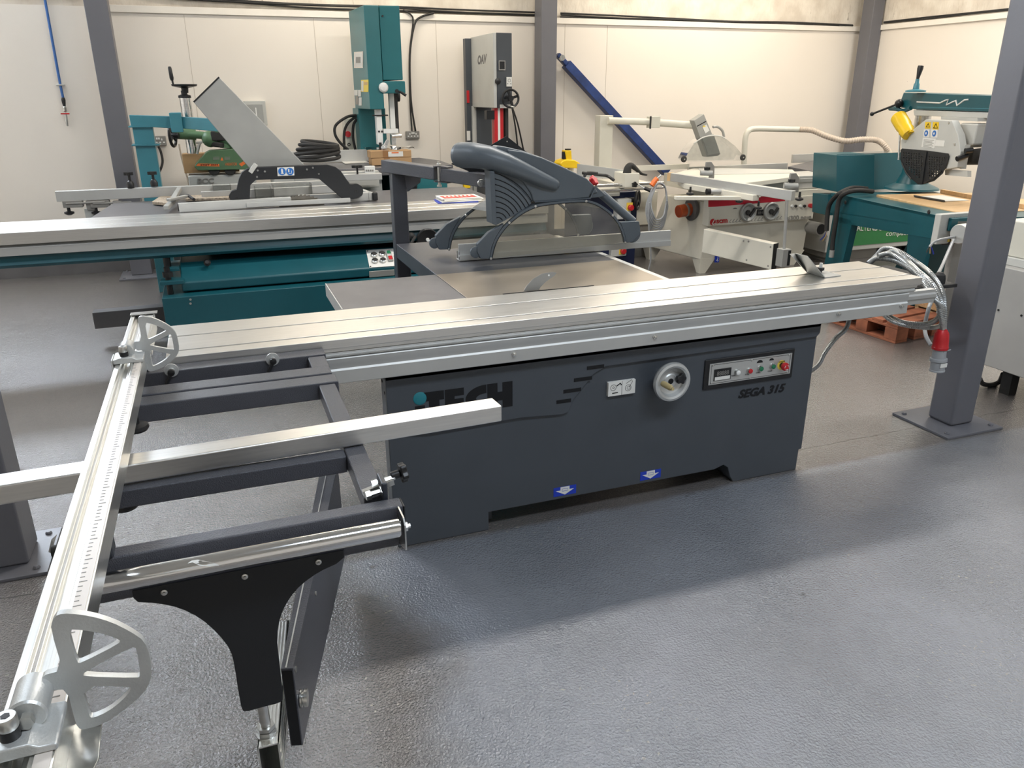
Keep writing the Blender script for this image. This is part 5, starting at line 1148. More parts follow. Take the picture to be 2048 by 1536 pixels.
for k in range(3):
    q = w_left(984.7, 162+12.5*k)+dn2*.001; b.prism([q+dn_*(.012*math.cos(t*PI/6))+V(0, 0, .030*math.sin(t*PI/6)) for t in range(12)], dn2*.002)
OS('oval_label', b, 'orange', W_, smooth=False)
rf_ = d_.y
q0, q1 = P(997, 121, y=rf_), P(1010.5, 140.5, y=rf_); wn = O('sight_window', B().box(q0.x, q1.x, rf_-.006, rf_+.01, q1.z, q0.z), 'chrome', W_); O('window_pane', B().box(q0.x+.008, q1.x-.008, rf_-.008, rf_, q1.z+.008, q0.z-.008), 'black', wn)
q0, q1 = P(1013, 154, y=rf_), P(1023.5, 173, y=rf_); sk2 = O('instruction_label', B().box(q0.x, q1.x, rf_-.003, rf_+.01, q1.z, q0.z), 'wlabel', W_, smooth=False)
b = B(); qx_ = (q0.x+q1.x)/2; b.torus((qx_, rf_-.004, q0.z-.03), (0, 1, 0), .013, .002, 16, 4)
for k in (-1, 1): b.box(qx_+k*.015-.004, qx_+k*.015+.004, rf_-.005, rf_-.003, q1.z+.02, q1.z+.03)
O('label_drawing', b, 'mgrey', sk2, smooth=False)
q = P(996, 162.5, y=rf_-.02); O('door_knob', B().lathe(V(q.x, rf_+.01, q.z), YN, [(.015, 0), (.028, .02), (.026, .04), (.01, .045)], 20), 'black', W_)
q = P(1021, 197, y=rf_-.08); b = B().torus(q, (0.1, 1, 0), .078, .011, 36, 8); b.lathe(V(q.x, rf_+.02, q.z), YN, [(.026, 0), (.026, .12)], 16)
for k in range(4):
    t = k*PI/2+.3; b.beam(q, q+V(math.cos(t), 0, math.sin(t))*.075, .022, .012, up=(0, 1, 0))
hwz = O('handwheel', b, 'black', W_); O('wheel_handle', B().tube([q+V(.0, -.02, -.072), q+V(.02, -.05, -.078)], .010, 8), 'zinc', hwz)
q0, q1 = P(999.5, 209, y=rf_), P(1020, 216, y=rf_); O('tag_plate', B().box(q0.x, q1.x, rf_-.012, rf_-.002, q1.z, q0.z), 'wlabel', W_)
for x0, x1, m_ in ((988, 995, 'red'), (995, 999.5, 'white'), (999.5, 1006, 'red'), (1010, 1016, 'rubber')):
    q0, q1 = P(x0, 230, y=rf_+.06), P(x1, 230, y=rf_+.06); O('blade_guard' if m_ != 'rubber' else 'rise_bar', B().box(q0.x, q1.x, rf_+.05, rf_+.12, .95, zb0+.02), m_, W_)
q = P(980, 232, y=rf_+.1); O('dust_brush', B().box(q.x-.05, q.x+.03, rf_+.05, rf_+.12, q.z-.03, q.z+.05), 'black', W_)
q0, q1 = P(934, 262, y=yb-.03), P(941, 281, y=yb-.03); O('rating_plate', B().box(q0.x, q1.x, yb-.028, yb-.019, q1.z, q0.z), 'wlabel', W_, smooth=False)
O('lower_housing', B().box(a.x+.02, 3.02, 7.6, 8.2, 0, .85), 'grey', W_, bev=.006)
O('bandsaw_table', B().box(a.x+.0, 3.10, 7.45, 8.1, .90, .95), 'tabdark', W_, bev=.004)
O('table_trunnion', B().box(2.7, 2.9, 7.65, 8.0, .85, .90), 'rubber', W_)
b = B(); b.tube([P(1024, 215, y=8.2), P(1031, 255, y=8.2), P(1036, 300, y=8.25)], .009, 8, sm=3); b.tube([P(1025, 216, y=8.22), P(1036, 250, y=8.22), P(1048, 305, y=8.3)], .009, 8, sm=3); tag(O('hanging_cables', b, 'rubber'), 'two black cables hanging from the light grey bandsaw beside the middle column', 'cable')
b = B().box(P(934, 410, y=6.9).x, P(946, 410, y=6.9).x, 6.9, 7.0, 0, P(940, 372, y=6.9).z); t = thing('stand_post', 'slim grey stand with a yellow limit switch behind the magazines', 'stand', V(P(940, 400, y=6.9).x, 6.95, 0)); O('post', b, 'mgrey', t)
q = P(933, 372, y=6.88); O('limit_switch', B().box(q.x-.03, q.x+.03, 6.86, 6.9, q.z-.018, q.z+.018), 'yellow', t, bev=.004)

# ================================================================ white combination machine with navy body
K = thing('combination_machine', 'cream topped combination machine with navy body behind the clear saw guard', 'machine', V(3.4, 6.9, 0))
ky = 6.55
bx0, bx1 = P(1180, 500, y=ky+.1).x, P(1270, 500, y=ky+.1).x
O('machine_body', B().box(bx0, bx1, ky+.1, ky+.7, 0, P(1200, 394, y=ky).z+.02), 'navy', K, bev=.004)
b = B().box(P(1180, 388, y=ky).x, P(1240, 388, y=ky).x, ky, ky+.8, P(1200, 394, y=ky).z, P(1200, 378, y=ky).z); b.box(P(1240, 378, y=ky+.3).x, P(1305, 378, y=ky+.3).x, ky+.3, ky+.8, P(1200, 394, y=ky).z+.03, P(1200, 378, y=ky).z); O('work_table', b, 'cream', K, bev=.006)
b = B(); 
for y in (372, 382): q0, q1 = P(1192, y, y=ky-.04), P(1345, y-4, y=ky-.04); b.cyl(V(q0.x, ky-.04, q0.z), V(q1.x-.1, ky-.04, q0.z), .014 if y == 372 else .01)
O('guide_bars', b, 'chrome', K)
q0, q1 = P(1178, 332, y=ky+.15), P(1248, 358, y=ky+.15); O('planer_fence', B().prism([V(q0.x, ky+.4, q0.z), V(q1.x, ky+.05, P(1247, 342, y=ky+.05).z), V(q1.x, ky+.05, P(1247, 360, y=ky+.05).z), V(q0.x, ky+.4, P(1178, 352, y=ky+.4).z)], (.01, .03, 0)), 'alum', K)
q0, q1 = P(1251, 347, y=ky-.1), P(1278, 374, y=ky-.1); fb_ = O('fence_bracket', B().box(q0.x, q1.x, ky-.1, ky+.12, q1.z, q0.z), 'cream', K, bev=.006)
q = P(1268, 369, y=ky-.1); O('bracket_knob', star(B(), q, YN, .026, .025), 'black', fb_)
b = B().tube([P(1277, 369, y=ky-.1), P(1290, 377, y=ky-.15)], .006, 8); b.mi(1).tube([P(1289, 376, y=ky-.15), P(1307, 384, y=ky-.2)], .017, 10); O('bracket_lever', b, ['zinc', 'black'], fb_)
b = B().tube([P(1254, 347, y=ky-.05), P(1256, 336, y=ky-.05), P(1262, 331, y=ky-.05), P(1272, 338, y=ky-.05), P(1282, 347, y=ky-.05), P(1294, 350, y=ky-.05)], lambda t: .035*(1-t)+.006, 12, sm=4); O('push_handle', b, 'rubber', K)
b = B().tube([P(1165, 346, y=ky+.1), P(1200, 350, y=ky+.1), P(1215, 352, y=ky+.1), P(1228, 361, y=ky+.05)], .014, 8, sm=3); b.tube([P(1168, 354, y=ky+.1), P(1175, 346, y=ky+.1), P(1195, 347, y=ky+.1)], .014, 8, sm=3); O('guard_handle', b, 'black', K)
q = P(1275, 400, y=ky+.02); b = B().torus(q, V(.75, -.66, 0), .082, .014, 32, 8); e1 = V(.66, .75, 0)
for k in range(3): t = PI/2+k*2*PI/3; b.beam(q, q+(e1*math.cos(t)+V(0, 0, 1)*math.sin(t))*.08, .02, .014, up=(.75, -.66, 0))
b.cyl(q, q-V(.09, -.08, 0), .022); O('handwheel', b, 'black', K)
def swbox(x0, y0, x1, y1, yy, cx, cy, nm):
    q0, q1 = P(x0, y0, y=yy), P(x1, y1, y=yy); s_ = O(nm, B().box(q0.x, q1.x, yy, yy+.09, q1.z, q0.z), 'lgrey', K, bev=.01)
    q = P(cx, cy, y=yy-.001); O('yellow_plate', B().box(q.x-.032, q.x+.032, yy-.003, yy, q.z-.032, q.z+.045), 'lyel', s_); O('red_switch', B().lathe(V(q.x+.005, yy-.002, q.z), YN, [(.026, 0), (.028, .03), (.02, .035)], 20), 'red', s_)
swbox(1236, 399, 1262, 438, ky+.0, 1259, 415, 'upper_switch_box'); swbox(1223, 498, 1253, 512, ky+.05, 1244, 502, 'lower_switch_box')
q0, q1 = P(1265, 385, y=7.1), P(1312, 448, y=7.1); t = thing('cream_cabinet', 'plain cream machine cabinet behind the black handwheel', 'cabinet', V((q0.x+q1.x)/2, 7.1, 0)); O('cabinet', B().box(q0.x, q1.x, 7.1, 7.6, q1.z, q0.z), 'cream', t, bev=.005); O('plinth', B().box(q0.x+.01, q1.x-.02, 7.12, 7.58, 0, q1.z), 'mgrey', t)
# yellow cutter guard in front of wall
t = thing('yellow_guard', 'yellow plastic cutter guard on a short post beside the middle column', 'guard', P(1145, 337, y=7.1))
yl = [(1120, 328), (1124, 322), (1133, 319), (1150, 320), (1160, 326), (1163, 332), (1157, 337), (1125, 336)]
O('guard_shell', B().prism([P(x, y, y=7.1) for x, y in yl], (0, .16, 0)), 'yellow', t, bev=.012, seg=3)
b = B().prism([P(x, y, y=7.13) for x, y in ((1133, 320), (1130, 301), (1143, 301), (1144, 320))], (0, .08, 0)); O('neck', b, 'yellow', t, bev=.006)
b = B().box(P(1126, 305, y=7.15).x, P(1131, 305, y=7.15).x, 7.14, 7.18, P(1128, 318, y=7.15).z, P(1128, 304, y=7.15).z); q = P(1136, 300, y=7.17); b.cyl(q, q+V(0, 0, .012), .03); O('clamp', b, 'black', t)
q = P(1141, 336, y=7.18); O('post', B().cyl(V(q.x, 7.18, P(1200, 378, y=ky).z+.001), q, .03), 'lgrey', t)

# ================================================================ cream sliding saw with red stripe
Z = thing('panel_saw', 'cream panel saw with a red stripe, two grey handwheels and an outrigger arm', 'saw', V(4.8, 6.6, 0))
zy = 6.10
q = lambda x, y, yy=zy: P(x, y, y=yy)
x0, x1 = q(1417, 440).x, q(1573, 420).x
zp0 = (q(1417, 452).z+q(1628, 438).z)/2; zp1 = q(1500, 405).z
b = B().box(x0, x1, zy, zy+.1, zp0, zp1+.04); b.box(x1+.002, q(1628, 420).x, zy+.002, zy+.1, zp0, zp1+.03); fpn = O('front_panel', b, 'cream', Z, bev=.005)
b = B().prism([q(1417, 414, zy-.002), q(1417, 400, zy-.002), q(1447, 396, zy-.002), q(1570, 391, zy-.002), q(1570, 402, zy-.002), q(1430, 413.5, zy-.002)], (0, .003, 0)); O('red_stripe', b, 'redp', fpn, smooth=False)
text('badge_lettering', 'compact', q(1556, 398.5, zy-.003), q(1568, 397.8, zy-.003), q(1556, 396.3, zy-.003), 'wlabel', fpn)
lg_ = q(1425.5, 444, zy-.001); b = B().cyl(lg_, lg_-V(0, .003, 0), .030, n=28); b.mi(1).tube([lg_+V(.010, -.004, -.026), lg_+V(-.008, -.004, -.018), lg_+V(.014, -.004, .024)], .004, 5); b.tube([lg_+V(-.008, -.004, -.018), lg_+V(.034, -.004, -.016)], .0035, 5); O('maker_logo', b, ['red', 'wlabel'], fpn, smooth=False)
text('maker_lettering', 'scm', q(1432.5, 447, zy-.001), q(1455, 445.4, zy-.001), q(1432.5, 439.5, zy-.001), 'red', fpn, bold=.03)
text('model_lettering', 'si300 nova', q(1573.5, 441, zy-.001), q(1623, 437.5, zy-.001), q(1573.5, 432, zy-.001), 'mgrey', fpn, bold=.015)
b = B()
for k in list(range(4))+list(range(6, 11))+list(range(14, 17)):
    s_ = q(1458+6.3*k, 445-.42*k, zy-.001); b.tube([s_+V(.022, 0, .028), s_, s_+V(.022, 0, 0)], .003, 4)
O('arrow_marks', b, 'mgrey', fpn, smooth=False)
for x, y in ((1494, 424), (1540.5, 422)):
    c_ = q(x, y, zy-.01); hwl = O('handwheel', B().lathe(V(c_.x, zy, c_.z), YN, [(.062, 0), (.082, .012), (.085, .033), (.075, .043), (.06, .034), (.052, .026), (.022, .028)], 32), 'pgrey', Z)
    b = B().lathe(V(c_.x-.01, zy-.030, c_.z), YN, [(.023, 0), (.023, .02)], 16); b.beam(V(c_.x+.005, zy-.05, c_.z-.035), V(c_.x+.055, zy-.05, c_.z+.032), .022, .022, up=(0, 1, 0)); O('fold_handle', b, 'rubber', hwl, bev=.004)
c_ = q(1520, 425, zy-.003); O('counter_display', B().box(c_.x-.036, c_.x+.036, zy-.012, zy, c_.z-.026, c_.z+.026), 'black', fpn)
text('counter_digits', '315 45', V(c_.x-.028, zy-.012, c_.z-.012), V(c_.x+.028, zy-.012, c_.z-.012), V(c_.x-.028, zy-.012, c_.z+.010), 'mgrey', fpn)
b = B()
for x in (1470, 1520):
    c_ = q(x, 418, zy-.001); b.prism([c_+V(.022*math.cos(t*PI/8), 0, .012*math.sin(t*PI/8)) for t in range(9)], (0, -.002, 0))
OS('blade_icon', b, 'mgrey', fpn, smooth=False)
for x, y, m_ in ((1583, 412, 'white'), (1591, 412, 'rubber'), (1600, 412, 'white'), (1608.5, 412, 'rubber'), (1619.5, 411, 'red')):
    c_ = q(x, y, zy-.001); O('control_button', B().lathe(V(c_.x, zy+.002, c_.z), YN, [(.012, 0), (.014, .012), (.010, .02)] if m_ != 'red' else [(.018, 0), (.022, .03), (.016, .035)], 18), m_, fpn)
# body below: flared pedestal
bl = B()
fx0, fx1 = q(1407, 452, zy+.02).x, 6.0
b = B().hexa([V(4.17, 6.18, .13), V(5.35, 6.18, .13), V(5.35, 7.0, .13), V(4.05, 7.0, .13), V(4.24, 6.14, zp1), V(5.35, 6.14, zp1), V(5.35, 6.9, zp1), V(4.18, 6.9, zp1)]); O('pedestal', b, 'cream', Z, bev=.01)
for x, y in ((4.175, 6.18), (5.2, 6.18), (4.06, 6.93)):
    b = B().hexa([V(x, y, 0), V(x+.06, y, 0), V(x+.06, y+.06, 0), V(x, y+.06, 0), V(x-.005, y-.003, .14), V(x+.16, y-.003, .14), V(x+.16, y+.15, .14), V(x-.005, y+.15, .14)]); O('foot', b, 'cream', Z)
c_ = q(1433, 518, 6.178); b = B().box(c_.x-.022, c_.x+.022, 6.166, 6.179, c_.z-.03, c_.z+.03); hk = O('lifting_label', b, 'blue', Z, smooth=False); b = B().tube([c_+V(.004, -.014, .02), c_+V(.004, -.014, 0), c_+V(-.008, -.014, -.01), c_+V(.004, -.014, -.018), c_+V(.012, -.014, -.01)], .003, 5); O('hook_mark', b, 'wlabel', hk)
# side opening with orange duct on the left face
sx = 4.18; lo_ = P(1380, 418, x=sx)
b = B().lathe(V(sx-.012, lo_.y-.02, lo_.z), (1, 0, 0), [(.105, 0), (.105, .03)], 32); O('duct_opening', b, 'plinth', Z)
a_, c_ = P(1357, 423, y=lo_.y-.02), P(1398, 415, y=lo_.y)
dc = B().tube([a_, a_+(c_-a_)*.45, c_+V(.05, 0, 0)], .058, 24); dct = O('extraction_duct', dc, 'duct', Z); b = B().lathe(a_+(c_-a_)*.28, c_-a_, [(.060, 0), (.062, .005), (.062, .02), (.060, .025)], 28); b.lathe(a_+(c_-a_)*.72, c_-a_, [(.060, 0), (.061, .02)], 28); O('duct_clip', b, 'mgrey', dct)
b = B().lathe(a_-(c_-a_).normalized()*.001, a_-c_, [(.050, 0), (.050, .0015)], 24); O('duct_bore', b, mat('duct_inner', (.30, .05, .015), .6), dct)
# cast table and slide
zt3 = P(1500, 385, y=zy).z
st3 = .86
b = B().prism([P(x, y, z=st3) for x, y in ((1335, 350), (1392, 335), (1585, 339), (1600, 352), (1440, 372), (1370, 368))], (0, 0, -.04)); O('saw_table', b, 'cream', Z, bev=.004)
b = B().prism([P(x, y, z=st3+.001) for x, y in ((1396, 336), (1578, 340), (1588, 346), (1405, 350))], (0, 0, .002)); O('table_insert', b, 'lgrey', Z)
b = B().box(4.3, 5.75, 6.16, 6.55, zp1+.09, st3-.006); b.mi(1).box(4.3, 5.75, 6.15, 6.16, zp1+.15, st3-.03); O('sliding_table', b, ['alum', 'pgrey'], Z, bev=.004)
b = B().box(4.25, 5.72, 6.12, 6.6, zp1+.0, zp1+.085); O('slide_beam', b, 'cream', Z, bev=.006)
yf3 = 7.2
a_, c_ = P(1378, 334, y=yf3), P(1576, 327, y=yf3-.0)
b = B().box(a_.x, c_.x, yf3, yf3+.03, P(1450, 346, y=yf3).z, P(1450, 331, y=yf3).z); O('rip_fence', b, 'alum', Z, bev=.003)
b = B().box(P(1270, 340, y=yf3+.05).x, P(1378, 340, y=yf3+.05).x, yf3+.05, yf3+.1, P(1300, 341, y=yf3+.05).z, P(1300, 331, y=yf3+.05).z); O('rear_fence', b, 'cream', Z)
O('table_support', B().box(4.4, 5.3, 6.62, 7.3, .69, st3-.045), 'cream', Z)
# crosscut fence in the air to the right front
zc3 = .93
a_, c_ = V(*P(1341, 352, z=zc3)), V(*P(1575, 402, z=zc3))
a_, c_ = P(1341, 346, z=.93), P(1584, 382, z=.93)
cf3 = O('crosscut_fence', B().obox(a_-V(0, 0, .07), c_-a_, V(.05, .02, 0), V(0, 0, .07)), 'alum', Z, bev=.003)
b = B().obox(a_-V(0, 0, .07)-V(.02, -.02, 0), V(.02, -.02, 0), V(.06, .03, 0), V(0, 0, .07)); O('timber_end', b, 'ply', cf3)
def stop3(x, y, yy):
    c_ = P(x, y, y=yy); s_ = O('flip_stop', B().prism([c_+V(-.01, 0, -.03), c_+V(0, 0, .07), c_+V(.05, 0, .07), c_+V(.085, 0, .03), c_+V(.09, 0, -.07), c_+V(.04, 0, -.07), c_+V(.045, 0, -.01)], (0, .02, 0)), 'mgrey', Z, bev=.006)
    O('stop_barrel', B().cyl(c_+V(-.06, -.01, -.015), c_+V(.03, -.05, -.02), .022), 'pgrey', s_); O('stop_knob', star(B(), c_+V(-.005, -.02, .008), (0, 0, 1), .026, .02), 'black', s_)
stop3(1412, 341, a_.y+(c_.y-a_.y)*.28); stop3(1580, 366, a_.y+(c_.y-a_.y)*.93)
b = B(); e1_, e2_ = P(1373, 372, z=.84), P(1512, 396, z=.84); b.beam(e1_, e2_, .06, .045); b.beam(P(1428, 392, z=.80)+V(0, 0, .02), P(1520, 390, z=.84), .04, .04); b.beam(P(1350, 396, z=.84), P(1500, 396, z=.82), .05, .03); O('outrigger_frame', b, 'cream', Z, bev=.005)
b = B(); q0 = P(1420, 383, z=.85); q1 = P(1490, 381, z=.85); b.cyl(q0, q1, .020); O('roller', b, 'alum', Z)
O('roller_cap', B().cyl(q0-(q1-q0)*.10, q0, .024), 'black', Z)
for x, y in ((1380, 391), (1478, 406), (1516, 419), (1598, 402)):
    c_ = P(x, y, y=5.6 if x < 1590 else 5.1); b = B().lathe(c_, (0, 0, 1), [(.012, 0), (.032, .01), (.030, .022), (.010, .03), (.008, .07)], 16); O('clamp_knob', b, 'black', Z)
# outrigger arm: box arm swinging forward
pa, pb_ = P(1407, 458, z=.50), P(1558, 487, z=.47)
dv = V(pb_.x-pa.x, pb_.y-pa.y, 0); angz = math.degrees(math.atan2(dv.y, dv.x))
vv = (pa.x, pa.y, angz)
an = V(0, 0, 1).cross(dv.normalized()); an = an if an.x > 0 else -an
arm = [P(x, y, v=vv) for x, y in ((1407, 458), (1403, 505), (1542, 540), (1547, 488))]
ar = O('outrigger_arm', B().prism(arm, an*.075), 'cream', Z, bev=.006)
e0, e1_ = arm[2], arm[3]; O('arm_end', B().prism([e0+an*.002, e1_+an*.002, e1_+an*.073, e0+an*.073], dv.normalized()*.003), 'void', ar)
b = B()
for x, y in ((1487, 482), (1497, 483), (1541, 494), (1493, 520), (1536, 532)): c_ = P(x, y, v=vv); b.lathe(c_, -an, [(.008, 0), (.006, .004)], 10)
OS('arm_bolt', b, 'mgrey', ar)
c_ = P(1560, 515, v=vv)+an*.04; bk = O('rod_clamp', B().box(c_.x-.05, c_.x+.03, c_.y-.06, c_.y+.02, c_.z-.07, c_.z+.07), 'pgrey', Z, bev=.004); O('clamp_recess', B().box(c_.x-.0, c_.x+.026, c_.y-.0615, c_.y-.059, c_.z-.06, c_.z+.06), 'void', bk)
tq_ = P(1574, 400, y=c_.y-.02); O('support_rod', B().cyl(V(c_.x-.01, c_.y-.02, c_.z+.05), V(tq_.x, tq_.y, tq_.z), .012), 'alum', Z)
# overhead guard on post
py_ = 7.35
a_, c_ = P(1201, 231, y=py_), P(1227, 231, y=py_)
O('guard_post', B().box(a_.x, c_.x, py_, py_+.12, .85, a_.z), 'bone', Z, bev=.006)
b = B().tube([P(1216, 241, y=py_-.02), P(1300, 244, y=py_-.05)], .033, 20); b.tube([P(1312, 245, y=py_-.05), P(1392, 251, y=py_-.15)], .036, 20); O('guard_arm', b, 'bone', Z)
b = B().box(P(1302, 240, y=py_-.09).x, P(1321, 240, y=py_-.09).x, py_-.09, py_, P(1310, 256, y=py_-.09).z, P(1310, 233, y=py_-.09).z); q0 = P(1301, 245, y=py_-.1); b.mi(1).cyl(V(q0.x, py_-.1, q0.z-.06), V(q0.x, py_-.1, q0.z+.06), .009); O('arm_clamp', b, ['bone', 'rubber'], Z, bev=.003)
gy3 = py_-.25
hb = [P(x, y, y=gy3) for x, y in ((1388, 241), (1408, 228), (1441, 308), (1436, 312), (1414, 314))]
og = O('overhead_guard', B().prism(hb, (0, .09, 0)), 'pgrey', Z, bev=.005)
b = B().prism([P(x, y, y=gy3-.004) for x, y in ((1404, 274), (1427, 268), (1440, 306), (1417, 310))], (0, .004, 0)); O('cover_plate', b, 'lgrey', og)
b = B().prism([P(x, y, y=gy3-.003) for x, y in ((1405, 254), (1413, 249), (1419, 261), (1411, 267))], (0, .003, 0)); O('guard_label', b, 'wlabel', og, smooth=False)
b = B().prism([P(x, y, y=gy3-.004) for x, y in ((1405, 254.5), (1412, 253.5), (1408, 250.5))], (0, .002, 0)); O('warning_triangle', b, 'lyel', og, smooth=False)
b = B().prism([P(x, y, y=gy3-.003) for x, y in ((1394, 252), (1412, 242), (1412.6, 243.3), (1394.6, 253.3))], (0, .003, 0)); O('lid_seam', b, 'void', og)
arc = [(1370, 318), (1376, 306), (1388, 288), (1402, 278), (1420, 272), (1440, 273), (1452, 278), (1470, 292), (1487, 312)]
A3 = [P(x, y, y=gy3-.03) for x, y in arc]
b = B().prism(A3+[P(1482, 321, y=gy3-.03), P(1376, 323, y=gy3-.03)], (0, .004, 0)); O('clear_panel', b, 'clear2', og, smooth=False)
b = B().prism([p+V(0, .13, 0) for p in A3]+[P(1482, 321, y=gy3-.03)+V(0, .13, 0), P(1376, 323, y=gy3-.03)+V(0, .13, 0)], (0, .004, 0)); O('clear_panel', b, 'clear2', og, smooth=False)
b = B()
for k in range(len(A3)-1): b.add([A3[k], A3[k+1], A3[k+1]+V(0, .13, 0), A3[k]+V(0, .13, 0)], [(0, 1, 2, 3)])
O('clear_top', b, 'clear2', og)
b = B().tube([P(x, y, y=gy3-.03) for x, y in ((1388, 287), (1402, 277), (1420, 271.5), (1440, 272), (1450, 277))], .006, 8, sm=3); O('guard_rib', b, 'lgrey', og)
for x, y in ((1369, 318.5), (1487, 315)): c_ = P(x, y, y=gy3-.04); O('guard_wheel', B().lathe(c_, (0, 1, 0), [(.026, 0), (.031, .005), (.031, .018), (.026, .022)], 24).mi(1).cyl(c_-V(0, .003, 0), c_, .007), ['rubber', 'zinc'], og)
b = B().tube([P(1426, 254, y=gy3+.04), P(1436, 254, y=gy3+.04), P(1445, 262, y=gy3+.04), P(1448, 274, y=gy3+.04)], .013, 10, sm=4); O('guard_hose', b, 'pgrey', og)
# suction pipe with beige hose
t = thing('extraction_pipe', 'grey extraction pipe with a sagging beige hose in front of the far corner', 'pipe', P(1488, 340, y=7.4))
b = B().tube([P(1487, 345, y=7.45), P(1489, 300, y=7.45), P(1491, 275, y=7.45), P(1497, 262, y=7.45), P(1510, 257.5, y=7.45), P(1550, 258, y=7.4), P(1603, 259, y=7.3)], .030, 16, sm=5); O('rigid_pipe', b, 'bone', t)
b = B().tube([P(1600, 259, y=7.3), P(1625, 261, y=7.2), P(1655, 273, y=7.05), P(1690, 282, y=6.9), P(1725, 279, y=6.8), P(1755, 281, y=6.7), P(1770, 292, y=6.6), P(1777, 306, y=6.6)], .032, 14, sm=14, rib=.16); O('flexible_hose', b, 'hose', t)
b = B().lathe(P(1775, 302, y=6.6), V(.1, 0, -1), [(.034, 0), (.034, .02), (.09, .11), (.10, .16), (.09, .2)], 24); O('hose_hood', b, 'bone', t)
# grey cable coil hanging
b = B(); random.seed(5)
c0 = P(1318, 408, y=5.95)
for k in range(6):
    rx, rz = .075+.006*k, .155+.010*k
    b.tube([c0+V(rx*math.cos(t*2*PI/28)+.004*k, .012*k+.01*math.sin(t), rz*math.sin(t*2*PI/28)-.012*k+.02) for t in range(29)], .0065, 8)
b.tube([P(1299, 405, y=5.95), P(1297, 440, y=5.97), P(1299, 475, y=6.0), P(1302, 515, y=6.05), P(1297, 540, y=6.1)], .0065, 8, sm=4)
t = thing('cable_coil', 'coil of grey cable tied with an orange strap hanging in front of the cream saw', 'cable', P(1318, 450, y=5.95)); O('coil', b, 'cable', t)
b = B().tube([P(1303, 371, y=5.93), P(1310, 361, y=5.93), P(1314, 357, y=5.93)], .022, 10); O('orange_strap', b, 'orange', t)
b = B().cyl(P(1314, 357, y=5.93), P(1322, 350, y=5.93), .006); O('hook', b, 'zinc', t)
# ================================================================ green striped grey saw
A = thing('panel_saw', 'grey panel saw with a green lettered panel seen under the teal bench', 'saw', V(6.6, 6.6, 0))
ay = 6.15
q = lambda x, y, yy=ay: P(x, y, y=yy)
b = B().box(q(1585, 480, 6.6).x, q(1585, 480, 6.6).x+.9, 6.6, 7.2, .08, q(1650, 410, 6.6).z); O('rear_body', b, 'lgrey', A, bev=.005)
b = B().box(q(1650, 500).x, 7.4, ay, ay+.5, .10, q(1700, 428).z+.12); O('main_body', b, 'lgrey', A, bev=.005)
b = B().box(6.0, 6.3, 6.62, 7.1, 0, .08); b.box(q(1655, 500).x+.05, 6.3, ay+.05, ay+.4, 0, .10); b.box(7.0, 7.3, ay+.05, ay+.4, 0, .10); O('plinth', b, 'mgrey', A)
g0, g1 = q(1690, 487, ay-.004), q(1830, 432, ay-.004)
gp_ = O('green_panel', B().box(g0.x, 7.35, ay-.004, ay+.002, q(1760, 487, ay-.004).z, q(1760, 443, ay-.004).z), 'greenp', A, smooth=False)
text('maker_lettering', 'ALTENDORF', q(1713, 462, ay-.005), q(1777, 461, ay-.005), q(1713, 449.5, ay-.005), 'wlabel', gp_, bold=.01)
text('model_lettering', 'compact', q(1772, 475, ay-.005), q(1817, 473, ay-.005), q(1772, 464, ay-.005), 'wlabel', gp_, shear=.2)
b = B(); c_ = q(1703, 458, ay-.005)
for s in (-1, 1):
    b.tube([c_+V(s*.012, 0, .05), c_+V(s*.045, 0, 0), c_+V(s*.012, 0, -.05)], .006, 4); b.tube([c_+V(s*.0, 0, .03), c_+V(s*.02, 0, 0), c_+V(s*.0, 0, -.03)], .005, 4)
O('maker_logo', b, 'wlabel', gp_, smooth=False)
c_ = q(1635, 457, 6.05); b = B().lathe(V(c_.x, 6.0, c_.z), (0, 1, 0), [(.050, 0), (.058, .0), (.060, .02), (.058, .2), (.05, .6)], 28); O('dust_port', b, 'mgrey', A); O('port_bore', B().cyl(V(c_.x, 5.998, c_.z), V(c_.x, 6.001, c_.z), .049), 'void', A)
b = B().box(q(1640, 465, 6.3).x, q(1668, 465, 6.3).x, 6.2, 6.6, .03, q(1650, 445, 6.3).z); O('motor_box', b, 'mgrey', A, bev=.02)
zt4 = .86
b = B().prism([P(x, y, z=zt4) for x, y in ((1576, 333), (1640, 318), (1760, 318), (1760, 345), (1640, 345))], (0, 0, -.09)); O('rear_table', b, 'tabdark', A, bev=.004)
b = B().box(P(1585, 325, y=7.5).x, 7.6, 7.5, 7.53, P(1585, 326, y=7.5).z, P(1585, 309, y=7.5).z); O('rip_fence', b, 'alum', A, bev=.003)
O('table_support', B().box(6.35, 7.4, 6.7, 7.45, 0, zt4-.09), 'lgrey', A)

# ================================================================ radial arm saw
RA = (4.97, 5.62, math.degrees(math.atan2(-1.76, -.44)))
rv = lambda x, y, off=0: P(x, y, v=(RA[0]+off*math.cos(math.radians(RA[2]+90)), RA[1]+off*math.sin(math.radians(RA[2]+90)), RA[2]))
RD = V(math.cos(math.radians(RA[2])), math.sin(math.radians(RA[2])), 0); RN = V(-RD.y, RD.x, 0)
if RN.x < 0: RN = -RN
sgn = 1 if RN.dot(V(math.cos(math.radians(RA[2]+90)), math.sin(math.radians(RA[2]+90)), 0)) > 0 else -1
R = thing('radial_arm_saw', 'radial arm saw with teal bench, teal arm and grey blade housing at right', 'saw', V(5.1, 4.7, 0))
zb = .77
b = B().prism([rv(x, y) for x, y in ((1668, 386), (1905, 437), (1897, 462), (1660, 425))], RN*.05); O('front_beam', b, 'teal', R, bev=.004)
b = B().prism([rv(x, y) for x, y in ((1662, 421), (1873, 455), (1866, 478), (1672, 445))], RN*.03); O('lower_rail', b, 'teal', R, bev=.003)
lp0, lp1 = P(1660, 432, v=RA), P(1700, 432, v=RA)
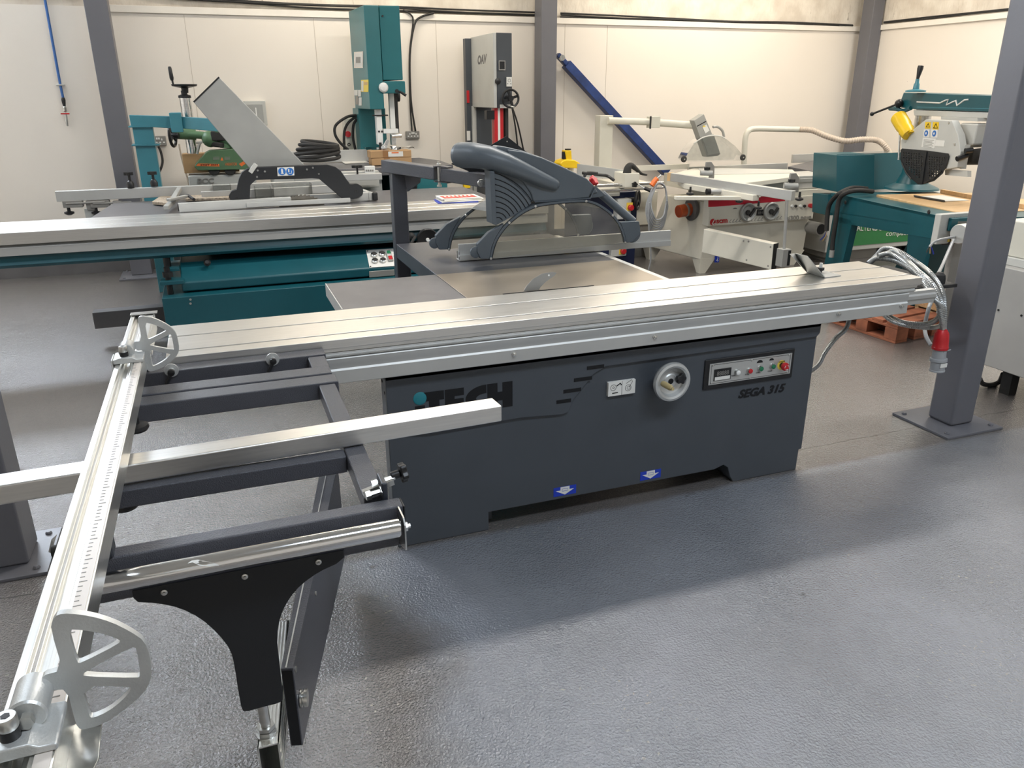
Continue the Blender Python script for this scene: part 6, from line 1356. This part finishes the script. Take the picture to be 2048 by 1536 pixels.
leg1 = [rv(1666, 430), rv(1705, 440), rv(1684, 530), rv(1648, 530)]
k_ = leg1[2].z/(leg1[1].z-leg1[2].z); l2 = leg1[2]+(leg1[2]-leg1[1])*k_; l3 = leg1[3]+(leg1[3]-leg1[0])*(leg1[3].z/(leg1[0].z-leg1[3].z))
O('leg', B().prism([leg1[0], leg1[1], l2, l3], RN*.06), 'teal', R, bev=.003)
lg2 = [rv(1816, 462), rv(1868, 470)]
fpt = P(1805, 641, z=0); fp2 = P(1836, 640, z=0)
O('leg', B().hexa([fpt, fp2, fp2+V(.22, .02, 0), fpt+V(.22, .02, 0), lg2[0], lg2[1], lg2[1]+V(.30, 0, 0), lg2[0]+V(.30, 0, 0)]), 'teal', R, bev=.003)
O('leg', B().beam(lg2[0]+RN*.9, V(fpt.x+.9, fpt.y, .02), .1, .08), 'teal', R)
O('leg', B().beam(leg1[0]+RN*.9, V(l3.x+.9, l3.y, .02), .1, .08), 'teal', R)
b = B().prism([rv(1880, 447), rv(1894, 449), rv(1886, 490), rv(1874, 486)], RN*.05); O('end_bracket', b, 'black', R)
b = B(); q0 = rv(1873, 456)-RN*.003; b.prism([rv(1869, 453)-RN*.003, rv(1879, 454)-RN*.003, rv(1874, 478)-RN*.003, rv(1864, 476)-RN*.003], RN*.002); O('serial_label', b, 'wlabel', R, smooth=False)
b = B()
for x, y in ((1691, 405), (1858, 424)): c_ = rv(x, y); b.lathe(c_, -RN, [(.016, 0), (.012, .006)], 14)
OS('beam_bolt', b, 'rubber', R)
# bench top
fA, fB = rv(1662, 386), rv(1903, 437)
O('bench_frame', B().prism([fA, fB, fB+RN*.9, fA+RN*.9], (0, 0, -.02)), 'teal', R)
zc5 = rv(1750, 393).z
tb_ = [P(x, y, z=.80) for x, y in ((1753, 388), (1912, 420), (1990, 400), (1990, 366), (1855, 372))]
A5, B5 = rv(1757, 395), rv(1917, 430); zt5 = .812
tA, tB = P(1753, 389, z=zt5), P(1914, 424, z=zt5)
b = B().prism([tA, tB, tB+RN*.95, tA+RN*.95], (0, 0, -.03)); O('bench_top', b, 'ply', R, bev=.004)
tA2 = P(1860, 377, z=zt5)
b = B().prism([V(p.x, p.y, zt5+.001) for p in (tA+RN*.55, tB+RN*.55, tB+RN*.58, tA+RN*.58)], (0, 0, .03)); O('bench_fence', b, 'ply', R)
b = B().prism([P(x, y, z=zt5+.002) for x, y in ((1832, 393), (1887, 403), (1938, 401), (1885, 391))], (0, 0, .002)); O('paper_sheet', b, 'paper', R); 
b = B().prism([P(x, y, z=zt5+.004) for x, y in ((1827, 392), (1888, 402), (1890, 404), (1829, 394))], (0, 0, .008)); O('straight_edge', b, 'rubber', R)
# teal box left
xz = lambda x, y, off: rv(x, y, off*sgn)
bx = [xz(1627, 305, .12), xz(1674, 310, .12), xz(1673, 384, .12), xz(1624, 374, .12)]
O('control_housing', B().prism(bx, RN*.35), 'teal', R, bev=.005)
bx = [xz(1674, 309, .12), P(1700, 300, y=bx[1].y-.05), P(1765, 300, y=4.9), P(1757, 372, y=4.9), xz(1673, 383, .12)]
b = B().prism([xz(1674, 309, .12), xz(1674, 309, .12)+V(.95, -.05, .0), xz(1673, 383, .12)+V(.93, -.05, .0), xz(1673, 383, .12)], (0, .004, 0)); O('housing_side', b, 'teal', R)
b = B().prism([xz(1625, 386, .1), xz(1656, 389, .1), xz(1654, 431, .1), xz(1624, 424, .1)], RN*.2); O('lower_box', b, 'teal', R, bev=.004)
# column
cp_ = P(1812, 372, z=.80); cx5 = P(1808, 383, z=.815)
base = V(cx5.x+.25, cx5.y+.3, .80)
c_b = P(1822, 378, z=.81)
b = B().lathe(c_b, (0, 0, 1), [(.22, 0), (.21, .015), (.13, .05), (.095, .13), (.085, .24), (.08, .38)], 32); O('column_base', b, 'teal', R)
zt_c = P(1835, 213, y=c_b.y).z
O('column', B().cyl(c_b+V(.0, 0, .38), V(c_b.x, c_b.y, zt_c), .062), 'zinc', R)
RP2 = (c_b.x-RN.x*.08, c_b.y-RN.y*.08, RA[2]); r2 = lambda x, y, o=0: P(x, y, v=(RP2[0]+RN.x*o, RP2[1]+RN.y*o, RP2[2]))
b = B().prism([r2(x, y) for x, y in ((1807, 185), (1800, 204), (1800, 215), (1833, 219), (1990, 224), (1990, 191))], RN*.17); am = O('radial_arm', b, 'teal', R, bev=.006)
b = B().prism([r2(x, y, .01) for x, y in ((1827, 220), (1828, 231), (1990, 237), (1990, 225))], RN*.14); O('arm_track', b, 'lgrey', R, bev=.003)
wv = [(1834, 204), (1880, 206), (1890, 201), (1897, 199), (1893, 210), (1903, 205), (1912, 201), (1914, 211), (1921, 206), (1929, 200), (1937, 199)]
b = B().tube([r2(x, y, -.002) for x, y in wv], .006, 6); O('wave_emblem', b, 'wlabel', am)
b = B().prism([r2(x, y, -.001) for x, y in ((1834, 213.5), (1990, 217), (1990, 218.5), (1834, 214.5))], RN*.002); O('arm_line', b, 'teall', am)
b = B().cyl(V(c_b.x, c_b.y, zt_c-.02), V(c_b.x, c_b.y, P(1830, 213, y=c_b.y).z+.08), .075); O('arm_collar', b, 'teal', R)
tp = P(1831, 184, y=c_b.y); b = B().lathe(tp, (0, 0, 1), [(.078, 0), (.078, .012), (.025, .022), (.022, .06), (.016, .07), (.014, .10)], 24); b.mi(1).lathe(tp+V(0, 0, .10), V(.12, 0, 1), [(.012, 0), (.024, .08), (.022, .10)], 10); O('height_crank', b, ['teall', 'black'], R)
q0 = r2(1798, 207, -.03); b = B().sphere(q0, .035); b.tube([q0, r2(1744, 228, -.15)], .009, 8); b.sphere(r2(1744, 228, -.15), .018); O('locking_lever', b, 'black', R)
b = B().tube([r2(1780, 217, -.03), r2(1795, 218, -.02), r2(1806, 222, 0), r2(1822, 216, 0)], .018, 8, sm=3); O('index_lever', b, 'teal', R)
# blade housing
hp = (c_b.x-RN.x*.22+RD.x*.3, c_b.y-RN.y*.22+RD.y*.3, RA[2]); r3 = lambda x, y, o=0: P(x, y, v=(hp[0]+RN.x*o, hp[1]+RN.y*o, hp[2]))
b = B().prism([r3(x, y) for x, y in ((1851, 239), (1903, 241), (1916, 270), (1921, 303), (1914, 335), (1850, 345), (1805, 330), (1801, 280), (1822, 262))], RN*.06); hg = O('blade_housing', b, 'lgrey', R, bev=.006)
holes = []
gv = [(1801, 300), (1804, 297), (1853, 301), (1896, 307), (1898, 312), (1893, 330), (1885, 347), (1868, 362), (1845, 369), (1836, 369), (1820, 355), (1806, 335), (1800, 318)]
gv = [r3(x, y, -.012) for x, y in gv]; hl = []
for i in range(17):
    for j in range(12):
        x, y = 1808+5.1*i, 306+4.6*j+.35*i
        dx = (x-1849)/46; dyy = (y-303)/60
        if dx*dx+dyy*dyy < .86 and not 1847 < x < 1856 and y > 305+.09*(x-1805):
            w = 1.25; hl.append([r3(x-w, y-w, -.012), r3(x+w, y-w, -.012), r3(x+w, y+w, -.012), r3(x-w, y+w, -.012)])
gmesh = holed(gv, hl, RN*.004)
pgd = O('perforated_guard', gmesh, 'blackm', R, smooth=False)
b = B().prism([r3(x, y, -.020) for x, y in ((1849, 303), (1853, 303.5), (1844, 368), (1839, 368))], RN*.010); b.tube([r3(x, y, -.014) for x, y in ((1804, 327), (1812, 345), (1822, 358))], .006, 6); b.tube([r3(x, y, -.014) for x, y in ((1848, 366), (1868, 357), (1883, 342))], .006, 6); O('guard_rib', b, 'blackm', pgd)
bc = r3(1852, 320, .02); Rb = .16; n = 40; pts = []
for i in range(n*2):
    t = 2*PI*i/(n*2); pts.append(bc+(RD*math.cos(t)+V(0, 0, math.sin(t)))*(Rb if i % 2 else Rb*.95))
O('saw_blade', B().prism(pts, RN*.004), 'blade', R)
for (x0, y0, x1, y1, m_) in ((1850, 244, 1861, 257, 'orange'), (1865, 244, 1877, 259, 'orange'), (1847, 259, 1858, 274, 'wlabel'), (1862, 259, 1875, 275, 'wlabel')):
    qd = O('warning_label', decal(B(), r3(x0, y1, -.001), r3(x1, y1+.4, -.001), r3(x0+.8, y0, -.001)), m_ if m_ != 'orange' else 'yellow', hg, smooth=False)
    if m_ == 'orange': O('triangle_mark', B().tube([r3(x0+2, y1-3, -.003), r3(x1-2, y1-3, -.003), r3((x0+x1)/2+1, y0+3, -.003), r3(x0+2, y1-3, -.003)], .003, 4), 'black', qd)
    else: c_ = r3((x0+x1)/2, (y0+y1)/2, -.002); O('round_symbol', B().lathe(c_, -RN, [(.023, 0), (.023, .002)], 24).mi(1).lathe(c_-RN*.002, -RN, [(.009, 0), (.009, .001)], 12), ['bluel', 'wlabel'], qd, smooth=False)
qd = O('text_label', decal(B(), r3(1843, 294, -.001), r3(1869, 297, -.001), r3(1846, 275, -.001)), 'wlabel', hg, smooth=False)
b = B()
for k in range(6): b.tube([r3(1848-.4*k, 279+2.7*k, -.003), r3(1868-.5*k-(3 if k % 2 else 0), 281+2.7*k, -.003)], .0016, 4)
O('small_print', b, 'mgrey', qd); O('rating_label', decal(B(), r3(1870, 292, -.001), r3(1888, 293.5, -.001), r3(1872, 280, -.001)), 'wlabel', hg, smooth=False)
b = B()
for x, y in ((1898, 246), (1910, 289)): b.lathe(r3(x, y), -RN, [(.010, 0), (.008, .005)], 12)
OS('housing_bolt', b, 'zinc', hg)
a_, c_ = r3(1796, 233, -.02), r3(1817, 268, -.01)
ax_ = c_-a_; b = B().lathe(a_, ax_, [(.055, 0), (.062, .01), (.062, ax_.length*.55), (.054, ax_.length*.7), (.06, ax_.length*.8), (.05, ax_.length*1.05)], 24); O('dust_spout', b, 'yellow', R)
b = B().prism([r3(x, y, -.03) for x, y in ((1797, 263), (1814, 257), (1822, 263), (1803, 277))], RN*.1); O('spout_bracket', b, 'yellow', R, bev=.006)
b = B().prism([r3(x, y, .10) for x, y in ((1919, 246), (1955, 247), (1945, 290), (1925, 296))], RN*.16); O('motor_yoke', b, 'lgrey', R, bev=.015)
b = B().prism([r3(x, y, .1) for x, y in ((1882, 233), (1955, 236), (1955, 243), (1882, 239))], RN*.14); O('carriage', b, 'lgrey', R)
b = B().prism([r3(x, y, .12) for x, y in ((1925, 300), (1965, 295), (1965, 330), (1920, 330))], RN*.12); O('motor', b, 'rubber', R, bev=.02)
b = B().prism([r3(x, y, .04) for x, y in ((1918, 288), (1931, 290), (1922, 338), (1908, 334))], RN*.04); b.prism([r3(x, y, .04) for x, y in ((1890, 338), (1935, 342), (1935, 354), (1890, 350))], RN*.03); O('anti_kickback_plate', b, 'lgrey', R)
b = B().cyl(r3(1914, 318, -.03), r3(1935, 310, .05), .02); b.cyl(r3(1930, 302, 0), r3(1945, 300, .05), .02); O('adjusting_knobs', b, 'black', R)
b = B().tube([r3(1800, 262, .05), r3(1797, 320, .05)], .008, 8); O('guide_rod', b, 'zinc', R)
# thick black hoses over the bench edge
b = B()
b.tube([P(1735, 378, z=.83), P(1705, 376, z=.84), xz(1682, 385, -.05), xz(1665, 400, -.07), xz(1656, 420, -.07), xz(1653, 462, -.07)], .019, 10, sm=5)
b.tube([P(1745, 383, z=.83), P(1715, 381, z=.85), xz(1692, 386, -.05), xz(1678, 400, -.07), xz(1672, 440, -.07), xz(1666, 480, -.07), xz(1664, 505, -.07)], .019, 10, sm=5)
t = thing('bench_cables', 'two thick black cables draped over the left edge of the teal bench', 'cable', xz(1664, 512, -.07)); O('cables', b, 'rubber', t)
c_ = xz(1664, 505, -.07); O('cable_tip', B().cyl(c_+V(0, 0, .02), c_-V(0, 0, .04), .021), 'pgrey', t)
b = B()
for k, (dx, m_) in enumerate(((-4, 0), (-1, 1), (2, 2))): b.mi(m_).tube([xz(1653, 462, -.07), xz(1653+dx, 472, -.07), xz(1647+dx*1.6, 480+k*2, -.07)], .004, 6)
O('bare_wires', b, ['blue', 'amber', 'cable'], t)
# ---------------- motor with grey cable, white machine under the bench
t = thing('motor_unit', 'light grey machine with a round silver motor half hidden behind the right column', 'machine', P(1900, 470, y=3.9))
my = 3.9
O('housing', B().box(P(1883, 430, y=my).x, P(1960, 430, y=my).x, my, my+.05, P(1900, 487, y=my).z, P(1900, 428, y=my).z), 'lgrey', t, bev=.006)
text('lettering', 'Holz', P(1908, 440, y=my-.001), P(1926, 439, y=my-.001), P(1908, 434, y=my-.001), 'mgrey', t)
c_ = P(1922, 468, y=my-.12); O('motor', B().lathe(c_-V(.02, .0, 0), V(1, .1, 0), [(.06, 0), (.065, .005), (.065, .15)], 32), 'alum', t)
q0 = P(1895, 481, y=my-.001); O('warning_label', B().box(q0.x-.0, q0.x+.04, my-.002, my, q0.z-.01, q0.z+.008), 'lyel', t, smooth=False)
O('stand', B().box(P(1900, 430, y=my).x+.1, P(1960, 430, y=my).x-.05, my+.01, my+.05, 0, P(1900, 487, y=my).z), 'mgrey', t)
b = B().tube([P(1909, 474, y=my-.1), P(1885, 478, y=my-.15), P(1868, 484, y=my-.15), P(1859, 494, y=my-.15)], .008, 8, sm=4)
tag(O('cable_end', b, 'cable'), 'grey cable end with bare coloured wires hanging from the silver motor', 'cable')
wb = B()
for k, (x2, y2) in enumerate(((1853, 505), (1860, 507), (1867, 508))): wb.mi(k).tube([P(1861, 492, y=my-.15), P(1856+4*k, 498, y=my-.15), P(x2, y2, y=my-.15)], .004, 6)
w_o = O('bare_wires', wb, ['rubber', 'amber', 'blue']); tag(w_o, 'brown, yellow and blue bare wires at the tip of the grey cable by the motor', 'wires')
b = B().tube([P(1907, 480, y=3.75), P(1900, 495, y=3.7), P(1885, 530, y=3.5), P(1876, 548, y=3.25)], .010, 8, sm=4)
b.tube([P(1876, 552, y=3.1), P(1868, 590, y=3.05), P(1858, 615, y=3.0), P(1850, 650, y=3.0), P(1852, 672, y=2.95), P(1862, 690, y=2.9)], .010, 8, sm=4)
gc = thing('grey_cable', 'grey cable running from the silver motor down through a black rubber boot beside the column', 'cable', P(1862, 690, y=2.9)); O('cable', b, 'cable', gc)
c_ = P(1877, 566, z=.733); O('rubber_boot', B().lathe(V(c_.x, c_.y, .7335), (0, 0, 1), [(.028, 0), (.028, .02), (.024, .040), (.012, .052)], 24), 'rubber', gc)
# ---------------- pallet with slatted crate
p0_, p1_, p2_ = P(1660, 645, z=0), P(1790, 688, z=0), P(1880, 672, z=0)
t = thing('pallet', 'red-brown stained wooden pallet on the floor behind the end of the saw', 'pallet', V(4.3, 4.2, 0))
A6 = V(4.172, 3.819, 0); e1 = (V(4.136, 4.45, 0)-A6).normalized(); e2 = (V(4.75, 3.90, 0)-A6).normalized()
for i in range(3):
    for j in range(3):
        O('block', B().obox(A6+e1*(.25*i)+e2*(.19*j)+V(0, 0, .018), e1*.10, e2*.12, V(0, 0, .08)), 'woodr', t, bev=.003)
for j in range(3): O('bottom_board', B().obox(A6+e2*(.19*j), e1*.60, e2*.12, V(0, 0, .017)), 'woodr', t, bev=.002)
for j in range(3): O('stringer', B().obox(A6+e2*(.19*j)+V(0, 0, .099), e1*.60, e2*.12, V(0, 0, .017)), 'woodr', t, bev=.002)
for i in range(5): O('top_slat', B().obox(A6+e1*(.126*i)+V(0, 0, .117), e1*.095, e2*.50, V(0, 0, .018)), 'woodr', t, bev=.002)
t = thing('slatted_crate', 'pale wooden slatted crate on the floor between the red-brown pallet and the column', 'crate', V(4.85, 4.0, 0))
A7 = A6+e2*.53+e1*.02
for k in range(4): O('slat', B().obox(A7+V(0, 0, .004+.066*k), e1*.26, e2*.30, V(0, 0, .050)), 'wood', t, bev=.002)
for u in (0, .22):
    for v in (0, .27): O('crate_post', B().obox(A7+e1*(u+.01)+e2*(v+.005), e1*.03, e2*.02, V(0, 0, .262)), 'wood', t)
# ---------------- grey machine at the right edge
t = thing('grey_machine', 'light grey machine cabinet cut by the right edge of the photo behind the column', 'machine', V(5.2, 3.6, 0))
c0 = P(1968, 730, z=.16); X5 = c0.x; ztop = P(2008, 534, x=X5).z
O('cabinet', B().box(X5, X5+.9, 1.75, 3.12, .16, ztop), 'mgrey2', t, bev=.006)
b = B()
for x in (X5+.1, X5+.75):
    for y in (1.85, 2.85): b.box(x, x+.06, y, y+.06, 0, .16)
OS('foot', b, 'rubber', t)
za, zb2, zc2 = P(2014, 512, x=X5+.08).z, P(2014, 439, x=X5+.08).z, P(2031, 400, x=X5+.15).z
O('pedestal', B().box(X5+.06, X5+.5, 2.80, 3.05, ztop, za), 'lgrey', t, bev=.004)
O('pedestal', B().box(X5+.10, X5+.5, 2.3, 2.78, ztop, za), 'mgrey', t)
O('top_beam', B().box(X5+.08, X5+.6, 1.7, 3.08, za, zb2), 'bone', t, bev=.008)
O('navy_cover', B().box(X5+.15, X5+.55, 1.7, 2.93, zb2, zc2), 'navy', t, bev=.005)
b = B()
for x, y in ((1998, 562), (1997, 620), (2043, 631)): b.lathe(P(x, y, x=X5), V(-1, 0, 0), [(.006, 0), (.005, .004)], 8)
OS('cabinet_screw', b, 'black', t)
b = B().tube([P(1960, 758, z=.10), P(1965, 767, z=.03), P(1980, 770, z=.012), P(1998, 764, z=.02), P(2006, 748, z=.10)], .013, 8, sm=5)
tag(O('floor_cable', b, 'rubber'), 'black cable looping under the grey machine cabinet at right edge', 'cable')
# ---------------- torn tape / rubber on left column base
b = B().prism([P(97, 1104, z=.02), P(103, 1080, z=.05), P(114, 1070, z=.06), P(108, 1088, z=.04), P(104, 1108, z=.015)], (0, .002, .002)); tag(O('torn_strip', b, 'pgrey', smooth=False), 'torn grey strip sticking up by the left column base plate', 'scrap')
q = P(104, 1103, z=.03); tag(O('rubber_stub', B().cyl(q, q+V(.05, .0, 0), .022), 'rubber'), 'black rubber stub on the floor beside the left column base plate', 'stub')
# ================================================================ light
def batten(x, y, lx, ly, power, col, label, ang=0):
    t = thing('ceiling_light', label, 'light', V(x, y, CH-.16), 'ceiling light panels')
    O('housing', B().box(x-lx/2-.02, x+lx/2+.02, y-ly/2-.02, y+ly/2+.02, CH-.10, CH-.001), 'white', t)
    ld = bpy.data.lights.new('light_panel', 'AREA'); ld.shape = 'RECTANGLE'; ld.size = lx; ld.size_y = ly; ld.energy = power; ld.color = col
    lo = bpy.data.objects.new('light_panel', ld); COL.objects.link(lo); lo.parent = t; lo.location = (0, 0, .045)
warm = (1, .90, .76); cool = (.80, .89, 1); neu = (1, .96, .90)
batten(5.3, 7.4, 2.4, .25, 72, warm, 'ceiling light over the cream saw near the back wall')
batten(1.6, 7.4, 2.4, .25, 52, warm, 'ceiling light over the bandsaws near the back wall')
batten(2.2, 4.3, 2.6, .22, 125, neu, 'ceiling light above the dark grey saw')
batten(6.8, 4.9, 1.4, 1.2, 120, neu, 'ceiling light above the radial arm saw')
batten(-2.3, 6.2, 1.6, .4, 16, neu, 'added fill light over the far left corner')  # unseen fill lamp, added to brighten the left part of the wall
batten(-1.8, 3.5, 1.6, .4, 50, cool, 'cool ceiling light left of the saw')
batten(1.5, .2, 2.4, .5, 105, cool, 'ceiling light over the photographer')
batten(5.0, .6, 1.5, .3, 50, cool, 'ceiling light right of the photographer')
WM = bpy.data.materials.new('added_glow_pane'); WM.use_nodes = True; pb = WM.node_tree.nodes['Principled BSDF']  # unseen glowing pane with frame, added for bright reflections on the left floor
pb.inputs['Base Color'].default_value = (.8, .85, .9, 1); pb.inputs['Emission Color'].default_value = (.78, .87, 1, 1); pb.inputs['Emission Strength'].default_value = 55
b = B().box(-3.0, -1.5, WY-.012, WY-.006, 2.70, 3.40); b.mi(1)
for x in (-3.05, -2.27, -1.5): b.box(x, x+.05, WY-.04, WY-.001, 2.65, 3.45)
b.box(-3.05, -1.45, WY-.04, WY-.001, 2.65, 2.70); b.box(-3.05, -1.45, WY-.04, WY-.001, 3.40, 3.45)
struct('added_window_1', b, [WM, 'trim'])
w = bpy.data.worlds.new('world'); scn.world = w; w.use_nodes = True
bg = w.node_tree.nodes['Background']; bg.inputs['Color'].default_value = (.75, .82, .9, 1); bg.inputs['Strength'].default_value = .08
scn.view_settings.view_transform = 'Standard'; scn.view_settings.look = 'None'; scn.view_settings.gamma = 1; scn.view_settings.use_curve_mapping = False
scn.view_settings.exposure = -.1
